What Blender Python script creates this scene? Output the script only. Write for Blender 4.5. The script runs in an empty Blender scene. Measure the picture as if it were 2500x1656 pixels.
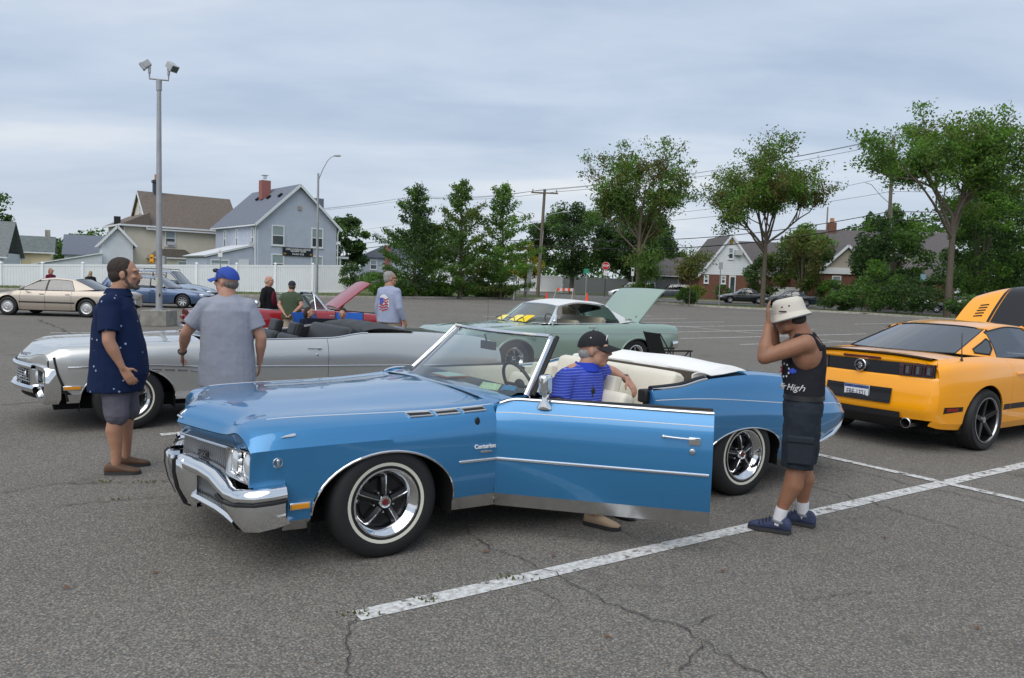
import bpy, bmesh, math, random
from mathutils import Vector, Matrix, Euler
pi = math.pi
rad = math.radians
SC = bpy.context.scene
COL = SC.collection
RND = random.Random(7)

# ------------------------------------------------------------------ camera
cd = bpy.data.cameras.new('camera')
cam = bpy.data.objects.new('camera', cd); COL.objects.link(cam)
cd.sensor_width = 36.0; cd.lens = 27.46; cd.clip_start = 0.05; cd.clip_end = 3000
CAM_H, PITCH, ROLL = 1.67, math.atan(133/1907.0), rad(1.8)
_f = Vector((0, math.cos(PITCH), -math.sin(PITCH))); _u = Vector((0, math.sin(PITCH), math.cos(PITCH))); _r = Vector((1, 0, 0))
_R = _r*math.cos(ROLL)+_u*math.sin(ROLL); _U = _u*math.cos(ROLL)-_r*math.sin(ROLL)
cam.matrix_world = Matrix(((_R.x, _U.x, -_f.x, 0), (_R.y, _U.y, -_f.y, 0), (_R.z, _U.z, -_f.z, CAM_H), (0, 0, 0, 1)))
SC.camera = cam
SC.render.resolution_x = 1024; SC.render.resolution_y = 678

# ------------------------------------------------------------------ world: overcast daylight
SUN_EL, SUN_AZ = 52, 205      # elevation, compass bearing the light comes from (0 = +Y, clockwise)
w = bpy.data.worlds.new('World'); SC.world = w; w.use_nodes = True
nt = w.node_tree; nt.nodes.clear()
def wn(t, **k):
 n = nt.nodes.new(t)
 for a, b in k.items(): setattr(n, a, b)
 return n
out = wn('ShaderNodeOutputWorld'); bg = wn('ShaderNodeBackground'); bg.inputs['Strength'].default_value = 0.10
sky = wn('ShaderNodeTexSky', sky_type='NISHITA', sun_disc=False, sun_elevation=rad(SUN_EL), sun_rotation=rad(SUN_AZ), air_density=1.2, dust_density=2.0, ozone_density=1.5)
geo = wn('ShaderNodeTexCoord'); sep = wn('ShaderNodeSeparateXYZ'); nt.links.new(geo.outputs['Generated'], sep.inputs[0])
mz = wn('ShaderNodeMath', operation='MAXIMUM'); nt.links.new(sep.outputs['Z'], mz.inputs[0]); mz.inputs[1].default_value = 0.0
mz2 = wn('ShaderNodeMath', operation='ADD'); nt.links.new(mz.outputs[0], mz2.inputs[0]); mz2.inputs[1].default_value = 0.16
dx = wn('ShaderNodeMath', operation='DIVIDE'); nt.links.new(sep.outputs['X'], dx.inputs[0]); nt.links.new(mz2.outputs[0], dx.inputs[1])
dy = wn('ShaderNodeMath', operation='DIVIDE'); nt.links.new(sep.outputs['Y'], dy.inputs[0]); nt.links.new(mz2.outputs[0], dy.inputs[1])
cmb = wn('ShaderNodeCombineXYZ'); nt.links.new(dx.outputs[0], cmb.inputs[0]); nt.links.new(dy.outputs[0], cmb.inputs[1])
def cloud(scale, seed, detail, rough, sx=1.0, sy=1.0):
 mp = wn('ShaderNodeMapping'); mp.inputs['Location'].default_value = (seed, seed*1.7, 0); mp.inputs['Scale'].default_value = (sx, sy, 1)
 mp.inputs['Rotation'].default_value = (0, 0, rad(20))
 nt.links.new(cmb.outputs[0], mp.inputs[0])
 n = wn('ShaderNodeTexNoise'); n.inputs['Scale'].default_value = scale; n.inputs['Detail'].default_value = detail
 n.inputs['Roughness'].default_value = rough; n.inputs['Distortion'].default_value = 0.35
 nt.links.new(mp.outputs[0], n.inputs['Vector']); return n
def ramp(src, stops):
 r = wn('ShaderNodeValToRGB'); cr = r.color_ramp
 while len(cr.elements) < len(stops): cr.elements.new(0.5)
 for e, (p, c) in zip(cr.elements, stops): e.position = p; e.color = (*c, 1)
 nt.links.new(src, r.inputs[0]); return r
n1 = cloud(0.55, 3.1, 6, 0.55, 0.8, 1.5)
n2 = cloud(1.5, 9.4, 5, 0.5, 0.7, 1.6)
mixn = wn('ShaderNodeMix', data_type='FLOAT'); mixn.inputs[0].default_value = 0.35
nt.links.new(n1.outputs[0], mixn.inputs[2]); nt.links.new(n2.outputs[0], mixn.inputs[3])
CL = 6.75
def cc(r, g, b): return (r*CL, g*CL, b*CL)
crmp = ramp(mixn.outputs[0], [(0.30, (0.40, 0.51, 0.70)), (0.43, (0.53, 0.64, 0.81)), (0.54, (0.67, 0.765, 0.91)), (0.66, (0.95, 0.97, 1.0))])
csc = wn('ShaderNodeVectorMath', operation='SCALE'); csc.inputs[3].default_value = CL; nt.links.new(crmp.outputs[0], csc.inputs[0])
hz = wn('ShaderNodeMapRange'); hz.inputs[1].default_value = 0.0; hz.inputs[2].default_value = 0.22; hz.inputs[3].default_value = 0.60; hz.inputs[4].default_value = 0.0
nt.links.new(mz.outputs[0], hz.inputs[0])
hmix = wn('ShaderNodeMix', data_type='RGBA'); nt.links.new(hz.outputs[0], hmix.inputs[0]); nt.links.new(csc.outputs[0], hmix.inputs[6])
hmix.inputs[7].default_value = (*cc(0.84, 0.89, 0.96), 1)
smix = wn('ShaderNodeMix', data_type='RGBA'); smix.inputs[0].default_value = 0.9
nt.links.new(sky.outputs[0], smix.inputs[6]); nt.links.new(hmix.outputs[2], smix.inputs[7])
nt.links.new(smix.outputs[2], bg.inputs[0]); nt.links.new(bg.outputs[0], out.inputs[0])
# sun behind thin cloud
sd = bpy.data.lights.new('sun', 'SUN'); sd.energy = 1.45; sd.angle = rad(65); sd.color = (1.0, 0.96, 0.9)
so = bpy.data.objects.new('sun', sd); COL.objects.link(so)
_a, _e = rad(SUN_AZ), rad(SUN_EL)
so.rotation_euler = Vector((math.sin(_a)*math.cos(_e), math.cos(_a)*math.cos(_e), math.sin(_e))).to_track_quat('Z', 'Y').to_euler()
so.location = (0, 0, 40)
vs = SC.view_settings; vs.view_transform = 'Standard'; vs.look = 'None'; vs.gamma = 1; vs.exposure = 0.45; vs.use_curve_mapping = False

# ------------------------------------------------------------------ materials
MATS = {}
def srgb(r, g, b):
 f = lambda c: c/12.92 if c <= 0.04045 else ((c+0.055)/1.055)**2.4
 return (f(r/255), f(g/255), f(b/255))
def mat(name, col, rough=0.5, metal=0.0, coat=0.0, var=0.0, vscale=8.0, bump=0.0, bscale=40.0, trans=0.0, alpha=1.0, emit=None, spec=0.5, ior=1.45, stretch=(1, 1, 1), col2=None, coatr=0.03):
 if name in MATS: return MATS[name]
 m = bpy.data.materials.new(name); m.use_nodes = True; t = m.node_tree; b = t.nodes['Principled BSDF']
 b.inputs['Base Color'].default_value = (*col, 1); b.inputs['Roughness'].default_value = rough; b.inputs['Metallic'].default_value = metal
 b.inputs['Coat Weight'].default_value = coat; b.inputs['Coat Roughness'].default_value = coatr
 b.inputs['Transmission Weight'].default_value = trans; b.inputs['Alpha'].default_value = alpha; b.inputs['IOR'].default_value = ior
 b.inputs['Specular IOR Level'].default_value = spec
 if emit: b.inputs['Emission Color'].default_value = (*emit[0], 1); b.inputs['Emission Strength'].default_value = emit[1]
 if var or bump:
  tc = t.nodes.new('ShaderNodeTexCoord'); mp = t.nodes.new('ShaderNodeMapping'); mp.inputs['Scale'].default_value = stretch
  t.links.new(tc.outputs['Object'], mp.inputs[0])
 if var:
  n = t.nodes.new('ShaderNodeTexNoise'); n.inputs['Scale'].default_value = vscale; n.inputs['Detail'].default_value = 6; n.inputs['Roughness'].default_value = 0.65
  t.links.new(mp.outputs[0], n.inputs['Vector'])
  mr = t.nodes.new('ShaderNodeMapRange'); mr.inputs[1].default_value = 0.3; mr.inputs[2].default_value = 0.7; mr.inputs[3].default_value = 0; mr.inputs[4].default_value = 1
  t.links.new(n.outputs[0], mr.inputs[0])
  mx = t.nodes.new('ShaderNodeMix'); mx.data_type = 'RGBA'
  c2 = col2 or tuple(min(1, c*(1+var)) for c in col); c1 = col if col2 else tuple(c*(1-var) for c in col)
  mx.inputs[6].default_value = (*c1, 1); mx.inputs[7].default_value = (*c2, 1)
  t.links.new(mr.outputs[0], mx.inputs[0]); t.links.new(mx.outputs[2], b.inputs['Base Color'])
 if bump:
  n = t.nodes.new('ShaderNodeTexNoise'); n.inputs['Scale'].default_value = bscale; n.inputs['Detail'].default_value = 4
  t.links.new(mp.outputs[0], n.inputs['Vector'])
  bp = t.nodes.new('ShaderNodeBump'); bp.inputs['Strength'].default_value = bump; bp.inputs['Distance'].default_value = 0.02
  t.links.new(n.outputs[0], bp.inputs['Height']); t.links.new(bp.outputs[0], b.inputs['Normal'])
 MATS[name] = m; return m
def band_mat(name, c1, c2, axis, scale, duty, rough=0.85, var=0.0, wob=0.0):
 """horizontal or vertical stripes of two colours by object coordinate (cloth stripes, siding joints)"""
 if name in MATS: return MATS[name]
 m = mat(name, c1, rough); t = m.node_tree; b = t.nodes['Principled BSDF']
 tc = t.nodes.new('ShaderNodeTexCoord'); sx = t.nodes.new('ShaderNodeSeparateXYZ'); t.links.new(tc.outputs['Object'], sx.inputs[0])
 src = sx.outputs[axis]
 if wob:
  n = t.nodes.new('ShaderNodeTexNoise'); n.inputs['Scale'].default_value = 5; t.links.new(tc.outputs['Object'], n.inputs['Vector'])
  ma = t.nodes.new('ShaderNodeMath'); ma.operation = 'MULTIPLY_ADD'; t.links.new(n.outputs[0], ma.inputs[0]); ma.inputs[1].default_value = wob; t.links.new(src, ma.inputs[2]); src = ma.outputs[0]
 mu = t.nodes.new('ShaderNodeMath'); mu.operation = 'MULTIPLY'; t.links.new(src, mu.inputs[0]); mu.inputs[1].default_value = scale
 fr = t.nodes.new('ShaderNodeMath'); fr.operation = 'FRACT'; t.links.new(mu.outputs[0], fr.inputs[0])
 gt = t.nodes.new('ShaderNodeMath'); gt.operation = 'GREATER_THAN'; t.links.new(fr.outputs[0], gt.inputs[0]); gt.inputs[1].default_value = 1-duty
 mx = t.nodes.new('ShaderNodeMix'); mx.data_type = 'RGBA'; mx.inputs[6].default_value = (*c1, 1); mx.inputs[7].default_value = (*c2, 1)
 t.links.new(gt.outputs[0], mx.inputs[0]); t.links.new(mx.outputs[2], b.inputs['Base Color'])
 if var:
  n2 = t.nodes.new('ShaderNodeTexNoise'); n2.inputs['Scale'].default_value = 1.2; n2.inputs['Detail'].default_value = 6
  t.links.new(tc.outputs['Object'], n2.inputs['Vector'])
  hs = t.nodes.new('ShaderNodeHueSaturation'); mr = t.nodes.new('ShaderNodeMapRange'); mr.inputs[1].default_value = .3; mr.inputs[2].default_value = .7; mr.inputs[3].default_value = 1-var; mr.inputs[4].default_value = 1+var
  t.links.new(n2.outputs[0], mr.inputs[0]); t.links.new(mr.outputs[0], hs.inputs['Value']); t.links.new(mx.outputs[2], hs.inputs['Color']); t.links.new(hs.outputs[0], b.inputs['Base Color'])
 return m
def glass_mat(name, tint, alpha=0.3, rough=0.02):
 """thin window glass: tinted see-through plus mirror reflection"""
 if name in MATS: return MATS[name]
 m = bpy.data.materials.new(name); m.use_nodes = True; t = m.node_tree; t.nodes.clear()
 o = t.nodes.new('ShaderNodeOutputMaterial'); tr = t.nodes.new('ShaderNodeBsdfTransparent'); gl = t.nodes.new('ShaderNodeBsdfGlossy'); mx = t.nodes.new('ShaderNodeMixShader'); fr = t.nodes.new('ShaderNodeFresnel')
 tr.inputs[0].default_value = (*tint, 1); gl.inputs['Roughness'].default_value = rough; gl.inputs[0].default_value = (1, 1, 1, 1)
 fr.inputs[0].default_value = 1.5
 ad = t.nodes.new('ShaderNodeMath'); ad.operation = 'MULTIPLY_ADD'; ad.inputs[1].default_value = 1.15; ad.inputs[2].default_value = alpha*0.1
 t.links.new(fr.outputs[0], ad.inputs[0]); t.links.new(ad.outputs[0], mx.inputs[0]); t.links.new(tr.outputs[0], mx.inputs[1]); t.links.new(gl.outputs[0], mx.inputs[2]); t.links.new(mx.outputs[0], o.inputs[0])
 MATS[name] = m; return m
CHROME = mat('chrome', (0.78, 0.79, 0.8), 0.07, 1.0)
CHROME2 = mat('dull_chrome', (0.62, 0.63, 0.64), 0.22, 1.0)
BLACK = mat('black_rubber', (0.012, 0.012, 0.013), 0.6)
TYRE = mat('tyre_rubber', (0.016, 0.016, 0.017), 0.62, bump=0.15, bscale=90)
DARK = mat('dark_cavity', (0.006, 0.006, 0.007), 0.9)
BLACKP = mat('black_plastic', (0.018, 0.018, 0.02), 0.42)
AMBER = mat('amber_lens', (0.75, 0.30, 0.015), 0.15, coat=0.5)
REDL = mat('red_lens', (0.25, 0.01, 0.012), 0.12, coat=0.6)
WHITEW = mat('whitewall_rubber', (0.66, 0.64, 0.54), 0.6)
GLASS = glass_mat('window_glass', (0.72, 0.80, 0.78))
GLASSD = glass_mat('tinted_glass', (0.26, 0.31, 0.32), 1.0)
LENS = mat('headlamp_glass', (0.75, 0.78, 0.8), 0.05, 0.55, coat=1.0, bump=0.12, bscale=60)
WHITE = mat('white_paint', (0.78, 0.79, 0.8), 0.45)

# ------------------------------------------------------------------ mesh builder
class MB:
 def __init__(s): s.v = []; s.f = []
 def add(s, vs, fs):
  o = len(s.v); s.v += [tuple(p) for p in vs]; s.f += [tuple(i+o for i in f) for f in fs]; return s
 def box(s, c, d, R=None):
  hx, hy, hz = d[0]/2, d[1]/2, d[2]/2
  vs = [Vector((sx*hx, sy*hy, sz*hz)) for sx in (-1, 1) for sy in (-1, 1) for sz in (-1, 1)]
  if R is not None: vs = [R @ p for p in vs]
  C = Vector(c); vs = [p+C for p in vs]
  return s.add(vs, [(0, 1, 3, 2), (4, 6, 7, 5), (0, 4, 5, 1), (2, 3, 7, 6), (0, 2, 6, 4), (1, 5, 7, 3)])
 def bar(s, a, b, w, h, up=(0, 0, 1)):
  a = Vector(a); b = Vector(b); d = (b-a); L = d.length; d.normalize(); u = Vector(up)
  sd_ = d.cross(u)
  if sd_.length < 1e-5: sd_ = d.cross(Vector((0, 1, 0)))
  sd_.normalize(); u = sd_.cross(d)
  R = Matrix((d, sd_, u)).transposed()
  return s.box((a+b)/2, (L, w, h), R)
 def tube(s, path, r, n=8, caps=True, closed=False, flat=None, up=None):
  P = [Vector(p) for p in path]; m = len(P)
  rs = r if isinstance(r, (list, tuple)) else [r]*m
  vs = []; prev = None
  for i in range(m):
   if closed: d = P[(i+1) % m]-P[i-1]
   else: d = P[min(i+1, m-1)]-P[max(i-1, 0)]
   if d.length < 1e-9: d = Vector((0, 0, 1))
   d.normalize()
   if prev is None:
    a = Vector(up) if up else (Vector((0, 0, 1)) if abs(d.z) < 0.9 else Vector((1, 0, 0)))
   else: a = prev
   if up: a = Vector(up)
   x = a-d*a.dot(d)
   if x.length < 1e-6: x = d.orthogonal()
   x.normalize(); y = d.cross(x); prev = x
   for k in range(n):
    t = 2*pi*k/n; ca, sa = math.cos(t), math.sin(t)
    fx, fy = flat if flat else (1, 1)
    vs.append(P[i]+x*(ca*rs[i]*fx)+y*(sa*rs[i]*fy))
  fs = []
  for i in range(m if closed else m-1):
   j = (i+1) % m
   for k in range(n): fs.append((i*n+k, i*n+(k+1) % n, j*n+(k+1) % n, j*n+k))
  if caps and not closed: fs.append(tuple(range(n-1, -1, -1))); fs.append(tuple((m-1)*n+k for k in range(n)))
  return s.add(vs, fs)
 def lathe(s, prof, M=None, n=32, a0=0, a1=2*pi):
  """prof = [(radius, height)], axis = local z of matrix M"""
  full = abs(a1-a0-2*pi) < 1e-6; k = n if full else n+1
  vs = [];
  for (r, h) in prof:
   for i in range(k):
    t = a0+(a1-a0)*i/n; p = Vector((r*math.cos(t), r*math.sin(t), h)); vs.append(M @ p if M else p)
  fs = []
  for j in range(len(prof)-1):
   for i in range(n):
    i2 = (i+1) % k; fs.append((j*k+i, j*k+i2, (j+1)*k+i2, (j+1)*k+i))
  return s.add(vs, fs)
 def grid(s, G, flip=False, cu=False, cv=False):
  m = len(G); n = len(G[0]); vs = [p for row in G for p in row]; fs = []
  for i in range(m if cu else m-1):
   for j in range(n if cv else n-1):
    a, b, c, d = i*n+j, i*n+(j+1) % n, ((i+1) % m)*n+(j+1) % n, ((i+1) % m)*n+j
    fs.append((a, d, c, b) if flip else (a, b, c, d))
  return s.add(vs, fs)
 def prism(s, poly, f0, f1):
  """poly of 2-D points, f0/f1 map (u,v) to the two end caps"""
  n = len(poly); vs = [f0(*p) for p in poly]+[f1(*p) for p in poly]
  fs = [tuple(range(n-1, -1, -1)), tuple(range(n, 2*n))]+[(i, (i+1) % n, n+(i+1) % n, n+i) for i in range(n)]
  return s.add(vs, fs)
 def ell(s, c, r, n=16, m=10, R=None):
  C = Vector(c); vs = [];
  for j in range(m+1):
   ph = pi*j/m
   for i in range(n):
    t = 2*pi*i/n; p = Vector((r[0]*math.sin(ph)*math.cos(t), r[1]*math.sin(ph)*math.sin(t), r[2]*math.cos(ph)))
    vs.append((R @ p if R else p)+C)
  fs = [(j*n+i, (j+1)*n+i, (j+1)*n+(i+1) % n, j*n+(i+1) % n) for j in range(m) for i in range(n)]
  return s.add(vs, fs)
 def build(s, name, m, parent=None, smooth=35, bevel=0, solid=0, subsurf=0, merge=False, loc=None, rot=None, soff=-1, bseg=2):
  me = bpy.data.meshes.new(name); me.from_pydata(s.v, [], s.f)
  if merge:
   b = bmesh.new(); b.from_mesh(me); bmesh.ops.remove_doubles(b, verts=b.verts, dist=1e-4)
   if merge == 2: bmesh.ops.recalc_face_normals(b, faces=b.faces)
   b.to_mesh(me); b.free()
  me.validate()
  ms = m if isinstance(m, (list, tuple)) else [m]
  for q in ms: me.materials.append(q)
  if smooth:
   me.polygons.foreach_set('use_smooth', [True]*len(me.polygons))
   if smooth < 180: me.set_sharp_from_angle(angle=rad(smooth))
  me.update()
  o = bpy.data.objects.new(name, me); COL.objects.link(o)
  if parent: o.parent = parent
  if loc: o.location = loc
  if rot: o.rotation_euler = rot
  if solid:
   q = o.modifiers.new('solid', 'SOLIDIFY'); q.thickness = solid; q.offset = soff
   q = o.modifiers.new('split', 'EDGE_SPLIT'); q.split_angle = rad(max(30, smooth or 30)); q.use_edge_sharp = True
  if bevel:
   q = o.modifiers.new('bevel', 'BEVEL'); q.width = bevel; q.segments = bseg; q.limit_method = 'ANGLE'; q.angle_limit = rad(40); q.harden_normals = False
  if subsurf:
   q = o.modifiers.new('sub', 'SUBSURF'); q.levels = subsurf; q.render_levels = subsurf
  return o
def tag(o, label, cat=None, group=None, kind=None):
 if label: o['label'] = label
 if cat: o['category'] = cat
 if group: o['group'] = group
 if kind: o['kind'] = kind
 return o
def thing(name, label, cat, loc=(0, 0, 0), rz=0, group=None):
 o = bpy.data.objects.new(name, None); COL.objects.link(o); o.location = loc; o.rotation_euler = (0, 0, rz); o.empty_display_size = 0.2
 return tag(o, label, cat, group)
def struct(o): o['kind'] = 'structure'; return o
def copy_tree(o, parent=None):
 c = o.copy(); COL.objects.link(c)
 if parent: c.parent = parent
 for ch in list(o.children): copy_tree(ch, c)
 return c
def text(name, s, size, m, parent, M, extrude=0.002, align='CENTER', sx=1.0, shear=0.0, bold=0.0):
 cu = bpy.data.curves.new('tmp', 'FONT'); cu.body = s; cu.size = size; cu.extrude = extrude; cu.align_x = align; cu.align_y = 'CENTER'; cu.shear = shear; cu.offset = bold; cu.resolution_u = 3
 to = bpy.data.objects.new('tmp', cu); me = bpy.data.meshes.new_from_object(to); bpy.data.objects.remove(to)
 me.name = name; me.materials.clear(); me.materials.append(m); me.transform(M @ Matrix.Diagonal((sx, 1, 1, 1)))
 o = bpy.data.objects.new(name, me); COL.objects.link(o)
 if parent: o.parent = parent
 return o
def frame(origin, xdir, ydir):
 """matrix with local x, y along the given directions"""
 x = Vector(xdir).normalized(); y = Vector(ydir); z = x.cross(y).normalized(); y = z.cross(x)
 M = Matrix((x, y, z)).transposed().to_4x4(); M.translation = Vector(origin); return M
def zg(y): return max(0.0, (y-28)*0.0105)     # the lot rises gently towards the street
# ------------------------------------------------------------------ car body lofting
def lerp(a, b, t): return a+(b-a)*t
def pchip(xs, ys):
 n = len(xs)
 if n == 1: return lambda x: ys[0]
 h = [xs[i+1]-xs[i] for i in range(n-1)]; d = [(ys[i+1]-ys[i])/h[i] for i in range(n-1)]
 m = [d[0]]+[0]*(n-2)+[d[-1]]
 for i in range(1, n-1):
  if d[i-1]*d[i] > 0:
   w1, w2 = 2*h[i]+h[i-1], h[i]+2*h[i-1]; m[i] = (w1+w2)/(w1/d[i-1]+w2/d[i])
 def f(x):
  if x <= xs[0]: return ys[0]+0*(x-xs[0])
  if x >= xs[-1]: return ys[-1]
  i = 0
  while x > xs[i+1]: i += 1
  t = (x-xs[i])/h[i]; a, b = ys[i], ys[i+1]
  return a*(1+2*t)*(1-t)**2+m[i]*h[i]*t*(1-t)**2+b*t*t*(3-2*t)+m[i+1]*h[i]*t*t*(t-1)
 return f
class Body:
 def __init__(s, secs, sharp, seg, shoulder, arches=(), warp=None, dxmax=0.07):
  secs = sorted(secs, key=lambda q: q[0]); xs = [q[0] for q in secs]; s.N = len(secs[0][1])
  s.fy = [pchip(xs, [q[1][k][0] for q in secs]) for k in range(s.N)]
  s.fz = [pchip(xs, [q[1][k][1] for q in secs]) for k in range(s.N)]
  s.sharp = set(sharp); s.seg = seg; s.sh = shoulder; s.arches = arches; s.warp = warp or (lambda x, y, z: (x, y, z)); s.x0, s.x1 = xs[0], xs[-1]; s.dx = dxmax
  s.row = [0]
  for q in seg: s.row.append(s.row[-1]+q)
 def prof(s, x, clip=True):
  P = [(s.fy[k](x), s.fz[k](x)) for k in range(s.N)]; n = s.N
  h = [max(1e-4, math.dist(P[i], P[i+1])) for i in range(n-1)]
  D = [((P[i+1][0]-P[i][0])/h[i], (P[i+1][1]-P[i][1])/h[i]) for i in range(n-1)]
  out = [P[0]]
  def tan(k, side):
   if k == 0: return D[0]
   if k == n-1: return (-1, 0) if abs(P[k][0]) < 1e-3 else D[-1]
   if k in s.sharp: return D[k-1] if side == 0 else D[k]
   a, b = h[k-1], h[k]; return tuple((a*D[k][i]+b*D[k-1][i])/(a+b) for i in (0, 1))
  for k in range(n-1):
   a, b = P[k], P[k+1]; ta, tb = tan(k, 1), tan(k+1, 0); H = h[k]
   for q in range(1, s.seg[k]+1):
    t = q/s.seg[k]; c = [(1+2*t)*(1-t)**2, t*(1-t)**2*H, t*t*(3-2*t), t*t*(t-1)*H]
    out.append(tuple(a[i]*c[0]+ta[i]*c[1]+b[i]*c[2]+tb[i]*c[3] for i in (0, 1)))
  if clip:
   za = s.zarch(x)
   if za is not None:
    R = s.row[s.sh]; j = 0
    while j < R and out[j+1][1] < za: j += 1
    if out[j][1] < za:
     a, b = out[j], out[j+1]; t = (za-a[1])/max(1e-6, b[1]-a[1]); pt = (a[0]+(b[0]-a[0])*t, za)
     for q in range(j+1): out[q] = pt
  return out
 def zarch(s, x):
  for (xc, zc, a, b) in s.arches:
   d = abs(x-xc)/a
   if d <= 1.0: return zc+b*math.sqrt(max(0, 1-d*d))
  return None
 def stations(s, a, b):
  L = [a, b]+list(getattr(s, 'extra', ()))
  for (xc, zc, A, B) in s.arches:
   for q in range(17):
    t = pi*q/16; L.append(xc+A*math.cos(t)*(0.99999))
   L += [xc-A-0.002, xc+A+0.002]
  n = int((s.x1-s.x0)/s.dx)+1
  L += [s.x0+(s.x1-s.x0)*i/n for i in range(n+1)]
  L = sorted(q for q in L if a-1e-9 <= q <= b+1e-9); o = [L[0]]
  for q in L[1:]:
   if q-o[-1] > 0.0008: o.append(q)
  o[-1] = b
  return o
 def pt(s, x, k, side=1, t=0.0, off=0.0):
  """surface point at control row k (+ fraction t), pushed out by off"""
  P = s.prof(x, False); r = s.row[k]+t*(s.seg[k] if k < s.N-1 else 0); i = min(int(r), len(P)-2); f = r-i
  a, b = P[i], P[i+1]; y, z = a[0]+(b[0]-a[0])*f, a[1]+(b[1]-a[1])*f
  ny, nz = b[1]-a[1], a[0]-b[0]; L = math.hypot(ny, nz) or 1
  y += ny/L*off; z += nz/L*off
  X, Y, Z = s.warp(x, y, z); return Vector((X, Y*side, Z))
 def ptz(s, x, z, side=1, off=0.0):
  """point on the side at height z"""
  P = s.prof(x, False); R = s.row[s.sh]; i = 0
  while i < R-1 and P[i+1][1] < z: i += 1
  a, b = P[i], P[i+1]; t = (z-a[1])/max(1e-6, b[1]-a[1]); y = a[0]+(b[0]-a[0])*t
  ny, nz = b[1]-a[1], a[0]-b[0]; L = math.hypot(ny, nz) or 1
  X, Y, Z = s.warp(x, y+ny/L*off, z+nz/L*off); return Vector((X, Y*side, Z))
 def panel(s, name, m, parent, x0, x1, k0, k1, side=1, both=False, gap=0.003, solid=0.016, origin=None, rot=None, t0=0.0, t1=0.0):
  xs = s.stations(x0+gap, x1-gap); j0 = s.row[k0]+int(round(t0*s.seg[min(k0, s.N-2)])); j1 = s.row[k1]+int(round(t1*s.seg[min(k1, s.N-2)])) if k1 < s.N else s.row[-1]
  mb = MB(); O = Vector(origin) if origin else Vector((0, 0, 0))
  for sd_ in ((1, -1) if both else (side,)):
   G = []
   for x in xs:
    P = s.prof(x)[j0:j1+1]
    row = []
    for (y, z) in P:
     X, Y, Z = s.warp(x, y, z); row.append(Vector((X, Y*sd_, Z))-O)
    G.append(row)
   mb.grid(G, flip=(sd_ < 0))
  return mb.build(name, m, parent, smooth=28, merge=True, solid=solid, loc=origin, rot=rot)
 def line(s, name, m, parent, x0, x1, k=None, z=None, side=1, r=0.006, flat=(1, 0.5), off=0.002, t=0.0, n=24, origin=None, rot=None, rend=None):
  O = Vector(origin) if origin else Vector((0, 0, 0)); path = []
  for i in range(n+1):
   x = x0+(x1-x0)*i/n
   zz = z(x) if callable(z) else z
   p = s.pt(x, k, side, t, off) if z is None else s.ptz(x, zz, side, off)
   path.append(p-O)
  rs = [r]*(n+1)
  if rend: rs[0] = r*rend; rs[-1] = r*rend
  mb = MB(); mb.tube(path, rs, 8, flat=flat, up=(0, 0, 1)); return mb.build(name, m, parent, loc=origin, rot=rot)
 def arch_trim(s, name, m, parent, i, side=1, r=0.008):
  xc, zc, a, b = s.arches[i]; path = []
  for q in range(25):
   t = pi*q/24; x = xc+a*math.cos(t)*0.9999; z = zc+b*math.sin(t)
   path.append(s.ptz(x, z, side, 0.001))
  mb = MB(); mb.tube(path, r, 6); return mb.build(name, m, parent)
 def liner(s, name, parent, i, side=1, depth=0.34):
  """dark wheel house behind the arch"""
  xc, zc, a, b = s.arches[i]; G = []
  for q in range(17):
   t = pi*q/16; x = xc+a*math.cos(t)*0.9999; z = zc+b*math.sin(t); p = s.ptz(x, z, side, 0)
   G.append([p+Vector((0, -side*0.012, 0)), Vector((p.x, p.y-side*depth, p.z+0.06))])
  p0, p1 = G[0], G[-1]
  G = [[Vector((p0[0].x, p0[0].y, 0.2)), Vector((p0[1].x, p0[1].y, 0.2))]]+G+[[Vector((p1[0].x, p1[0].y, 0.2)), Vector((p1[1].x, p1[1].y, 0.2))]]
  mb = MB(); mb.grid(G)
  back = [g[1] for g in G]; mb.add(back, [tuple(range(len(back)))])
  return mb.build(name, DARK, parent)
def under(parent, x0, x1, hw, z0=0.2, z1=0.34, name='underbody'):
 mb = MB(); mb.box(((x0+x1)/2, 0, (z0+z1)/2), (x1-x0, 2*hw, z1-z0)); return mb.build(name, DARK, parent, smooth=0)

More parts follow.
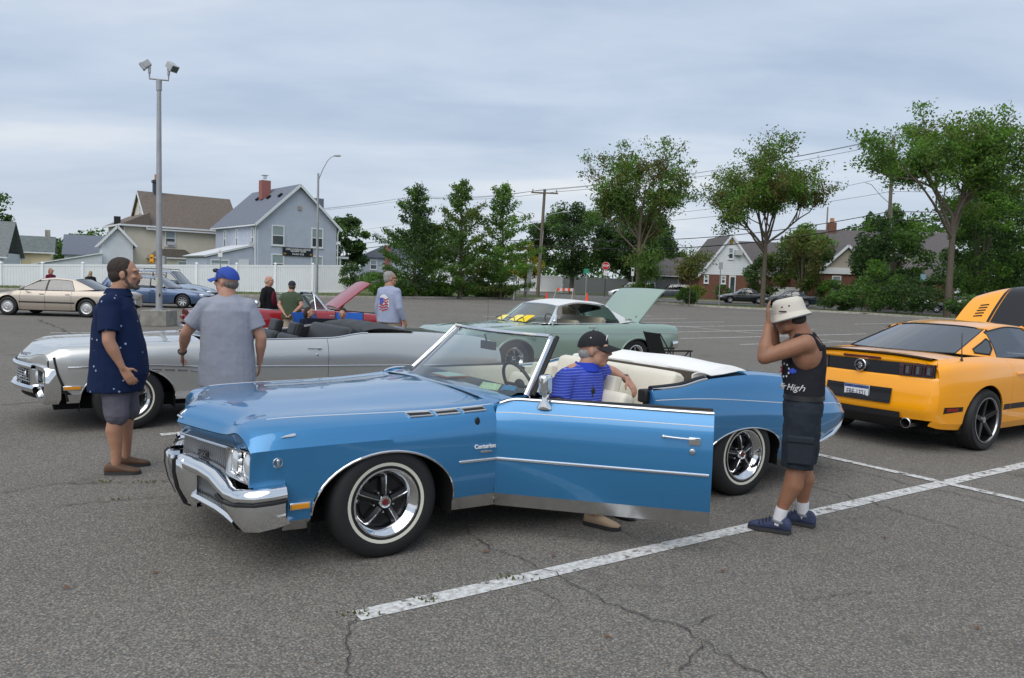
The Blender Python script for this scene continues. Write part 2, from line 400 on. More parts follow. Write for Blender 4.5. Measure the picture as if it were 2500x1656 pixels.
# ------------------------------------------------------------------ wheels (axis +y outward, centre at origin)
WM = Matrix.Rotation(-pi/2, 4, 'X')      # lathe z -> +y
def tyre_prof(R, W, r):
 h = W/2
 return [(r-0.012, h*0.55), (r, h*0.86), (r+0.012, h*0.93), (r+(R-r)*0.45, h), (r+(R-r)*0.75, h*0.97), (R-0.022, h*0.86), (R-0.006, h*0.72), (R, h*0.5), (R, 0), (R, -h*0.5), (R-0.006, -h*0.72), (R-0.03, -h*0.9), (r+(R-r)*0.5, -h), (r, -h*0.86), (r-0.012, -h*0.5)]
def wheel(parent, R=0.34, W=0.21, r=0.205, style='rally', white=None, n=48, rimmat=None, name='wheel'):
 h = W/2; mb = MB()
 ch = rimmat or CHROME
 if style == 'rally':
  mb.lathe([(r+0.002, h*0.86), (r+0.004, h*0.97), (r-0.006, h*0.98), (r-0.010, h*0.93), (r-0.026, h*0.84), (r-0.032, h*0.72), (r-0.046, h*0.62), (r-0.052, h*0.45), (r-0.058, h*0.20)], WM, n)
  o = mb.build(name, ch, parent)
  d = MB(); d.lathe([(r-0.05, h*0.25), (r-0.06, h*0.16), (0.07, h*0.18), (0.06, h*0.4), (0, h*0.4)], WM, n); d.build('wheel_disc', mat('wheel_black', (0.01, 0.01, 0.011), 0.3), o)
  for k in range(5):
   a = 2*pi*k/5+pi/2+0.05; c_, s_ = math.cos(a), math.sin(a)
   sp = MB(); G = []
   for i in range(7):
    q = i/6; rr = 0.045+(r-0.075)*q; wd = 0.026+0.012*q*q; yy = h*(0.62-0.10*q-0.25*q**4)
    row = []
    for (u, e) in ((-1, -0.035), (-0.75, -0.004), (0, 0.010), (0.75, -0.004), (1, -0.035)):
     X, Z = rr*c_-u*wd*s_, rr*s_+u*wd*c_; row.append((X, yy+e, Z))
    G.append(row)
   sp.grid(G); spo = sp.build('spoke', MATS['wheel_black'], o)
   rb = MB(); rb.tube([((0.045+(r-0.06)*q)*c_, h*(0.62-0.10*q-0.25*q**4)+0.012, (0.045+(r-0.06)*q)*s_) for q in (0, .2, .4, .6, .8, 1)], [0.0035, 0.004, 0.0045, 0.005, 0.007, 0.012], 6); rb.build('spoke_rib', ch, spo)
   a2 = a+pi/5; nutm = Matrix.Translation((0.066*math.cos(a2), h*0.42, 0.066*math.sin(a2))) @ WM
   nb = MB(); nb.lathe([(0.010, -0.03), (0.010, 0.008), (0.006, 0.014), (0, 0.014)], nutm, 8); nb.build('lug_nut', ch, o)
  hb = MB(); hb.lathe([(0.042, h*0.4), (0.040, h*0.72), (0.034, h*0.80), (0.026, h*0.78), (0.024, h*0.74), (0, h*0.75)], WM, 24); hb.build('hub_cap', ch, o)
  em = MB(); em.lathe([(0.021, h*0.755), (0.019, h*0.775), (0, h*0.78)], WM, 20); em.build('emblem', mat('emblem_red', (0.16, 0.02, 0.02), 0.3), o)
 elif style == 'disc':      # full wheel cover
  mb.lathe([(r+0.004, h*0.9), (r, h*0.99), (r*0.93, h*0.95), (r*0.86, h*0.80), (r*0.74, h*0.76), (r*0.62, h*0.86), (r*0.42, h*0.90), (r*0.36, h*0.80), (r*0.30, h*0.82), (r*0.25, h*1.0), (0, h*1.04)], WM, n)
  o = mb.build(name, ch, parent)
  for k in range(16):
   a = 2*pi*k/16; f = MB(); f.box((0, 0, 0), (0.006, 0.012, r*0.16), None)
   f.v = [tuple(Matrix.Rotation(a, 3, 'Y') @ (Vector(p)+Vector((0, h*0.80, r*0.80)))) for p in f.v]; f.build('vent', DARK, o, smooth=0)
 else:                      # alloy with k spokes
  kk = int(style[5:] or 5)
  mb.lathe([(r+0.002, h*0.86), (r+0.004, h*0.98), (r-0.010, h*0.98), (r-0.016, h*0.86)], WM, n)
  sm = mat('alloy_black', (0.012, 0.012, 0.013), 0.25) if rimmat is None or style.startswith('alloB') else ch
  o = mb.build(name, [ch], parent)
  dd = MB(); dd.lathe([(r-0.014, h*0.9), (r-0.02, h*0.7), (r-0.03, h*0.02), (0, h*0.02)], WM, n); dd.build('wheel_disc', mat('wheel_black', (0.01, 0.01, 0.011), 0.3), o)
  for k in range(kk):
   a = 2*pi*k/kk+pi/2; c_, s_ = math.cos(a), math.sin(a); G = []
   for i in range(6):
    q = i/5; rr = 0.03+(r-0.044)*q; wd = 0.036-0.010*q; yy = h*(0.62+0.28*q)
    G.append([(rr*c_-u*wd*s_, yy+e, rr*s_+u*wd*c_) for (u, e) in ((-1, -0.05), (-0.8, 0), (0, 0.006), (0.8, 0), (1, -0.05))])
   sp = MB(); sp.grid(G); sp.build('spoke', sm, o)
  hb = MB(); hb.lathe([(0.036, h*0.4), (0.034, h*0.74), (0, h*0.76)], WM, 20); hb.build('hub_cap', CHROME2, o)
 t = MB(); t.lathe(tyre_prof(R, W, r), WM, n); t.build('tyre', TYRE, o, smooth=50)
 if white:
  a, b = white; ww = MB(); y0 = lambda q: h*(0.93+0.07*min(1, (q-r-0.012)/((R-r)*0.45-0.012))) if q < r+(R-r)*0.45 else h
  ww.lathe([(a, y0(a)-0.002), (a+0.002, y0(a)+0.002), (b-0.002, y0(b)+0.002), (b, y0(b)-0.002)], WM, n); ww.build('whitewall', WHITEW, o)
 return o
def four_wheels(root, xf, xr, yt, z, R, W, r, steer=0, **k):
 w0 = wheel(root, R, W, r, **k); w0.location = (xf, yt, z); w0.rotation_euler = (0, 0, rad(steer))
 for (x, sgn, st) in ((xf, -1, steer), (xr, 1, 0), (xr, -1, 0)):
  c = copy_tree(w0, root); c.location = (x, sgn*yt, z); c.rotation_euler = (0, 0, (0 if sgn > 0 else pi)+rad(st))
  c.rotation_euler.rotate_axis('Y', RND.uniform(0, 1.2))
 return w0
def paint(name, col, metal=0.45, rough=0.32, coat=1.0):
 m = mat(name, col, rough, metal, coat); return m
# ------------------------------------------------------------------ ground
def asphalt(name, c1, c2, speck=1.0, sc=1.0):
 m = bpy.data.materials.new(name); m.use_nodes = True; t = m.node_tree; b = t.nodes['Principled BSDF']; b.inputs['Roughness'].default_value = 0.92; b.inputs['Specular IOR Level'].default_value = 0.25
 tc = t.nodes.new('ShaderNodeTexCoord')
 def noise(s, d, r=.6): n = t.nodes.new('ShaderNodeTexNoise'); n.inputs['Scale'].default_value = s*sc; n.inputs['Detail'].default_value = d; n.inputs['Roughness'].default_value = r; t.links.new(tc.outputs['Object'], n.inputs['Vector']); return n
 def mrange(src, a, b_, c, d): n = t.nodes.new('ShaderNodeMapRange'); n.inputs[1].default_value = a; n.inputs[2].default_value = b_; n.inputs[3].default_value = c; n.inputs[4].default_value = d; t.links.new(src, n.inputs[0]); return n
 def mix(f, a, b_, mode='MIX'):
  n = t.nodes.new('ShaderNodeMix'); n.data_type = 'RGBA'; n.blend_type = mode
  (t.links.new(f, n.inputs[0]) if not isinstance(f, float) else setattr(n.inputs[0], 'default_value', f))
  for i, q in ((6, a), (7, b_)):
   (t.links.new(q, n.inputs[i]) if not isinstance(q, tuple) else setattr(n.inputs[i], 'default_value', (*q, 1)))
  return n.outputs[2]
 base = mix(mrange(noise(0.35, 5).outputs[0], .35, .68, 0, 1).outputs[0], c1, c2)
 base = mix(mrange(noise(.11, 3).outputs[0], .42, .62, 0, .55).outputs[0], base, (c1[0]*.8, c1[1]*.79, c1[2]*.77))
 med = mix(mrange(noise(6, 4).outputs[0], .3, .7, 0, .35).outputs[0], base, (c1[0]*.62, c1[1]*.62, c1[2]*.62))
 v = t.nodes.new('ShaderNodeTexVoronoi'); v.inputs['Scale'].default_value = 95*sc; t.links.new(tc.outputs['Object'], v.inputs['Vector'])
 sep = t.nodes.new('ShaderNodeSeparateColor'); t.links.new(v.outputs['Color'], sep.inputs[0])
 st = mix(mrange(sep.outputs[0], .45, 1, 0, .85*speck).outputs[0], med, (c2[0]*1.55, c2[1]*1.5, c2[2]*1.42))
 st = mix(mrange(sep.outputs[1], .72, 1, 0, .6*speck).outputs[0], st, (.23, .16, .10))
 st = mix(mrange(v.outputs['Distance'], .35, .75, 0, .7*speck).outputs[0], st, (.06, .058, .054))
 st = mix(mrange(noise(60, 2).outputs[0], .45, .62, 0, .4*speck).outputs[0], st, (.10, .096, .09))
 sp = mrange(noise(1.3, 4, .6).outputs[0], .60, .75, 0, .5)          # old oil and leaf stains
 st = mix(sp.outputs[0], st, (.045, .04, .034))
 t.links.new(st, b.inputs['Base Color'])
 bp = t.nodes.new('ShaderNodeBump'); bp.inputs['Strength'].default_value = .5; bp.inputs['Distance'].default_value = .006; t.links.new(v.outputs['Distance'], bp.inputs['Height']); bp.invert = True; t.links.new(bp.outputs[0], b.inputs['Normal'])
 MATS[name] = m; return m
ASPH = asphalt('old_asphalt', (.186, .176, .158), (.252, .239, .215))
ASPH2 = asphalt('street_asphalt', (.17, .17, .165), (.21, .21, .2), .4)
GRASS = mat('grass_green', (.055, .095, .02), .95, var=.5, vscale=1.5, bump=.5, bscale=30, col2=(.12, .13, .045))
CONC = mat('concrete', (.33, .31, .27), .9, var=.3, vscale=3, bump=.3, bscale=25)
def zt_(y): return zg(min(y, 150))
YC = pchip([-160, -60, -21.5, -11.2, -6.9, 2.9, 8.5, 12.3, 16.1, 25.3, 29.8, 45, 100, 160], [45, 50, 53, 57.6, 62, 69, 70.5, 67.6, 61.7, 57, 47, 30, 5, -15])
mb = MB(); xs = [-900, -300, -160]+[-150+10*i for i in range(31)]+[160, 300, 900]; ysr = [-60, -20, 0, 28, 50, 70, 90, 120, 150, 300, 900, 2500]
mb.grid([[(x, y, zt_(y)-.05) for y in ysr] for x in xs], flip=True); struct(mb.build('terrain', GRASS, None, smooth=0))
xs = sorted(set([-160+4*i for i in range(81)]+[-11.2, -6.9, 2.9, 8.5, 12.3, 16.1, 25.3, 29.8]))
mb = MB(); mb.grid([[(x, y, zt_(y)) for y in [min(q, YC(x)) for q in (-40, -10, 0, 10, 20, 28)]+[max(28.001, YC(x)) if YC(x) > 28 else YC(x)+.001]] for x in xs], flip=True); lot = struct(mb.build('parking_lot', ASPH, None, smooth=0, merge=True))
# kerb with a gap at the driveway
def kerb_run(x0, x1):
 n = max(4, int((x1-x0)/1.0)); G = []
 for i in range(n+1):
  x = lerp(x0, x1, i/n); y = YC(x); d = (YC(x+.05)-YC(x-.05))/.1; L = math.hypot(1, d); nx, ny = -d/L, 1/L; z = zt_(y)
  G.append([(x+nx*o, y+ny*o, z+h) for (o, h) in ((-.02, -.02), (0, .12), (.02, .145), (.15, .145), (.17, .10))])
 mb = MB(); mb.grid(G, flip=True); return struct(mb.build('kerb', CONC, None, smooth=0))
kerb_run(-90, 2.6); kerb_run(9.4, 70)
def strip_path(pts, w, dz, n=60):
 xs_ = [p[0] for p in pts]; f = pchip(xs_, [p[1] for p in pts]); G = []
 for i in range(n+1):
  x = lerp(xs_[0], xs_[-1], i/n); y = f(x); d = (f(x+.05)-f(x-.05))/.1; L = math.hypot(1, d); nx, ny = -d/L, 1/L
  G.append([(x+nx*o, y+ny*o, zt_(y+ny*o)+dz) for o in (-w/2, -w/4, 0, w/4, w/2)])
 return G
ST = [(-60, 112), (-5, 104), (5, 93), (14, 82), (24, 77), (38, 66), (60, 46), (90, 20)]
mb = MB(); mb.grid(strip_path(ST, 11, -.03), flip=True); struct(mb.build('street', ASPH2, None, smooth=0))
mb = MB(); mb.grid([[(x, y, zt_(y)+.006) for y in (YC(x)-.4, 74, 78, 86)] for x in (3.2, 5, 7, 9)], flip=True); struct(mb.build('driveway', ASPH2, None, smooth=0))
mb = MB(); mb.grid([[(p[0]+8, p[1]+1.5, p[2]) for p in row] for row in strip_path(ST, 1.6, .02)], flip=True); struct(mb.build('sidewalk', mat('pale_concrete', (.42, .38, .30), .9, var=.15, vscale=2), None, smooth=0))
# grass verge behind the kerb, with blades
def verge(x0, x1, wd):
 n = int((x1-x0)/1.5); mb = MB(); mb.grid([[(x, y, zt_(y)+.11) for y in [YC(x)+.16+wd(x)*k for k in (0, .3, .65, 1)]] for x in [lerp(x0, x1, i/n) for i in range(n+1)]], flip=True); struct(mb.build('verge', GRASS, None, smooth=0))
 g = MB(); rr = random.Random(int(x0)+900)
 for i in range(int(420*(x1-x0)/10)):
  x = rr.uniform(x0, x1); y = YC(x)+.2+wd(x)*rr.random()**1.3; z = zt_(y)+.10; a = rr.uniform(0, pi); h = rr.uniform(.05, .16); w_ = .03; dx_, dy_ = math.cos(a)*w_, math.sin(a)*w_
  g.add([(x-dx_, y-dy_, z), (x+dx_, y+dy_, z), (x+rr.uniform(-.05, .05), y+rr.uniform(-.05, .05), z+h)], [(0, 1, 2)])
 o = g.build('grass', mat('grass_blade', (.07, .12, .025), .9, var=.4, vscale=1.0, col2=(.15, .16, .05)), None, smooth=0); tag(o, 'short rough grass growing along the kerb', 'grass', kind='stuff')
verge(-60, 2.6, lambda x: 8.0 if x < -8 else 5.0); verge(9.4, 60, lambda x: 4.2)
# painted bay lines
def paint_mat():
 m = bpy.data.materials.new('worn_line_paint'); m.use_nodes = True; t = m.node_tree; b = t.nodes['Principled BSDF']; b.inputs['Roughness'].default_value = .8
 tc = t.nodes.new('ShaderNodeTexCoord')
 n = t.nodes.new('ShaderNodeTexNoise'); n.inputs['Scale'].default_value = 9; n.inputs['Detail'].default_value = 8; n.inputs['Roughness'].default_value = .72; t.links.new(tc.outputs['Object'], n.inputs['Vector'])
 r = t.nodes.new('ShaderNodeMapRange'); r.inputs[1].default_value = .39; r.inputs[2].default_value = .46; t.links.new(n.outputs[0], r.inputs[0]); t.links.new(r.outputs[0], b.inputs['Alpha'])
 n2 = t.nodes.new('ShaderNodeTexNoise'); n2.inputs['Scale'].default_value = 30; n2.inputs['Detail'].default_value = 5; t.links.new(tc.outputs['Object'], n2.inputs['Vector'])
 rp = t.nodes.new('ShaderNodeValToRGB'); rp.color_ramp.elements[0].position = .3; rp.color_ramp.elements[0].color = (.34, .33, .31, 1); rp.color_ramp.elements[1].position = .6; rp.color_ramp.elements[1].color = (.66, .66, .64, 1); t.links.new(n2.outputs[0], rp.inputs[0]); t.links.new(rp.outputs[0], b.inputs['Base Color'])
 return m
PAINT = paint_mat(); LA = rad(34.3); LD = Vector((math.cos(LA), math.sin(LA), 0)); LN = Vector((-math.sin(LA), math.cos(LA), 0)); L0 = Vector((.23, 4.43, 0))
def bay_line(s0, s1, off, w=.128, across=False, z=.004):
 a, b = (LD, LN) if not across else (LN, LD); mb = MB(); n = max(2, int(abs(s1-s0)/.6)); rr = random.Random(int(off*100+s0)); G = []
 for i in range(n+1):
  s_ = lerp(s0, s1, i/n); row = []
  for q in (-.5, .5):
   p = L0+a*s_+b*(off+q*(w+rr.uniform(-.008, .008))); row.append((p.x, p.y, zt_(p.y)+z))
  G.append(row)
 mb.grid(G, flip=across); return mb.build('painted_line', PAINT, lot, smooth=0)
bay_line(-1.16, 10.2, 0)
for k in range(-3, 9):
 if k == 0: continue
 bay_line(-1.16, 10.2, 2.56*k)
bay_line(-12, 20, 4.5, .10, True, .007)
for r_, (k0, k1) in ((22.8, (-9, 12)), (41.2, (-16, 9)), (59.6, (-20, 2))):
 for k in range(k0, k1):
  a_ = L0+LD*(r_)+LN*(2.56*k)
  if a_.y+3 > YC(a_.x)-2: continue
  bay_line(r_-5.6, r_+5.6, 2.56*k)
 if r_ < 40: bay_line(2.56*(k0), 2.56*k1*.9, r_, .10, True, .007)
# cracks, cut as thin dark ragged strips with crumbled edges
CR = {'A': [(-0.73, 3.77), (-0.74, 3.68), (-0.73, 3.53), (-0.68, 3.37), (-0.66, 3.17), (-.7, 2.8)], 'B': [(-0.29, 5.23), (-0.09, 4.83), (0.14, 4.6), (0.27, 4.43), (0.43, 4.21), (0.62, 3.94), (0.88, 3.77), (0.96, 3.61), (1.06, 3.41), (1.16, 3.27), (1.4, 2.9)], 'B2': [(0.9, 3.77), (1.02, 3.86), (1.13, 3.94)], 'B3': [(0.96, 3.61), (0.86, 3.44), (0.77, 3.28)], 'C': [(2.02, 7.02), (2.57, 6.8), (2.85, 6.37), (3.03, 6.03), (3.27, 5.59), (3.47, 5.13), (3.9, 4.4)], 'D': [(2.97, 7.56), (3.41, 7.2), (3.59, 6.81), (3.84, 6.61), (4.14, 6.15), (4.6, 5.6)], 'E': [(-4.6, 5.3), (-3.76, 5.69), (-3.67, 5.84), (-3.52, 6.01), (-3.17, 6.09), (-2.76, 6.18), (-1.6, 6.7)], 'E2': [(-3.37, 5.36), (-3.1, 5.49), (-2.82, 5.63), (-2.46, 5.79), (-2.0, 6.1)], 'G': [(0.11, 4.24), (0.22, 4.14), (.30, 4.0)], 'H': [(0.75, 5.34), (0.89, 5.09)], 'I': [(1.57, 4.11), (1.79, 4.22), (2.1, 4.3)], 'J': [(4.75, 20.03), (6.43, 18.76), (8.0, 17.84), (10, 16.5)], 'K': [(-16.0, 26.23), (-13.29, 22.76), (-11.29, 20.06), (-9.75, 17.91)], 'L': [(-6.6, 9.2), (-6.23, 9.46), (-6.06, 9.66), (-5.39, 10.04)], 'M': [(7.03, 36.34), (10.04, 34.86), (14.08, 33.56), (20, 31)], 'O': [(4.2, 8.73), (4.76, 8.49), (5.33, 7.97)]}
CRM = mat('crack_dark', (.06, .056, .05), .95, var=.5, vscale=20); MOSS = mat('crack_moss', (.085, .09, .025), .95, var=.4, vscale=20)
for key, pts in CR.items():
 rr = random.Random(key); P = [Vector((x, y, 0)) for (x, y) in pts]; path = []
 for a, b in zip(P, P[1:]):
  n = max(2, int((b-a).length/.05)) if a.y < 9 else max(2, int((b-a).length/.3)); d = (b-a).normalized(); nn = Vector((-d.y, d.x, 0))
  for i in range(n): path.append(a.lerp(b, i/n)+nn*rr.gauss(0, .014 if a.y < 9 else .05))
 path.append(P[-1]); mb = MB(); G = []; L_ = len(path); far = P[0].y > 9
 for i, p in enumerate(path):
  d = (path[min(i+1, L_-1)]-path[max(0, i-1)]).normalized(); nn = Vector((-d.y, d.x, 0)); w_ = (rr.uniform(.0012, .0055) if not far else rr.uniform(.008, .02))*(1 if 0 < i < L_-1 else .2)
  G.append([(p+nn*w_).to_tuple()[:2]+(zt_(p.y)+.009,), (p-nn*w_).to_tuple()[:2]+(zt_(p.y)+.009,)])
 mb.grid(G); mb.build('crack', CRM, lot, smooth=0)
rr = random.Random(5)
for (x, y, n_) in ((-3.2, 6.09, 10), (-2.9, 6.14, 8), (-2.85, 5.63, 6), (.05, 4.33, 9), (-.70, 3.8, 9), (-.45, 3.98, 7), (-5.6, 9.9, 8), (-14.5, 24.4, 6)):
 mb = MB()
 for i in range(n_*2):
  px_, py_ = x+rr.gauss(0, .06), y+rr.gauss(0, .02); h = rr.uniform(.008, .022); mb.add([(px_-.007, py_, .006), (px_+.007, py_, .006), (px_+rr.uniform(-.015, .015), py_+rr.uniform(-.015, .015), .006+h)], [(0, 1, 2)])
 tag(mb.build('grass', MOSS, lot, smooth=0), None, kind='stuff')
leafb = mat('dry_leaf', (.16, .07, .03), .9)
for i, (x, y) in enumerate(((-.12, 4.75), (2.62, 5.30), (-1.95, 4.25), (.30, 4.72), (2.4, 3.85), (-2.3, 4.0), (1.3, 4.55), (.5, 3.62))):
 a = i*1.3; mb = MB(); r_ = .022; mb.add([(x+r_*math.cos(a), y+r_*math.sin(a), .010), (x-.5*r_*math.sin(a), y+.5*r_*math.cos(a), .016), (x-r_*math.cos(a), y-r_*math.sin(a), .010), (x+.5*r_*math.sin(a), y-.5*r_*math.cos(a), .014)], [(0, 1, 2, 3)])
 tag(mb.build('dry_leaf', leafb, None, smooth=0, solid=.001), 'small dry brown leaf lying on the bare asphalt', 'leaf', 'dry leaves scattered on the asphalt')
mb = MB(); mb.box((5.6, 30.2, zg(30.2)+.02), (.32, .22, .01), Matrix.Rotation(.4, 3, 'Z')); tag(mb.build('paper_scrap', mat('scrap_yellow', srgb(230, 210, 40), .8), None, smooth=0), 'yellow paper scrap lying on the open asphalt', 'paper')

# ------------------------------------------------------------------ houses
def siding(name, c, pitch=.13): return band_mat(name, c, tuple(q*.72 for q in c), 2, 1/pitch, .16, .7, .05)
SHG = mat('shingle_grey', srgb(112, 118, 130), .95, var=.22, vscale=7, bump=.4, bscale=14, stretch=(1, 1, 2.5))
SHB = mat('shingle_brown', srgb(112, 102, 94), .95, var=.3, vscale=6, bump=.4, bscale=14)
SHD = mat('shingle_dark', srgb(98, 94, 94), .95, var=.2, vscale=6)
TRIM = mat('white_trim', (.72, .74, .76), .5, var=.05)
PANE = mat('house_pane', (.05, .065, .07), .08, coat=.6)
PANE2 = mat('curtain_pane', (.30, .37, .38), .25, coat=.6)
class HB:
 """house frame: origin, u along the front, v towards the back"""
 def __init__(s, root, ang): s.r = root; s.a = ang
 def box(s, name, m, u0, u1, v0, v1, z0, z1, parent=None, **k):
  mb = MB(); mb.box(((u0+u1)/2, (v0+v1)/2, (z0+z1)/2), (u1-u0, v1-v0, z1-z0)); return mb.build(name, m, parent or s.r, smooth=0, **k)
 def gable_roof(s, name, m, u0, u1, v0, v1, ze, zr, axis='v', over=.35, th=.16, trim=None):
  """ridge along v (gable faces front) or along u"""
  mb = MB(); q = [(-1, 1), (1, 1)]
  if axis == 'v':
   c = (u0+u1)/2; hw = (u1-u0)/2+over; zo = ze-over*(zr-ze)/((u1-u0)/2)
   for sg in (-1, 1): mb.prism([(c+sg*hw, zo), (c, zr), (c, zr+th), (c+sg*hw, zo+th)], lambda a, b: (a, v0-over, b), lambda a, b: (a, v1+over, b))
  else:
   c = (v0+v1)/2; hw = (v1-v0)/2+over; zo = ze-over*(zr-ze)/((v1-v0)/2)
   for sg in (-1, 1): mb.prism([(c+sg*hw, zo), (c, zr), (c, zr+th), (c+sg*hw, zo+th)], lambda a, b: (u0-over, a, b), lambda a, b: (u1+over, a, b))
  o = mb.build(name, m, s.r, smooth=0, merge=2)
  if trim:
   mb = MB()
   if axis == 'v':
    for sg in (-1, 1):
     mb.bar((c+sg*hw, v0-over-.02, zo+.02), (c, v0-over-.02, zr+.02), .06, .26); mb.bar((c+sg*hw, v0-over, zo+.02), (c+sg*hw, v1+over, zo+.02), .14, .14)
   else:
    for sg in (-1, 1):
     mb.bar((u0-over-.02, c+sg*hw, zo+.02), (u0-over-.02, c, zr+.02), .06, .26); mb.bar((u0-over, c+sg*hw, zo+.02), (u1+over, c+sg*hw, zo+.02), .14, .14)
   mb.build('roof_trim', trim, o, smooth=0)
  return o
 def gable_wall(s, m, u0, u1, v, ze, zr, d=.12, axis='v'):
  mb = MB();
  if axis == 'v': mb.prism([(u0, ze), (u1, ze), ((u0+u1)/2, zr-.05)], lambda a, b: (a, v, b), lambda a, b: (a, v+d, b))
  else: mb.prism([(u0, ze), (u1, ze), ((u0+u1)/2, zr-.05)], lambda a, b: (v, a, b), lambda a, b: (v+d, a, b))
  return mb.build('gable', m, s.r, smooth=0, merge=2)
 def window(s, u0, u1, z0, z1, v=0, side='f', pane=None, ac=False, name='window'):
  f = (lambda a, d, z: (a, v-d, z)) if side == 'f' else ((lambda a, d, z: (v-d, a, z)) if side == 'l' else (lambda a, d, z: (v+d, a, z)))
  def bx(a0, a1, zz0, zz1, d0, d1):
   p, q = Vector(f(a0, d0, zz0)), Vector(f(a1, d1, zz1)); return ((p+q)/2, tuple(abs(x) for x in (q-p)))
  mb = MB(); t = .13
  for (a0, a1, b0, b1) in ((u0, u1, z0, z0+t), (u0, u1, z1-t, z1), (u0, u0+t, z0+t, z1-t), (u1-t, u1, z0+t, z1-t)): c, d = bx(a0, a1, b0, b1, -.02, .09); mb.box(c, d)
  o = mb.build(name, TRIM, s.r, smooth=0); zm = (z0+z1)/2
  for (b0, b1, pn) in ((z0+t, zm-.02, PANE), (zm+.02, z1-t, pane or PANE2)):
   mb = MB(); c, d = bx(u0+t, u1-t, b0, b1, -.01, .035); mb.box(c, d); mb.build('pane', pn, o, smooth=0)
  mb = MB(); c, d = bx(u0+t, u1-t, zm-.05, zm+.05, .0, .06); mb.box(c, d); mb.build('sash_rail', TRIM, o, smooth=0)
  mb = MB(); c, d = bx(u0-.05, u1+.05, z0-.07, z0, -.02, .13); mb.box(c, d); mb.build('sill', TRIM, o, smooth=0)
  if ac: mb = MB(); c, d = bx(u0+.2, u1-.2, z0+.14, z0+.55, 0, .4); mb.box(c, d); mb.build('air_conditioner', mat('ac_grey', (.5, .5, .5), .5), o, smooth=0)
  return o
def house(name, label, x, y, ang):
 r = thing(name, label, 'house', (x, y, zt_(y)-.05), rad(ang)); return HB(r, ang)
# blue-grey gabled house with the notice board
BS = siding('blue_grey_siding', srgb(182, 189, 203))
h = house('house', 'blue grey two storey gabled house with red chimney behind white fence', -27.5, 84, 39.8)
Z = .55
h.box('wall', BS, 0, 9.2, 0, 13, 0, 7.0); h.gable_wall(BS, 0, 9.2, 0, 7.0, 11.25)
h.gable_roof('roof', SHG, 0, 9.2, 0, 13, 7.0, 11.25, 'v', .45, trim=TRIM)
for (a, b) in ((1.5, 2.95), (6.1, 7.55)): h.window(a, b, 4.55, 6.75); h.window(a, b, 1.6, 3.65)
for (a, b, z0, z1) in ((1.0, 1.7, 4.3, 6.4), (5.6, 6.3, 4.4, 6.4), (9.4, 10.1, 4.4, 6.4)): h.window(a, b, z0, z1, 0, 'l', ac=(a == 1.0))
h.window(1.7, 3.2, 2.2, 3.3, 0, 'l')
mb = MB(); mb.box((3.4, 6.6, 11.1), (1.05, .95, 2.2)); ch = mb.build('chimney', mat('red_brick', srgb(150, 98, 90), .9, var=.2, vscale=9), h.r, smooth=0)
mb = MB(); mb.box((3.4, 6.6, 12.55), (.35, .35, .3)); mb.box((3.4, 6.6, 12.8), (.7, .7, .06)); mb.build('chimney_cap', CHROME2, ch, smooth=0)
for k in range(3): mb = MB(); mb.box((3.35-.25, 1.6+3.2*k, 10.2), (.5, .5, .16), Matrix.Rotation(rad(-42), 3, 'Y')); mb.build('roof_vent', DARK, h.r, smooth=0)
mb = MB(); mb.box((4.65, -.06, 8.8), (.42, .12, .42)); mb.build('gable_vent', mat('vent_tan', srgb(160, 150, 140), .8), h.r, smooth=0)
for (u_, v_) in ((-.12, .35), (9.32, -.1)):
 mb = MB(); mb.tube([(u_, v_-.35, 6.7), (u_, v_, 6.2), (u_, v_, .4)], .07, 6); mb.build('downpipe', TRIM, h.r)
mb = MB(); mb.prism([(-5.2, 3.0), (0, 4.4), (0, 4.6), (-5.4, 3.15)], lambda a, b: (a, 1.0, b), lambda a, b: (a, 8.0, b)); mb.build('annex_roof', mat('annex_roof_white', (.62, .64, .66), .7), h.r, smooth=0)
mb = MB(); mb.prism([(-5.0, 0), (-.01, 0), (-.01, 4.35), (-5.0, 2.95)], lambda a, b: (a, 1.2, b), lambda a, b: (a, 7.8, b)); mb.build('annex_wall', BS, h.r, smooth=0)
h.window(-4.6, -2.6, 1.8, 2.8, 1.2); h.box('annex_door', TRIM, -1.6, -.5, 1.12, 1.2, .2, 2.9)
h.box('porch_roof', TRIM, 9.2, 11.3, 1.0, 4.0, 3.5, 3.75); h.box('porch_post', TRIM, 10.2, 10.4, 1.1, 1.3, .2, 3.5); h.box('porch_wall', BS, 9.25, 10.6, 2.2, 4.0, 0, 3.5)
mb = MB(); mb.box((9.9, 9, 9.3), (2.6, 3.2, 3.2)); dm = mb.build('rear_dormer', SHG, h.r, smooth=0)
# notice board on the gable
sg = thing('notice_board', 'black wooden notice board with white lettering on blue grey gable', 'sign', (-27.5, 84, zt_(84)-.05), rad(39.8))
mb = MB(); mb.box((4.5, -.12, 3.98), (3.55, .10, .92)); mb.build('board', mat('board_brown', srgb(58, 48, 44), .6), sg, smooth=0, bevel=.04)
mb = MB(); mb.box((4.5, -.16, 3.98), (3.35, .06, .76)); mb.build('face', mat('board_face', srgb(22, 30, 46), .5), sg, smooth=0)
WL = mat('letter_white', (.75, .76, .74), .6)
for (s_, z_, sz, sx_) in (('LASER COUNSELING SERVICES', 4.22, .26, .82), ('TREATMENT CENTER', 4.02, .22, .85), ('516-221-2123', 3.72, .27, .9)): text('lettering', s_, sz, WL, sg, frame((4.5, -.20, z_), (1, 0, 0), (0, 0, 1)), extrude=.005, sx=sx_, bold=.006)
for u_ in (2.98, 6.02): mb = MB(); mb.ell((u_, -.2, 3.72), (.16, .03, .12), 8, 6); mb.build('corner_ornament', mat('gilt', srgb(150, 120, 50), .5), sg)
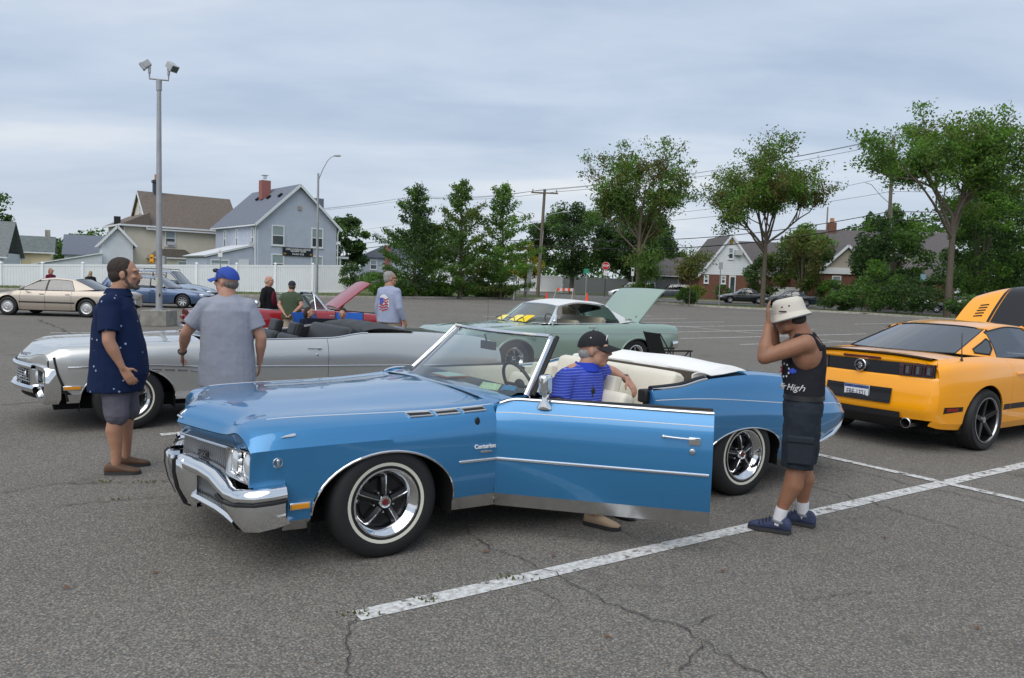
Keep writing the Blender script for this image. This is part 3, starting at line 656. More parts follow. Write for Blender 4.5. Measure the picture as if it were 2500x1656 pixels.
# beige house
BG = siding('beige_siding', srgb(216, 208, 190))
h = house('house', 'beige two storey house with brown shingle roof behind the light pole', -46.2, 93, 39.8)
h.box('wall', BG, 0, 13.4, 0, 8, 0, 6.75); h.gable_roof('roof', SHB, 2.7, 13.4, -.2, 8, 6.7, 11.0, 'u', .4, trim=TRIM); h.gable_wall(BG, 0, 8, 2.6, 6.7, 10.7, .15, 'u')
mb = MB(); mb.prism([(-.6, 6.7), (2.7, 6.7), (2.7, 8.3)], lambda a, b: (a, -.5, b), lambda a, b: (a, 8.4, b)); mb.build('hip_roof', SHB, h.r, smooth=0)
mb = MB(); mb.bar((-.6, -.5, 6.62), (13.8, -.5, 6.62), .16, .2); mb.bar((-.6, -.5, 6.62), (-.6, 8.3, 6.62), .16, .2); mb.build('gutter', TRIM, h.r, smooth=0)
h.window(4.5, 5.75, 4.4, 6.35, ac=True); h.window(11.5, 12.6, 4.4, 6.3, ac=True); h.window(1.2, 1.9, 4.0, 6.1, 0, 'l'); h.window(4.6, 5.3, 4.0, 6.1, 0, 'l'); h.window(1.2, 2.0, .9, 2.4, 0, 'l'); h.window(4.0, 4.8, .9, 2.4, 0, 'l')
h.window(3.0, 3.8, 7.6, 9.4, 2.6, 'l')
mb = MB(); mb.prism([(2.4, 3.0), (7.6, 3.0), (6.2, 4.0), (3.8, 4.0)], lambda a, b: (a, -2.2, b), lambda a, b: (a, 0, b)); mb.build('bay_roof', SHB, h.r, smooth=0); h.box('bay_trim', TRIM, 2.35, 7.65, -2.25, -.02, 2.85, 3.0); h.box('bay_wall', BG, 2.9, 7.2, -1.9, -.02, 0, 2.86); h.window(5.4, 6.9, .7, 2.6, -1.9)
mb = MB(); mb.box((4.6, 3.9, 11.4), (.75, .75, 2.6)); c = mb.build('chimney', mat('dark_chimney', srgb(62, 72, 82), .8), h.r, smooth=0); mb = MB(); mb.box((4.6, 3.9, 12.5), (.95, .95, .3)); mb.build('chimney_collar', MATS['dark_chimney'], c, smooth=0); mb = MB(); mb.box((4.6, 3.9, 13.0), (.38, .38, .75)); mb.build('chimney_pot', mat('copper', srgb(190, 130, 90), .5), c, smooth=0)
mb = MB(); mb.tube([(-.06, -.06, 6.5), (-.06, -.06, .3)], .07, 6); mb.build('downpipe', TRIM, h.r)
# white garage and far roofs on the left
WS = siding('white_siding', (.68, .71, .75))
h = house('house', 'low white sided building with a pointed brown roof left of beige house', -49.4, 85, 30)
h.box('wall', WS, 4.2, 7.4, 2, 9, 0, 4.5); h.gable_roof('roof', SHB, 4.2, 7.4, 2, 9, 4.5, 6.3, 'v', .4, trim=TRIM); mb = MB(); mb.prism([(-2.4, 0), (4.2, 0), (4.2, 3.1), (-2.4, 1.6)], lambda a, b: (a, 1, b), lambda a, b: (a, 7, b)); mb.build('shed_wall', WS, h.r, smooth=0)
mb = MB(); mb.prism([(-2.6, 1.62), (4.2, 3.12), (4.2, 3.25), (-2.6, 1.75)], lambda a, b: (a, .8, b), lambda a, b: (a, 7.2, b)); mb.build('shed_roof', TRIM, h.r, smooth=0)
mb = MB(); mb.box((6.1, 7.6, 6.6), (.7, .7, 2.4)); mb.build('chimney', mat('black_chimney', (.02, .022, .024), .8), h.r, smooth=0); h.gable_wall(WS, 4.2, 7.4, 2, 4.5, 6.3)
h = house('house', 'tan cottage with mossy green grey roof beyond the fence end', -56.5, 83, 28)
TN = siding('tan_siding', srgb(196, 184, 150)); h.box('wall', TN, 2.5, 6.4, 0, 5, 0, 3.3); h.gable_roof('roof', mat('mossy_shingle', srgb(104, 112, 110), .95, var=.25, vscale=3), 2.5, 6.4, 0, 5, 3.2, 4.7, 'u', .4, trim=TRIM); h.window(2.9, 3.6, 1.7, 3.0)
mb = MB(); mb.box((6.0, 2.5, 4.9), (.5, .5, 1.4)); mb.build('chimney', CONC, h.r, smooth=0)
h = house('house', 'small pale house with steep grey roof cut by the picture edge', -48.4, 72, 20)
h.box('wall', WS, -6, 1.3, 0, 6, 0, 2.7); h.gable_roof('roof', mat('old_grey_shingle', srgb(118, 122, 122), .95, var=.2, vscale=4), -6, 1.3, 0, 6, 2.6, 5.6, 'u', .35, trim=TRIM); h.window(.1, .8, 1.2, 2.4)
h = house('house', 'distant grey roofed shed between the tan cottage and white building', -62, 104, 25)
h.box('wall', WS, 2, 13, 0, 6, 0, 3.2); h.gable_roof('roof', SHG, 2, 13, 0, 6, 3.2, 5.7, 'u', .3); mb = MB(); mb.box((14.6, 3, 2.6), (2.4, 2, 1.9)); mb.build('brick_shed', mat('orange_brick', srgb(180, 118, 84), .9), h.r, smooth=0)
# pale house with brick chimney behind the planted bed, centre
h = house('house', 'pale blue grey house with brick chimney and porch behind the shrubs', -21.2, 108, 8)
h.box('wall', siding('pale_siding', srgb(184, 194, 204)), 0, 8, 0, 8, 0, 4.1); mb = MB(); mb.prism([(-.4, 4.0), (8.4, 4.0), (5.5, 5.6), (3.0, 5.6)], lambda a, b: (a, -.4, b), lambda a, b: (a, 8.4, b)); mb.build('roof', SHG, h.r, smooth=0)
mb = MB(); mb.box((3.7, -.2, 2.9), (.7, .5, 5.6)); mb.build('chimney', MATS['red_brick'], h.r, smooth=0); h.window(1.3, 2.3, 2.3, 3.7); mb = MB(); mb.prism([(.9, 1.55), (3.3, 1.55), (3.3, 2.0), (1.1, 2.0)], lambda a, b: (a, -1.2, b), lambda a, b: (a, 0, b)); mb.build('porch_roof', SHG, h.r, smooth=0); h.box('garage_door', TRIM, 1.6, 3.2, -.06, 0, 0, 1.5)
h = house('house', 'white rendered house wall glimpsed between the planted trees', -10.5, 112, 4)
h.box('wall', mat('white_render', (.74, .76, .78), .7), 0, 3.6, 0, 8, 0, 5.0); mb = MB(); mb.prism([(-.3, 5.0), (3.9, 5.0), (1.8, 6.4)], lambda a, b: (a, -.3, b), lambda a, b: (a, 8, b)); mb.build('roof', SHD, h.r, smooth=0); h.window(1.2, 2.2, 2.8, 4.2)
# white gabled cape with brick ground floor
BR = mat('brick_wall', srgb(118, 82, 68), .92, var=.25, vscale=5)
h = house('house', 'white gabled cottage with red brick ground floor and grey roof', 22.5, 95, 2)
h.box('wall', BR, 0, 7.3, 0, 10, 0, 3.0); h.gable_wall(siding('bright_white_siding', (.76, .79, .82), .2), -.05, 7.35, -.04, 3.0, 7.7, .2)
h.gable_roof('roof', SHD, 0, 7.3, 0, 10, 3.0, 7.75, 'v', .3, trim=TRIM); h.window(3.3, 4.0, 4.9, 6.3, -.04); mb = MB(); mb.box((4.5, -.3, 5.7), (.85, .6, .6)); mb.build('air_conditioner', mat('ac_grey', (.5, .5, .5), .5), h.r, smooth=0)
h.window(2.6, 3.2, 1.9, 2.9); h.window(.5, 1.1, 1.9, 2.9); d = h.box('door', TRIM, 3.6, 4.4, -.1, 0, .6, 2.95); h.box('door_pane', PANE, 3.75, 4.25, -.13, -.1, .9, 2.75, d); mb = MB(); mb.box((3.65, -.05, 7.0), (.4, .12, .5)); mb.build('gable_vent', MATS['gilt'], h.r, smooth=0)
h.box('step', CONC, 3.2, 4.8, -.9, 0, 0, .5); h.box('side_wall', BR, 7.3, 13.2, 5.0, 10, 0, 3.0); mb = MB(); mb.prism([(4.4, 3.0), (10.5, 3.0), (7.5, 7.6)], lambda a, b: (3.65, a, b), lambda a, b: (13.6, a, b)); mb.build('side_roof', SHD, h.r, smooth=0); h.window(8.2, 9.2, 1.6, 2.8, 5.0)
# grey house with gabled porch and dormer
GH = siding('taupe_siding', srgb(170, 162, 150)); h = house('house', 'taupe house with dark roof, gabled porch and dormer behind trees', 34.0, 88, -6)
h.box('wall', BR, 0, 16, 3, 12, 0, 3.6); h.gable_roof('roof', SHD, 0, 16.5, 3, 12, 3.5, 8.7, 'u', .4, trim=TRIM); h.gable_wall(GH, 3, 12, -.02, 3.6, 8.6, .1, 'u')
h.box('porch_wall', BR, .6, 5.6, 0, 3, 0, 3.4); h.gable_wall(GH, .5, 5.7, -.05, 4.1, 6.5); h.gable_roof('porch_roof', SHD, .6, 5.6, -.1, 6, 4.1, 6.55, 'v', .3, trim=TRIM); h.box('porch_beam', TRIM, .2, 6.0, -.2, 0, 3.4, 4.1); h.window(1.6, 2.6, 1.5, 3.2); h.window(4.3, 5.2, 1.5, 3.2)
h.box('dormer_wall', GH, 9.2, 11.6, 4.5, 8, 5.0, 7.2); h.gable_wall(GH, 9.2, 11.6, 4.48, 7.2, 8.6); h.gable_roof('dormer_roof', SHD, 9.2, 11.6, 4.5, 8, 7.2, 8.6, 'v', .2, trim=TRIM); h.window(9.8, 11.0, 5.4, 7.1, 4.48)
mb = MB(); mb.box((3.4, 7.5, 9.1), (.9, .8, 1.3)); c = mb.build('chimney', BR, h.r, smooth=0); mb = MB(); mb.box((3.4, 7.5, 10.0), (.4, .4, .55)); mb.build('chimney_pot', MATS['copper'], c, smooth=0)
# grey sided house left of the cape
h = house('house', 'low grey sided house half hidden left of the white cottage', 16.2, 104, 2)
h.box('wall', siding('mid_grey_siding', srgb(120, 122, 128)), 0, 8.5, 0, 8, 0, 2.9); h.gable_roof('roof', SHD, 0, 8.5, 0, 8, 2.9, 5.2, 'u', .4, trim=TRIM); h.window(5.6, 7.0, .9, 2.5); h.window(1.5, 2.6, .9, 2.5)

# ------------------------------------------------------------------ fences
VIN = mat('white_vinyl_fence', (.86, .87, .89), .45, var=.03, vscale=2)
def fence(label, pts, hgt, ztop=None, sp=2.9, m=VIN):
 r = thing('vinyl_fence', label, 'fence', (pts[0][0], pts[0][1], zt_(pts[0][1]))); O = r.location
 first = True; pan = None
 for (a, b) in zip(pts, pts[1:]):
  A, Bv = Vector((*a, 0)), Vector((*b, 0)); L = (Bv-A).length; n = max(1, round(L/sp)); d = (Bv-A)/L; nn = Vector((-d.y, d.x, 0))
  for i in range(n+1):
   if i == 0 and not first: continue
   p = A+d*(L*i/n); zt0 = ztop(p.x) if ztop else zt_(p.y)+hgt; zb = max(zt0-hgt, zt_(p.y)-.3)
   mb = MB(); mb.box((p.x-O.x, p.y-O.y, (zt0+.06+zb)/2-O.z), (.15, .15, zt0+.06-zb)); po = mb.build('post', m, r, smooth=0)
   mb = MB(); mb.box((p.x-O.x, p.y-O.y, zt0+.09-O.z), (.20, .20, .05)); mb.add([(p.x-O.x+dx_*.1, p.y-O.y+dy_*.1, zt0+.115-O.z) for (dx_, dy_) in ((-1, -1), (1, -1), (1, 1), (-1, 1))]+[(p.x-O.x, p.y-O.y, zt0+.2-O.z)], [(0, 1, 4), (1, 2, 4), (2, 3, 4), (3, 0, 4)]); mb.build('post_cap', m, po, smooth=0)
  for i in range(n):
   p, q = A+d*(L*i/n+.06), A+d*(L*(i+1)/n-.06); za, zb_ = (ztop(p.x), ztop(q.x)) if ztop else (zt_(p.y)+hgt, zt_(q.y)+hgt); w_ = (q-p).length
   for (o, hh, th) in ((-.08, .16, .08), (-hgt+.14, .18, .08)):
    mb = MB(); mb.bar((p.x-O.x, p.y-O.y, za+o-O.z), (q.x-O.x, q.y-O.y, zb_+o-O.z), th, hh); mb.build('rail', m, r, smooth=0)
   k = int(w_/.18); mb = MB()
   for j in range(k):
    s0, s1 = j/k, (j+1)/k-.012/w_; c0, c1 = p.lerp(q, s0), p.lerp(q, s1); t0, t1 = lerp(za, zb_, s0)-.14, lerp(za, zb_, s1)-.14; bb0, bb1 = t0-hgt+.3, t1-hgt+.3
    V = [(c0-nn*.02, t0), (c1-nn*.02, t1), (c1+nn*.02, t1), (c0+nn*.02, t0)]
    mb.add([(v.x-O.x, v.y-O.y, z-O.z) for (v, z) in V]+[(v.x-O.x, v.y-O.y, z-O.z) for ((v, _), z) in zip(V, (bb0, bb1, bb1, bb0))], [(0, 1, 2, 3), (7, 6, 5, 4), (0, 4, 5, 1), (1, 5, 6, 2), (2, 6, 7, 3), (3, 7, 4, 0)])
   tag(mb.build('fence_boards', m, r, smooth=0), None, kind='stuff')
  first = False
fence('long white vinyl privacy fence along the back of the lot', [(-46, 56.5), (-38, 58), (-25.4, 62.7), (-14.1, 67.0), (-14.2, 72)], 2.38, ztop=lambda x: 2.0+.0367*(x+38))
fence('distant white vinyl fence across the street behind the barricade', [(.8, 105), (6.5, 106)], 2.2)
fence('shaded pale fence under the big oaks across the street', [(6.7, 106), (21, 109)], 2.1, m=mat('shade_grey_fence', (.42, .43, .44), .6))  # white fence carried on; the oaks' shade is put into its grey colour
fence('short white vinyl fence beside the white cottage', [(29.8, 92), (35.5, 92.5)], 1.7, sp=1.9)

# ------------------------------------------------------------------ poles, lamps, wires
GALV = mat('galvanised_steel', (.36, .37, .38), .5, .4, var=.12, vscale=3)
WOODP = mat('weathered_pole', (.16, .13, .10), .9, var=.3, vscale=4, stretch=(6, 6, .6))
r = thing('light_pole', 'tall grey floodlight pole on a square concrete block', 'light pole', (-11.33, 25, 0))
mb = MB(); mb.prism([(-.42, 0), (.42, 0), (.40, .50), (-.40, .50)], lambda a, b: (a, -.42, b), lambda a, b: (a, .42, b)); mb.build('concrete_base', mat('base_concrete', (.25, .24, .21), .9, var=.3, vscale=4, bump=.3), r, smooth=0, bevel=.02)
mb = MB(); mb.tube([(0, 0, .5), (0, 0, 4), (0, 0, 7.45)], [.10, .085, .065], 16); mb.build('pole', GALV, r); mb = MB(); mb.box((0, 0, .52), (.34, .34, .04)); mb.build('base_flange', GALV, r, smooth=0); mb = MB(); mb.ell((.06, -.085, .98), (.025, .02, .06)); mb.build('hand_hole', BLACK, r)
mb = MB(); mb.tube([(0, 0, 7.4), (0, 0, 7.72)], .085, 16); mb.tube([(-.30, 0, 7.95), (-.30, 0, 7.76), (.30, 0, 7.72), (.30, 0, 7.91)], .03, 8); mb.build('cross_arm', GALV, r)
LH = mat('lamp_housing', (.42, .44, .45), .5)
for (s, x) in ((-1, -.30), (1, .30)):
 zb_ = 7.93 if s < 0 else 7.89
 mb = MB(); mb.tube([(x, 0, zb_), (x, 0, zb_+.16)], .045, 10); mb.ell((x, 0, zb_+.16), (.05, .05, .05)); kn = mb.build('knuckle', LH, r)
 R = Matrix.Rotation(rad(-25*s), 3, 'Z') @ Matrix.Rotation(rad(38*s), 3, 'Y'); c = Vector((x+s*.09, 0, zb_+.27)); mb = MB(); mb.box(c, (.23, .25, .20), R); hd = mb.build('lamp_head', LH, r, smooth=0, bevel=.02)
 mb = MB(); mb.box(c+R @ Vector((s*.15, 0, 0)), (.07, .27, .22), R); mb.build('lamp_visor', LH, hd, smooth=0); mb = MB(); mb.box(c+R @ Vector((s*.165, 0, 0)), (.05, .22, .17), R); mb.build('lamp_lens', mat('lamp_lens', (.10, .11, .12), .15), hd, smooth=0)
mb = MB(); mb.box((-.17, -.13, 2.12), (.12, .06, .27)); sgn = mb.build('sign_plate', mat('sign_yellow', srgb(240, 165, 20), .5), r, smooth=0, bevel=.01); mb = MB(); mb.box((-.17, -.165, 2.16), (.07, .01, .04)); mb.box((-.17, -.165, 2.02), (.07, .01, .025)); mb.build('sign_print', BLACKP, sgn, smooth=0)
mb = MB(); mb.box((.15, .02, 2.10), (.10, .12, .26)); mb.build('control_box', GALV, r, smooth=0); mb = MB(); mb.box((-.04, -.09, 1.42), (.06, .012, .26)); mb.build('sticker', mat('sticker_pale', srgb(190, 190, 160), .7, var=.4, vscale=30), r, smooth=0)
r = thing('street_lamp', 'slim curved arm street lamp standing before the white fence', 'street lamp', (-16.35, 65, zt_(65)))
mb = MB(); mb.tube([(0, 0, 0), (0, 0, 9.9)], [.13, .085], 12); mb.build('pole', GALV, r); mb = MB(); mb.tube([(0, 0, 9.3), (.35, 0, 10.2), (.75, 0, 10.95), (1.05, 0, 11.25), (1.35, 0, 11.35)], [.04, .035, .035, .03, .03], 8); mb.build('arm', GALV, r); mb = MB(); mb.ell((1.55, 0, 11.38), (.32, .14, .09), 14, 8); mb.build('lamp_head', LH, r)
def util_pole(x, y, hgt, label, arm=1, lamp=True, lean=0, az=.1):
 r = thing('utility_pole', label, 'utility pole', (x, y, zt_(y)), az, 'utility poles along the street'); top = Vector((lean, 0, hgt))
 mb = MB(); mb.tube([(0, 0, -.2), top*.5, top], [.19, .16, .13], 12); mb.build('pole', WOODP, r)
 if arm:
  c = top*.965; mb = MB(); mb.bar(c+Vector((-1.3, -.16, 0)), c+Vector((1.3, -.16, 0)), .10, .13); ca = mb.build('cross_arm', WOODP, r, smooth=0)
  for q in (-1.15, 0, 1.15): mb = MB(); mb.tube([c+Vector((q, -.16, .05)), c+Vector((q, -.16, .32))], .05, 6); mb.build('insulator', mat('insulator', (.12, .11, .1), .4), ca)
 if lamp:
  mb = MB(); p = top*.74; mb.tube([p, p+Vector((.9, -.8, .35)), p+Vector((1.6, -1.4, .45))], .04, 6); mb.ell(p+Vector((1.9, -1.6, .45)), (.38, .18, .10)); mb.build('street_light', GALV, r)
  mb = MB(); p = top*.62; mb.tube([p+Vector((-.1, 0, 0)), p+Vector((-1.0, 0, .7)), p+Vector((-1.9, 0, 1.6)), p+Vector((-2.5, 0, 1.75))], .03, 6); mb.build('guy_bracket', GALV, r)
 mb = MB(); mb.tube([(.16, -.12, 3.4), top*.62+Vector((.12, -.14, 0))], .035, 6); mb.build('conduit', GALV, r)
util_pole(2.35, 76, 10.4, 'leaning wooden utility pole with cross arm beside the driveway', 1, True, .35)
util_pole(-15.0, 120, 13.6, 'far utility pole rising behind the planted conical trees', 1, False)
util_pole(34.2, 72, 15.6, 'tall utility pole half hidden in the leafy tree by street', 0, True, -.2)
mb = MB(); mb.tube([(38.3, 97, 0), (38.3, 97, 12.4)], [.12, .09], 8); tag(mb.build('flag_pole', mat('bare_pole', (.25, .22, .2), .8), None), 'thin bare pole rising behind the taupe house roof', 'pole')
WIRE = mat('power_cable', (.015, .015, .017), .6)
def wire(a, b, sag, rr_, label):
 A, Bv = Vector(a), Vector(b); mb = MB(); mb.tube([A.lerp(Bv, i/16)-Vector((0, 0, sag*4*(i/16)*(1-i/16))) for i in range(17)], rr_, 4); tag(mb.build('power_line', WIRE, None), label, 'power line', 'power lines strung between the poles')
P1, P2, P0 = (2.7, 76, 10.6), (34.1, 72, 16.0), (-15, 120, 14.4)
for (dx_, dz_) in ((-1.1, .1), (0, .3), (1.1, .1)):
 wire((P1[0]+dx_, P1[1], P1[2]+dz_), (P2[0]+dx_, P2[1], P2[2]-.2+dz_), .6, .018, 'top cable of the trio from leaning pole to tall pole'); wire((P1[0]+dx_, P1[1], P1[2]+dz_), (P0[0]+dx_, P0[1], P0[2]+dz_), .5, .018, 'top cable of the trio above the three conical trees'); wire((P0[0]+dx_, P0[1], P0[2]+dz_), (-62, 160, 14+dz_), .9, .018, 'top cable of the trio running behind the blue grey house'); wire((P2[0]+dx_, P2[1], P2[2]+dz_), (70, 62, 20.5+dz_), .8, .018, 'top cable of the trio beyond the tall pole in leaves')
for (za, zb_, zc, rr_, sg_, nm_) in ((7.9, 12.6, 10.8, .015, .9, 'upper thin'), (6.2, 9.4, 8.6, .035, 1.1, 'lower thick'), (5.5, 8.6, 7.8, .045, 1.2, 'lowest and thickest'), (7.2, 11.2, 9.6, .015, .6, 'middle thin')):
 wire((2.6, 76, za), (34.1, 72, zb_), sg_, rr_, nm_+' cable crossing before the white cottage'); wire((2.6, 76, za), (-15, 120, zc), sg_*.5, rr_, nm_+' cable from leaning pole past the conical trees'); wire((-15, 120, zc), (-60, 150, zc-1.5), 1.2, rr_, nm_+' cable running behind the blue grey house'); wire((34.1, 72, zb_), (72, 60, zb_+1.5), .6, rr_, nm_+' cable leaving the tall pole through the leaves')

# ------------------------------------------------------------------ signs and road furniture
POST = mat('sign_post', (.3, .31, .31), .6, .3); GREEN = mat('street_sign_green', srgb(40, 150, 120), .5); RED = mat('stop_red', srgb(190, 28, 34), .45); SW = mat('sign_white', (.72, .73, .74), .5)
def post_sign(name, label, x, y, hgt, plates, pr=.035, pm=POST, rz=0, cat='sign'):
 r = thing(name, label, cat, (x, y, zt_(y)), rz); mb = MB(); mb.tube([(0, .02, -.1), (0, .02, hgt)], pr, 8); mb.build('post', pm, r)
 for (nm, m_, zc, w_, h_, dx_) in plates: mb = MB(); mb.box((dx_, -.03, zc), (w_, .02, h_)); mb.build(nm, m_, r, smooth=0, bevel=.006)
 return r
r = post_sign('stop_sign', 'red octagonal stop sign with white border across the street', 10.26, 88, 3.9, [('small_plate', SW, 2.65, .45, .55, 0)], .04, mat('dark_post', (.05, .05, .05), .6))
mb = MB(); o8 = [(.46*math.cos(pi/8+i*pi/4), .46*math.sin(pi/8+i*pi/4)) for i in range(8)]; mb.prism(o8, lambda a, b: (a, -.04, 3.45+b), lambda a, b: (a, -.02, 3.45+b)); pl = mb.build('octagon_border', SW, r, smooth=0); mb = MB(); mb.prism([(a*.93, b*.93) for (a, b) in o8], lambda a, b: (a, -.05, 3.45+b), lambda a, b: (a, -.04, 3.45+b)); mb.build('octagon_face', RED, r, smooth=0); text('lettering', 'STOP', .33, SW, r, frame((0, -.055, 3.45), (1, 0, 0), (0, 0, 1)), extrude=.004, sx=.85, bold=.012)
r = post_sign('street_name_sign', 'two stacked green street name plates on a pale post', 8.31, 90, 2.95, [('name_plate', GREEN, 2.7, .72, .24, 0), ('upper_name_plate', GREEN, 2.97, .45, .24, 0)], .035, mat('pale_post', (.5, .48, .42), .7))
post_sign('notice_sign', 'white and orange yellow notice plates stacked on one square post', .03, 66, 2.9, [('top_plate', SW, 2.70, .26, .42, 0), ('orange_plate', mat('sign_orange', srgb(235, 150, 25), .5), 2.28, .66, .30, 0), ('white_plate', SW, 1.80, .42, .55, 0)], .05, SW)
post_sign('sign_back', 'tall grey sheet metal sign seen from behind beside the pole', 1.14, 70, 2.4, [('panel', GALV, 1.9, .42, 2.5, 0)], .03).rotation_euler = (0, rad(7), 0)
post_sign('parking_sign', 'small white no parking plate rising above the white fence', -22.5, 60, 3.3, [('plate', SW, 3.0, .34, .52, 0), ('red_print', mat('print_red', srgb(190, 90, 90), .6), 3.1, .24, .06, 0)], .04)
post_sign('sign_back', 'blank grey plate on a tall post before the white cottage', 16.7, 63.5, 3.6, [('plate', GALV, 3.35, .33, .55, 0)], .04)
post_sign('accessible_sign', 'small pale blue plate on a post by dark bushes', 33.6, 64.5, 3.0, [('plate', mat('sign_paleblue', srgb(150, 190, 200), .5), 2.9, .42, .58, 0)], .04)
post_sign('parking_sign', 'tall narrow white and red plate right of the stop sign', 13.6, 90, 3.2, [('plate', SW, 2.9, .32, .95, 0), ('red_print', MATS['print_red'], 3.1, .22, .3, 0)], .04)
CO = mat('cone_orange', srgb(255, 85, 45), .5)
for (x, y, lab) in ((2.85, 67.2, 'orange traffic cone beside the leaning utility pole'), (6.3, 67.0, 'orange traffic cone on the stop sign side of barricade')):
 r = thing('traffic_cone', lab, 'cone', (x, y, zt_(y)), 0, 'traffic cones across the driveway'); mb = MB(); mb.lathe([(.17, .03), (.14, .06), (.05, .70), (.03, .72), (0, .72)], None, 16); mb.build('cone_body', CO, r); mb = MB(); mb.box((0, 0, .015), (.38, .38, .03)); mb.build('base', CO, r, smooth=0)
r = thing('barricade', 'sawhorse barricade with orange and white striped plank', 'barricade', (4.6, 70, zt_(70)))
for i in range(6): mb = MB(); mb.box((-.72+.24*i+.12, 0, .92), (.24, .03, .24)); mb.build('striped_panel', CO if i % 2 == 0 else SW, r, smooth=0)
for s in (-1, 1):
 for q in (-1, 1): mb = MB(); mb.bar((s*.72, q*.02, 1.05), (s*.72+s*.10+q*.22, q*.4, 0), .06, .09); mb.build('leg', mat('raw_timber', (.5, .45, .36), .8), r, smooth=0)

# ------------------------------------------------------------------ trees and shrubs
def leaf_mat(name, c):
 m = mat(name, c, .55, spec=.3); t = m.node_tree; b = t.nodes['Principled BSDF']; o = [n for n in t.nodes if n.type == 'OUTPUT_MATERIAL'][0]
 tr = t.nodes.new('ShaderNodeBsdfTranslucent'); tr.inputs[0].default_value = (c[0]*1.5, c[1]*1.6, c[2]*.9, 1); mx = t.nodes.new('ShaderNodeMixShader'); mx.inputs[0].default_value = .35
 t.links.new(b.outputs[0], mx.inputs[1]); t.links.new(tr.outputs[0], mx.inputs[2]); t.links.new(mx.outputs[0], o.inputs[0]); return m
LEAF = {'green': [(.085, .165, .035), (.11, .20, .045), (.06, .12, .028)], 'olive': [(.11, .15, .032), (.145, .18, .045), (.075, .11, .026)], 'dark': [(.042, .082, .028), (.055, .10, .034), (.030, .060, .022)], 'bright': [(.11, .22, .035), (.145, .27, .045), (.075, .155, .03)], 'yellow': [(.36, .31, .025), (.26, .26, .025), (.15, .18, .025)], 'rust': [(.125, .12, .04), (.15, .13, .045), (.095, .11, .032)]}
LM = {k: [leaf_mat('leaf_%s_%d' % (k, i), c) for i, c in enumerate(v)] for k, v in LEAF.items()}
BARK = mat('bark', (.13, .105, .08), .95, var=.35, vscale=5, bump=.6, bscale=14, stretch=(4, 4, .8))
def leaf(V, F, MI, p, sz, rr, mi, up=.4):
 n = Vector((rr.gauss(0, 1), rr.gauss(0, 1), rr.gauss(0, 1)+up)).normalized(); a = n.orthogonal().normalized(); b = n.cross(a); t = rr.uniform(0, 6.28); x = (a*math.cos(t)+b*math.sin(t))*sz; y = (b*math.cos(t)-a*math.sin(t))*sz*.55
 o = len(V); V += [p-x, p-y*.9, p+x, p+y*.9]; F.append((o, o+1, o+2, o+3)); MI.append(mi)
def finish_crown(V, F, MI, pal, root, name='crown'):
 mb = MB(); mb.v = [tuple(v) for v in V]; mb.f = F; o = mb.build(name, [q for p_ in pal for q in LM[p_]], root, smooth=0); o.data.polygons.foreach_set('material_index', MI[:len(o.data.polygons)]); o.data.update(); return o
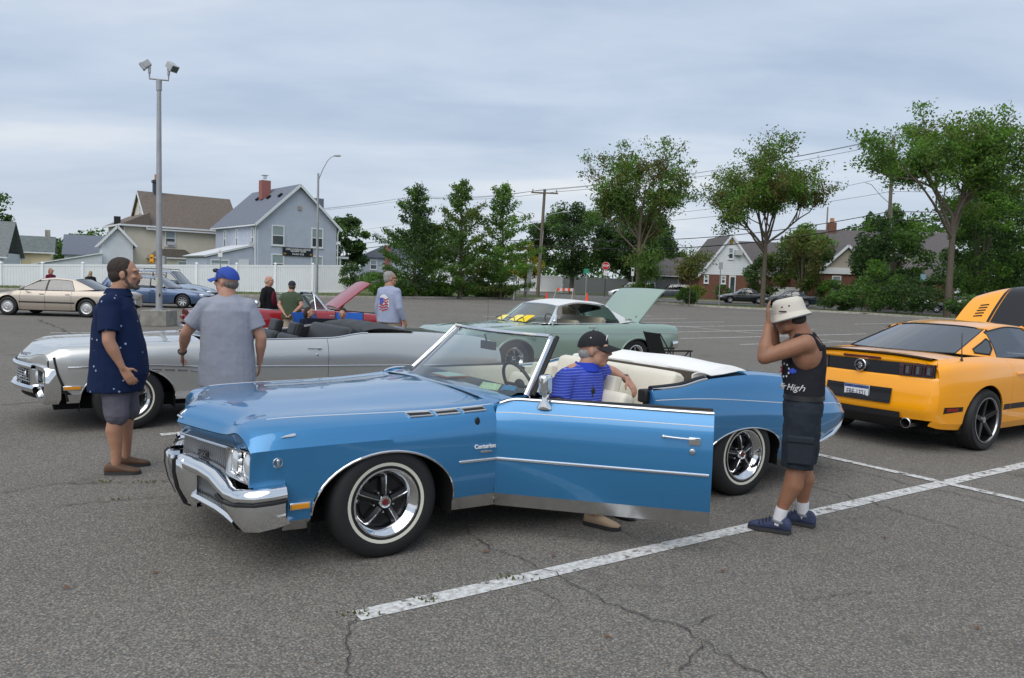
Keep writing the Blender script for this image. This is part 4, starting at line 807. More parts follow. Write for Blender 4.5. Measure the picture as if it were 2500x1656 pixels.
def tree(label, x, y, H, kind, seed, spread=4, pal=('green',), n=7000, sz=.16, fork=.4, name='tree', cat='tree', tr=.16, zscale=1.0, group=None, lean=(0, 0)):
 rr = random.Random(seed); r = thing(name, label, cat, (x, y, zt_(y)+.05), 0, group); tm = MB(); tips = []
 def limb(p, d, L, rad_, depth, kids):
  pts = [p]; rs = [rad_]; q = p.copy(); dd = d.copy(); k = 5
  for i in range(k):
   dd = (dd+Vector((rr.gauss(0, .10), rr.gauss(0, .10), rr.gauss(.03, .08)))).normalized(); q = q+dd*(L/k); pts.append(q.copy()); rs.append(rad_*(1-.62*(i+1)/k))
   if depth <= 1: tips.append((q.copy(), depth))
  tm.tube(pts, rs, 7 if depth > 2 else (5 if depth > 1 else 3), caps=False)
  if depth > 1:
   for c in range(kids):
    t = rr.uniform(.35, 1.0); i = min(k-1, int(t*k)); s_ = pts[i].lerp(pts[i+1], t*k-i)
    a = rr.uniform(0, 2*pi); el = rr.uniform(.45, 1.0); ax = dd.orthogonal().normalized(); ax.rotate(Matrix.Rotation(a, 3, dd)); nd = (dd*math.cos(el)+ax*math.sin(el)); nd.z += .15; limb(s_, nd.normalized(), L*rr.uniform(.5, .75), rad_*.45, depth-1, kids)
  else: tips.append((q.copy(), 0))
 V, F, MI = [], [], []; nm = 3*len(pal)
 def mi(p=None): b = rr.randrange(len(pal)) if rr.random() < .35 else min(len(pal)-1, int((math.sin(p.x*1.3+seed)+math.sin(p.z*1.1+2*seed)+2)/4*len(pal))); return b*3+rr.choice((0, 0, 1, 1, 2))
 if kind in ('vase', 'open'):
  fk = H*fork; tm.tube([(0, 0, -.1), (lean[0]*.3, 0, fk*.5), (lean[0], 0, fk)], [tr*1.15, tr*.9, tr*.8], 10, caps=False); c0 = Vector((lean[0], 0, fk)); nb = 7 if kind == 'vase' else 8
  for i in range(nb):
   a = 2*pi*i/nb+rr.uniform(-.3, .3); el = rr.uniform(.35, .95) if i < nb-2 else rr.uniform(.05, .25)
   d = Vector((math.cos(a)*math.sin(el), math.sin(a)*math.sin(el), math.cos(el))); LL = (H-fk)*rr.uniform(.50, .66)*(1 if el < .6 else spread/(H-fk)*1.05)
   limb(c0+Vector((0, 0, rr.uniform(-.12, .02)*H)), d, LL, tr*.55, 3, 5)
  # leaves in clumps at the twig ends
  rr.shuffle(tips); per = max(3, n//max(1, len(tips)))
  for (t_, dp) in tips:
   k_ = per if kind == 'vase' else int(per*rr.choice((0, .4, 1, 1.8)))
   cr = rr.uniform(.22, .5)
   for j in range(k_): p = t_+Vector((rr.gauss(0, cr), rr.gauss(0, cr), rr.gauss(0, cr*.6))); leaf(V, F, MI, p, sz*rr.uniform(.6, 1.2), rr, mi(p))
 elif kind == 'cone':
  tm.tube([(0, 0, -.1), (.05, 0, H*.5), (0, 0, H*.97)], [tr, tr*.6, .02], 8, caps=False); m_ = 46
  for i in range(m_):
   f = .08+.90*(i/m_)**1.15; z = H*f; L = spread*(1-f)**.75*rr.uniform(.55, 1.25)+.25; a = i*2.4+rr.uniform(-.4, .4); el = rr.uniform(-.05, .45)+(.55*f); d = Vector((math.cos(a)*math.cos(el), math.sin(a)*math.cos(el), math.sin(el))); pts = [Vector((0, 0, z))+d*L*q/4+Vector((0, 0, .06*q*q*.1*L)) for q in range(5)]
   tm.tube(pts, [.035*(1-f)+.01, .03*(1-f)+.008, .02, .012, .006], 4, caps=False); k_ = int(n/m_*(.35+1.0*(1-f)+.1))
   for j in range(k_):
    q = rr.random()**.7; p = Vector((0, 0, z))+d*L*q+Vector((rr.gauss(0, .16+.10*L*.5*(1-q)), rr.gauss(0, .16+.1*L*.5*(1-q)), rr.gauss(0, .14))); leaf(V, F, MI, p, sz*rr.uniform(.6, 1.2), rr, mi(p))
 else:   # dense rounded crown made of many clumps
  ct = H*fork; tm.tube([(0, 0, -.1), (.08, 0, ct), (0, 0, H*.75)], [tr, tr*.8, tr*.3], 8, caps=False); nc = 70 if kind == 'dense' else 34; cs = []
  for i in range(nc):
   while 1:
    u = Vector((rr.uniform(-1, 1), rr.uniform(-1, 1), rr.uniform(-1, 1)))
    if u.length < 1: break
   w_ = .55+.45*u.length; u = u.normalized()*u.length**.45; zc = ct*.8+(H-ct*.8)*(.5+.47*u.z); wz = math.sqrt(max(.05, 1-(abs(u.z))**2.6)); c = Vector((u.x*spread*wz*.92, u.y*spread*wz*.92, zc)); cs.append(c)
   if i % 3 == 0: tm.tube([(0, 0, ct*.9), Vector((0, 0, ct*.9)).lerp(c, .5)+Vector((0, 0, .2)), c], [tr*.3, tr*.15, .01], 4, caps=False)
  cr = spread*(.23 if kind == 'dense' else .30)
  for c in cs:
   k1 = rr.uniform(.7, 1.3)
   for j in range(n//nc):
    u = Vector((rr.gauss(0, 1), rr.gauss(0, 1), rr.gauss(0, 1))).normalized()*rr.random()**.35; p = c+Vector((u.x*cr*k1, u.y*cr*k1, u.z*cr*.8*k1));
    if p.z < .05: p.z = rr.uniform(.02, .2)
    leaf(V, F, MI, p, sz*rr.uniform(.6, 1.25), rr, mi(p))
 tm.build('trunk', BARK, r, smooth=60); finish_crown(V, F, MI, pal, r, 'crown'); return r
GT = 'conical street trees in the planted bed'
tree('darkest conical tree in the planted bed, nearest the white fence', -7.9, 62, 8.6, 'cone', 1, 4.3, ('green', 'dark'), 14000, .12, group=GT)
tree('olive tinged conical tree, middle of three in planted bed', -4.4, 64, 9.5, 'cone', 2, 4.1, ('olive', 'green'), 13000, .12, group=GT)
tree('bright green conical tree beside the notice plates', -1.1, 66, 9.6, 'cone', 3, 4.0, ('bright', 'green'), 13000, .12, group=GT)
tree('yellow leaved small tree behind the notice plates', 1.2, 82, 5.6, 'round', 4, 2.0, ('yellow', 'olive'), 2600, .16, .35)
tree('large dark oak behind the leaning utility pole', 7.2, 98, 11.2, 'dense', 5, 5.6, ('dark', 'dark', 'green'), 22000, .18, .22, tr=.3)
tree('large dark oak right of the stop sign across street', 15.2, 99, 11.0, 'dense', 6, 5.4, ('dark', 'dark', 'green'), 22000, .18, .22, tr=.3)
tree('sparse twisted street tree behind the raised trunk lid', 10.9, 69, 13.4, 'open', 7, 6.6, ('green', 'olive', 'bright', 'rust'), 30000, .13, .40, tr=.19)
tree('open crowned street tree in front of the white cottage', 21.5, 67.5, 13.4, 'open', 8, 8.2, ('green', 'olive', 'bright', 'rust'), 34000, .13, .42, tr=.21)
tree('tall full leafed street tree rising above the yellow coupe', 32.2, 58, 16.0, 'vase', 9, 10.0, ('green', 'bright', 'olive'), 32000, .135, .46, tr=.24)
tree('broad green tree behind the white cottage roof', 19.8, 112, 8.2, 'dense', 10, 4.8, ('green', 'dark'), 6500, .24, .25)
tree('rusty olive small tree between the two street houses', 30.8, 84, 7.6, 'round', 11, 2.9, ('olive', 'rust', 'dark'), 5500, .17, .22)
tree('leafy tree filling the gap right of white cottage', 34.2, 92, 9.2, 'dense', 12, 3.4, ('green', 'bright', 'olive'), 5500, .2, .3)
tree('grey green bushy tree in front of the taupe house', 32.4, 69.0, 8.4, 'round', 13, 2.6, ('dark', 'dark', 'green'), 6500, .17, .10)
tree('dense dark green tree at the right edge by street', 47.5, 74, 14.0, 'dense', 14, 6.5, ('green', 'dark', 'bright'), 24000, .16, .12)
tree('mid green tree behind the tall leafy street tree', 40.5, 68, 11.5, 'dense', 15, 4.6, ('green', 'dark', 'bright'), 18000, .15, .12)
tree('dark tree behind the right corner of blue grey house', -21.6, 101, 9.8, 'round', 16, 2.9, ('dark', 'green'), 6500, .22, .2)
tree('big rounded tree behind the conical planted trees', -12.8, 122, 9.5, 'dense', 17, 6.5, ('green', 'dark'), 7000, .3, .2)
tree('dark leafy tree at the left edge behind low houses', -66, 95, 11.0, 'round', 18, 4.5, ('dark', 'green'), 6000, .28, .25)
tree('distant green tree beyond the white garage', -72, 135, 7.0, 'dense', 19, 6.5, ('dark', 'green'), 4500, .34, .1)
tree('distant dark trees beyond the street on the right', 58, 112, 12, 'dense', 20, 9, ('dark', 'green'), 8000, .36, .1)
tree('dark green tree behind the dormer of the taupe house', 47, 104, 11.5, 'dense', 21, 5.5, ('dark', 'green'), 6000, .3, .2)
tree('young staked sapling with thin leaves before white cottage', 14.3, 63.5, 4.9, 'open', 22, 1.1, ('olive', 'rust'), 700, .12, .45, tr=.04)
tree('thin sapling beside the raised mint trunk lid', 11.2, 66.5, 5.0, 'open', 23, 1.2, ('green', 'olive'), 900, .12, .45, tr=.04)
def shrub(label, x, y, H, sp, pal, seed, n=1500, group=None): return tree(label, x, y, H, 'round', seed, sp, pal, n, .11, .12, 'shrub', 'shrub', .05, group=group)
SG_ = 'shrubs along the kerb and verge'
shrub('dark rambling shrub at the end of the white fence', -13.3, 64.5, 2.6, 1.2, ('green', 'dark'), 31, 2000, SG_); shrub('broad leafy shrub between the fence end and first conical tree', -10.9, 62.6, 1.9, 1.5, ('green', 'bright'), 32, 2200, SG_)
BEDL = 'low green bedding shrub in the planted bed under conical trees'
for i, (x, y, hh) in enumerate(((-8.6, 61.4, 1.0), (-7.0, 62.6, .9), (-5.6, 63.4, 1.1), (-3.9, 64.6, 1.3), (-2.4, 65.9, 1.1), (-1.0, 66.9, 1.0), (-6.2, 64.6, 1.3), (-3.0, 66.6, 1.5))): shrub(BEDL, x, y+.6, hh, 1.1, ('bright', 'green', 'olive'), 40+i, 1300, 'bedding shrubs in the planted bed')
shrub('round golden green shrub on the lawn by white cottage', 19.9, 86, 1.5, 1.3, ('yellow', 'olive'), 51, 1500, SG_); shrub('dark bush beside the sapling before the white cottage', 14.4, 64.6, 1.4, 1.0, ('green', 'dark'), 52, 1500, SG_); shrub('dark low bush right of the raised mint trunk lid', 10.9, 67.8, 1.7, 1.7, ('dark', 'green'), 53, 2200, SG_)
shrub('dark bush beside the cottage door', 24.6, 92.5, 1.7, 1.2, ('dark', 'green'), 54, 1200, SG_)
for i, (x, y, hh, sp, lab) in enumerate(((27.4, 60.5, 2.4, 2.0, 'tall dark bush behind the man in the bucket hat'), (30.0, 58.8, 2.6, 1.9, 'dark leafy bush left of the tall street tree'), (29.0, 62.5, 4.2, 1.7, 'tall bright tipped bush before the gabled porch'), (32.0, 54.6, 1.5, 1.6, 'low dark bush at the foot of tall street tree'), (35.0, 52.6, 1.8, 2.0, 'low spreading bush above the yellow roof'), (25.4, 60.8, 1.5, 1.5, 'low bush along the kerb left of the bucket hat'), (31.5, 64.2, 3.0, 2.0, 'dense dark bush between the poles'), (37.4, 54.5, 2.2, 2.1, 'green bush beside the raised yellow hood'))): shrub(lab, x, y, hh, sp, ('dark', 'green') if i != 2 else ('bright', 'green'), 60+i, 3000, SG_)

tree('full green tree hiding the right end of taupe roof', 38.5, 80, 10.5, 'dense', 81, 3.6, ('green', 'dark', 'bright'), 8000, .2, .12)
tree('dark hedge like tree right of the rusty olive tree', 27.6, 86, 5.5, 'round', 82, 2.4, ('dark', 'olive'), 4000, .17, .12)
for i, (x, y, hh, sp, lab) in enumerate(((36.8, 76.5, 3.4, 2.2, 'broad green bush before the brick front of taupe house'), (43.0, 77.0, 4.0, 2.6, 'tall green bush at the right end of taupe house'), (33.6, 82.0, 2.6, 1.8, 'leafy bush below the gabled porch window'))): shrub(lab, x, y, hh, sp, ('green', 'bright', 'dark'), 90+i, 4000, SG_)
# far-off woods and gardens along the horizon, one mass
V, F, MI = [], [], []; rr = random.Random(99)
for i in range(150):
 x = -190+2.8*i+rr.uniform(-2, 2); y = rr.uniform(150, 200); hh = rr.uniform(4, 7.5) if x < -30 else rr.uniform(5, 9); w_ = rr.uniform(3, 6)
 for k in range(150):
  u = Vector((rr.gauss(0, .45), rr.gauss(0, .45), 0)); zz = rr.random()**.7; p = Vector((x+u.x*w_*(1.15-zz*.6), y+u.y*w_, zt_(y)+hh*zz)); leaf(V, F, MI, p, rr.uniform(.35, .75), rr, rr.randrange(6))
o = finish_crown(V, F, MI, ('dark', 'green'), None, 'distant_wood'); tag(o, 'far off mass of dark trees along the horizon behind houses', 'trees', kind='stuff')
# ------------------------------------------------------------------ blue convertible
BLUE = paint('metallic_blue_paint', srgb(53, 127, 178), 0.42, 0.30)
CREAM = mat('cream_vinyl', srgb(222, 216, 200), 0.5, var=0.04, vscale=3, bump=0.06, bscale=120)
CREAMW = mat('white_vinyl', srgb(236, 235, 230), 0.55, var=0.03, vscale=4, bump=0.08, bscale=90)
def seat_mesh(W, H, D, n=14, m=10, bulge=0.5, pleats=0, pl=0.012):
 """upholstered block, local: x = depth (0 front .. D back), y across -W/2..W/2, z 0..H; soft edges, vertical pleats on the front"""
 G = []
 def sup(t, p=5): c, s_ = math.cos(t), math.sin(t); return (math.copysign(abs(c)**(2/p), c), math.copysign(abs(s_)**(2/p), s_))
 mb = MB(); N = 192 if pleats else 64
 for j in range(m*2+1):
  v = -1+2*j/(m*2); zz = H/2+H/2*math.copysign(abs(v)**1, v); sc = (1-abs(v)**7)**(1/5) if abs(v) < 1 else 0.02
  sc = max(sc, 0.55 if abs(v) < 1 else 0.5)
  row = []
  for i in range(N):
   a, b = sup(2*pi*i/N); y = b*W/2*(0.97 if abs(v) == 1 else 1)*(0.96+0.04*sc); x = D/2+a*D/2*sc
   if pleats and a < -0.3:
    x -= pl*abs(math.sin(pi*pleats*(y/W+0.5)))
   row.append((x, y, zz))
  G.append(row)
 mb.grid(G, cv=True); mb.add(G[0], [tuple(range(N-1, -1, -1))]); mb.add(G[-1], [tuple(range(N))])
 return mb
def steering(parent, loc, tilt, R=0.19, m=None):
 mb = MB(); o = None
 M = Matrix.Translation(loc) @ Matrix.Rotation(rad(tilt), 4, 'Y')
 mb.tube([M @ Vector((0, R*math.cos(t), R*math.sin(t))) for t in [2*pi*i/28 for i in range(28)]], 0.013, 8, closed=True)
 mb.bar(M @ Vector((0, -R, 0)), M @ Vector((0, R, 0)), 0.03, 0.02); mb.ell(M @ Vector((0, 0, 0)), (0.03, 0.06, 0.05))
 mb.tube([M @ Vector((0, 0, 0)), M @ Vector((0.4, 0, 0))], 0.025, 8)
 return mb.build('steering_wheel', m or BLACKP, parent)
def build_blue():
 root = thing('convertible_car', 'metallic blue convertible with its driver door wide open and white top cover', 'car', (0.077, 6.282, 0), rad(212.7))
 def warp(x, y, z):
  ay = abs(y); t = min(1, max(0, (x-1.85)/0.5)); t = t*t*(3-2*t)
  o = 0.215-0.30*ay if ay < 0.55 else max(0, 0.05*(0.95-ay)/0.4)
  return (x+t*o, y, z)
 F = [(.93, .505), (.935, .51), (.94, .56), (.945, .63)]
 secs = [
     (2.375, F+[(.948, .705), (.872, .748), (.75, .778), (.58, .742), (.33, .732), (0, .732)]),
     (2.345, F+[(.959, .711), (.890, .776), (.758, .822), (.59, .806), (.33, .802), (0, .802)]),
     (2.27, [(.935, .505), (.945, .51), (.955, .56), (.962, .63), (.971, .716), (.906, .797), (.766, .847), (.60, .845), (.33, .850), (0, .853)]),
     (2.185, [(.945, .505), (.955, .51), (.965, .56), (.973, .63), (.979, .7195), (.917, .8055), (.7735, .8568), (.60, .8595), (.33, .8695), (0, .8735)]),
     (2.175, [(.90, .235), (.945, .30), (.965, .42), (.973, .56), (.9798, .7197), (.918, .8062), (.7745, .8576), (.601, .8607), (.3305, .8710), (0, .8752)]),
     (1.9, [(.91, .23), (.957, .302), (.98, .42), (.99, .55), (.992, .725), (.934, .813), (.805, .862), (.62, .870), (.34, .890), (0, .896)]),
     (1.575, [(.92, .225), (.965, .305), (.99, .42), (1.0, .545), (1.0, .728), (.945, .815), (.84, .862), (.64, .872), (.35, .897), (0, .907)]),
     (.82, [(.92, .215), (.962, .307), (.985, .42), (1.0, .545), (1.0, .722), (.965, .838), (.92, .888), (.75, .902), (.40, .925), (0, .935)]),
     (.70, [(.92, .215), (.962, .307), (.985, .42), (1.0, .545), (1.0, .715), (.967, .845), (.925, .925), (.75, .925), (.40, .93), (0, .935)]),
     (-.56, [(.92, .215), (.962, .307), (.988, .42), (1.005, .545), (1.003, .70), (.975, .842), (.93, .915), (.75, .93), (.4, .93), (0, .93)]),
     (-.85, [(.92, .215), (.962, .307), (.988, .42), (1.005, .55), (1.005, .695), (.977, .838), (.93, .925), (.70, .95), (.4, .95), (0, .95)]),
     (-1.13, [(.92, .215), (.962, .307), (.988, .42), (1.003, .55), (1.005, .69), (.975, .825), (.92, .968), (.65, .985), (.35, .995), (0, 1.0)]),
     (-1.65, [(.90, .215), (.95, .307), (.985, .42), (1.0, .55), (1.0, .675), (.968, .780), (.89, .985), (.62, .995), (.33, 1.0), (0, 1.0)]),
     (-2.11, [(.88, .24), (.93, .315), (.965, .42), (.985, .53), (.985, .64), (.955, .735), (.865, .950), (.6, .968), (.3, .975), (0, .977)]),
     (-2.6, [(.86, .31), (.89, .345), (.92, .42), (.94, .51), (.945, .615), (.915, .70), (.81, .885), (.55, .905), (.28, .912), (0, .914)]),
     (-2.9, [(.80, .37), (.83, .40), (.87, .45), (.895, .52), (.90, .595), (.865, .68), (.745, .830), (.5, .852), (.25, .858), (0, .86)]),
     (-3.06, [(.77, .42), (.80, .45), (.83, .49), (.85, .53), (.855, .585), (.82, .645), (.69, .765), (.45, .80), (.22, .808), (0, .81)]),
     (-3.13, [(.75, .48), (.77, .50), (.79, .52), (.80, .54), (.80, .575), (.77, .61), (.62, .69), (.40, .72), (.2, .728), (0, .73)]),
 ]
 B = Body(secs, sharp=(1, 4), seg=[2, 3, 3, 5, 4, 4, 4, 4, 4], shoulder=5, arches=[(1.575, .32, .455, .335), (-1.575, .33, .475, .235)], warp=warp); B.extra = [2.19+.0115*i for i in range(16)]
 for s in (1, -1):
  B.panel('front_fender', BLUE, root, .82, 2.375, 1, 5, s)
  B.panel('rear_quarter_panel', BLUE, root, -3.13, -.56, 1, 6, s)
  B.panel('rocker_moulding', CHROME2, root, -1.10, 1.12, 0, 1, s, gap=0.0, solid=0.01)
  B.panel('front_valance', CHROME2, root, 2.03, 2.175, 0, 1, s, gap=0.0, solid=0.01)
  B.panel('rear_valance', BLUE, root, -3.13, -2.05, 0, 1, s, gap=0.0, solid=0.01)
  B.arch_trim('arch_trim', CHROME, root, 0, s); B.arch_trim('arch_trim', CHROME, root, 1, s, 0.006)
  B.liner('wheel_house', root, 0, s); B.liner('wheel_house', root, 1, s)
  B.line('pinstripe', WHITE, root, .825, 2.22, k=6, side=s, r=0.003, flat=(1, .5), t=0.0, off=0.001)
  B.line('pinstripe', WHITE, root, -3.0, -.57, k=5, side=s, r=0.003, off=0.001)
  B.line('side_moulding', CHROME, root, .825, 1.10, z=.545, side=s, r=0.010, flat=(1, .7), rend=0.3)
  # windsplit pod on the fender top
  p = B.pt(2.16, 5, s, -0.35, 0.004); mb = MB(); mb.tube([p+Vector((.045, 0, -.003)), p+Vector((.02, 0, .003)), p+Vector((-.02, 0, .008)), p+Vector((-.036, 0, .008))], [.002, .006, .009, .008], 8, flat=(1, .8)); mb.build('fender_pod', CHROME, root)
  # three ventiports
  for i in range(3):
   xa = 1.34-i*0.185; mb = MB(); q = [B.pt(xa+dx_, 5, s, tt, 0.004) for (dx_, tt) in ((.07, .35), (-.085, .35), (-.07, .78), (.085, .78))]
   mb.tube(q, 0.006, 6, closed=True); vp = mb.build('ventiport', CHROME, root)
   mb = MB(); mb.add([p_-Vector((0, 0, .002)) for p_ in q], [(0, 1, 2, 3)] if s > 0 else [(3, 2, 1, 0)]); mb.build('vent_slot', BLACK, vp, smooth=0)
  # side marker and badge
  mb = MB(); c = B.ptz(2.10, .385, s, .004); mb.box(c, (.12, .012, .042)); mk = mb.build('side_marker', CHROME, root, bevel=.004); mb = MB(); mb.box(c+Vector((0, s*.006, 0)), (.105, .012, .030)); mb.build('marker_lens', AMBER, mk, bevel=.004)
  mb = MB(); c = B.ptz(2.228, .645, s, .003); mb.tube([c+Vector((.026*math.cos(t), 0, .026*math.sin(t))) for t in [2*pi*i/24 for i in range(24)]], .003, 6, closed=True); mb.box(c+Vector((0, s*.002, -.003)), (.014, .006, .034)); mb.ell(c+Vector((0, s*.003, .010)), (.010, .005, .012)); mb.build('fender_badge', CHROME, root)
 under(root, -2.9, 2.3, .72, .2, .30)
 # antenna keyhole emblem plate on the fender and model script
 mb = MB(); c = B.ptz(.965, .792, 1, .003); mb.ell(c, (.018, .006, .028), 14, 8); mb.build('fender_emblem', BLACK, root)
 tc = B.ptz(.915, .632, 1, .005); text('model_script', 'Centurion', .038, WHITE, root, frame(tc, (-1, 0, 0), (0, 0, 1)), extrude=.003, bold=.001)
 mb = MB(); mb.box(B.ptz(.905, .598, 1, .004), (.085, .006, .014)); mb.build('engine_badge', CHROME2, root, bevel=.002)
 # hood and cowl
 B.panel('hood', BLUE, root, .82, 2.375, 5, 9, both=True)
 mb = MB(); G = []
 for i in range(13):
  y = -.93+1.86*i/12; u = y/.93; G.append([Vector((.817, y, .93-.045*u*u*(abs(u) > .6))), Vector((.72, y*.985, .945-.03*u*u)), Vector((.60-.06*u*u, y*.97, .935-.01*u*u))])
 for g in G: g[0].z = B.pt(.82, 9, 1).z-.002-.045*(abs(g[0].y)/.93)**3
 mb.grid(G, flip=True); mb.build('cowl_panel', BLUE, root, solid=.01)
 mb = MB(); mb.tube([(.845-.004*abs(i-6), -.74+1.48*i/12, .930-.02*((i-6)/6)**2) for i in range(13)], .005, 6); mb.build('wiper_slot', BLACK, root)
 # trunk lid / rear deck
 B.panel('rear_deck', BLUE, root, -3.13, -1.66, 6, 9, both=True)
 P = B.prof(-3.13); mb = MB(); G = [[Vector((-3.13, y*k, .58+(z-.58)*k)) for (y, z) in P] + [Vector((-3.13, -y*k, .58+(z-.58)*k)) for (y, z) in reversed(P)] for k in (1, .5, .02)]
 mb.grid(G); mb.build('tail_panel', BLUE, root)
 bp = [(-2.55, .885, .325), (-2.72, .87, .345), (-2.90, .845, .385), (-3.04, .81, .45), (-3.12, .775, .52), (-3.17, .72, .58), (-3.19, .6, .60), (-3.20, .3, .60)]
 bp = bp+[(x, -y, z) for (x, y, z) in reversed(bp)]
 mb = MB(); mb.tube(bp, [.010, .022, .032, .04, .045, .045, .045, .045]*1+[.045, .045, .045, .045, .04, .032, .022, .010], 12, flat=(.8, .7)); mb.build('rear_bumper', CHROME, root)
 for s in (1, -1):
  mb = MB(); mb.box((-3.205, s*.42, .60), (.05, .3, .05)); mb.build('tail_lamp', REDL, root, bevel=.012)
 # ---- front end
 def nose(y, z, d=0): x, _, _ = warp(2.375, y, z); return Vector((x+d, y, z))
 def strip(name, m, y0, y1, prof, n=16, sym=True, ex=None):
  """sweep profile [(dx, z)] across the nose"""
  mb = MB()
  for (a, b) in (((y0, y1), (-y1, -y0)) if sym else ((y0, y1),)):
   G = []
   for i in range(n+1):
    y = a+(b-a)*i/n; G.append([nose(y, z if not ex else z+ex(abs(y)), dx_) for (dx_, z) in prof])
   mb.grid(G)
  return mb
 mb = MB(); G = []
 for s in (1, -1):
  P = B.prof(2.372)[B.row[4]:]; G = []
  for (y, z) in P:
   X, _, _ = warp(2.372, y, z); f = min(1, max(0, (y-.5)/.35)); zl = lerp(.668, .70, f)
   G.append([Vector((X, y*s, z-.004)), Vector((X-.012, y*s, z-.016)), Vector((X-.05+.02*f, y*.985*s, min(z-.02, zl))), Vector((X-.08, y*.97*s, min(z-.03, zl-.02)))])
  mb.grid(G, flip=(s < 0))
 mb.build('header_panel', BLUE, root)
 strip(0, 0, -.585, .585, [(-.035, .672), (-.022, .672), (-.018, .665), (-.022, .657), (-.04, .657)], 24, False).build('grille_moulding', CHROME2, root)
 gm = mat('grille_silver', (.30, .31, .32), .35, .8)
 mb = MB(); N = 200; G = []
 for i in range(N+1):
  y = -.57+1.14*i/N; d = -.075+(.028 if i % 4 in (1, 2) else 0.0); G.append([nose(y, .652, d-.02), nose(y, .645, d), nose(y, .52, d+.012), nose(y, .508, d-.02)])
 mb.grid(G); gr = mb.build('grille', gm, root, smooth=0)
 mb = MB(); c = nose(.29, .585, -.018); mb.box(c, (.010, .12, .034), Matrix.Rotation(rad(17), 3, 'Z')); eb = mb.build('grille_badge', BLACK, gr, bevel=.003)
 tdir = (nose(.35, .58)-nose(.25, .58)).normalized(); text('badge_lettering', 'BUICK', .030, CHROME, gr, frame(c+Vector((.009, .003, 0)), tdir, (0, 0, 1)), extrude=.002, sx=1.15)
 strip(0, 0, -.94, .94, [(-.16, .72), (-.17, .40), (-.25, .3)], 20, False).build('front_bulkhead', DARK, root)
 # hood ornament / crest
 mb = MB(); c = nose(0, .80, -.045); mb.box(c, (.02, .05, .05), Matrix.Rotation(rad(-50), 3, 'Y')); mb.tube([c+Vector((.02, -.05, -.03)), c+Vector((.035, 0, -.02)), c+Vector((.02, .05, -.03))], .008, 6); mb.build('hood_crest', CHROME, root, bevel=.004)
 for s in (1, -1):
  # headlamp bezel
  mb = MB(); O = [(.565, .672), (.72, .688), (.875, .700), (.905, .69), (.915, .60), (.90, .515), (.80, .512), (.62, .512), (.57, .52)]
  f0 = lambda y, z: nose(y, z, -.005-.04*(z-.5)*(1) - .03*(y-.57)); mid = (.74, .60)
  G = [[Vector(f0(*p))*1.0 for p in O], [f0(mid[0]+(p[0]-mid[0])*.93, mid[1]+(p[1]-mid[1])*.9)+Vector((-.002, 0, 0)) for p in O], [f0(mid[0]+(p[0]-mid[0])*.88, mid[1]+(p[1]-mid[1])*.82)+Vector((-.03, 0, 0)) for p in O], [f0(mid[0]+(p[0]-mid[0])*.1, mid[1]+(p[1]-mid[1])*.1)+Vector((-.035, 0, 0)) for p in O]]
  if s < 0: G = [[Vector((p.x, -p.y, p.z)) for p in r_] for r_ in G]
  mb.grid(G, cv=True, flip=(s < 0)); bz = mb.build('headlamp_bezel', CHROME2, root, smooth=60)
  for yy in (.655, .825):
   c = f0(yy, .605)+Vector((-.028, 0, 0)); c.y *= s; M = Matrix.Translation(c) @ Matrix.Rotation(pi/2, 4, 'Y')
   mb = MB(); mb.lathe([(.080, -.01), (.080, .010), (.074, .016), (.072, .012)], M, 28); mb.build('headlamp_ring', CHROME, bz)
   mb = MB(); mb.lathe([(.072, .008), (.05, .022), (.025, .029), (0, .031)], M, 28); mb.build('headlamp', LENS, bz)
 # bumper: upper bar dips from the guards to the corners, then wraps round
 def bar_pts(off, dz=0):
  L = [(.13, .515), (.25, .512), (.40, .505), (.52, .485), (.64, .45), (.74, .432), (.84, .44), (.93, .455)]
  P = [nose(y, z+dz, .035+off) for (y, z) in L]
  return P+[Vector((2.36+off*.2, .985+off, .465+dz)), Vector((2.27, 1.0+off, .47+dz)), Vector((2.19, .995+off, .475+dz))]
 for s in (1, -1):
  rows = []
  for (off, dz) in ((-.06, .045), (-.01, .048), (.02, .035), (.036, .004), (.034, -.02), (.012, -.038), (-.03, -.045)):
   rows.append([Vector((p.x, p.y*s, p.z)) for p in bar_pts(off, dz)])
  mb = MB(); G = list(map(list, zip(*rows))); mb.grid(G, flip=(s < 0)); b0 = mb.build('front_bumper', CHROME, root, smooth=50)
  # black rub strip
  P = [Vector((p.x, p.y*s, p.z)) for p in bar_pts(.036, -.034)]; mb = MB(); mb.tube(P[4:], .010, 6); mb.build('rub_strip', BLACK, b0)
  # lower corner apron
  up = bar_pts(.012, -.038)[4:]; G = []
  lowz = [.37, .31, .27, .262, .27, .285, .30]
  for i, p in enumerate(up):
   zl = lowz[i]; G.append([Vector((p.x+dx_, (p.y-dy_)*s, p.z+(zl-p.z)*q)) for (dx_, dy_, q) in ((0, 0, 0), (.004, -.004, .3), (0, 0, .7), (-.03, .012, 1.0), (-.10, .05, 1.02))])
  mb = MB(); mb.grid(G, flip=(s > 0)); mb.build('bumper_corner', CHROME, b0, smooth=50)
  # lower bar under the air intake
  L = [(.12, .318), (.3, .31), (.5, .295), (.62, .285), (.76, .275)]
  mb = MB(); G = [[(lambda v: Vector((v.x, v.y*s, v.z)))(nose(y, z+dz, off)) for (off, dz) in ((-.02, .02), (.015, .022), (.025, 0), (.0, -.04), (-.05, -.055))] for (y, z) in L]; mb.grid(G, flip=(s < 0)); mb.build('lower_bumper_bar', CHROME, b0, smooth=50)
  # lower intake ribs
  mb = MB(); G = []
  for i in range(101):
   y = .14+.58*i/100; d = -.06+(.02 if i % 4 in (1, 2) else 0); zt_ = .462-.06*max(0, (y-.4)/.35); G.append([(lambda v: Vector((v.x, v.y*s, v.z)))(nose(y, z, d)) for z in (zt_, .32)])
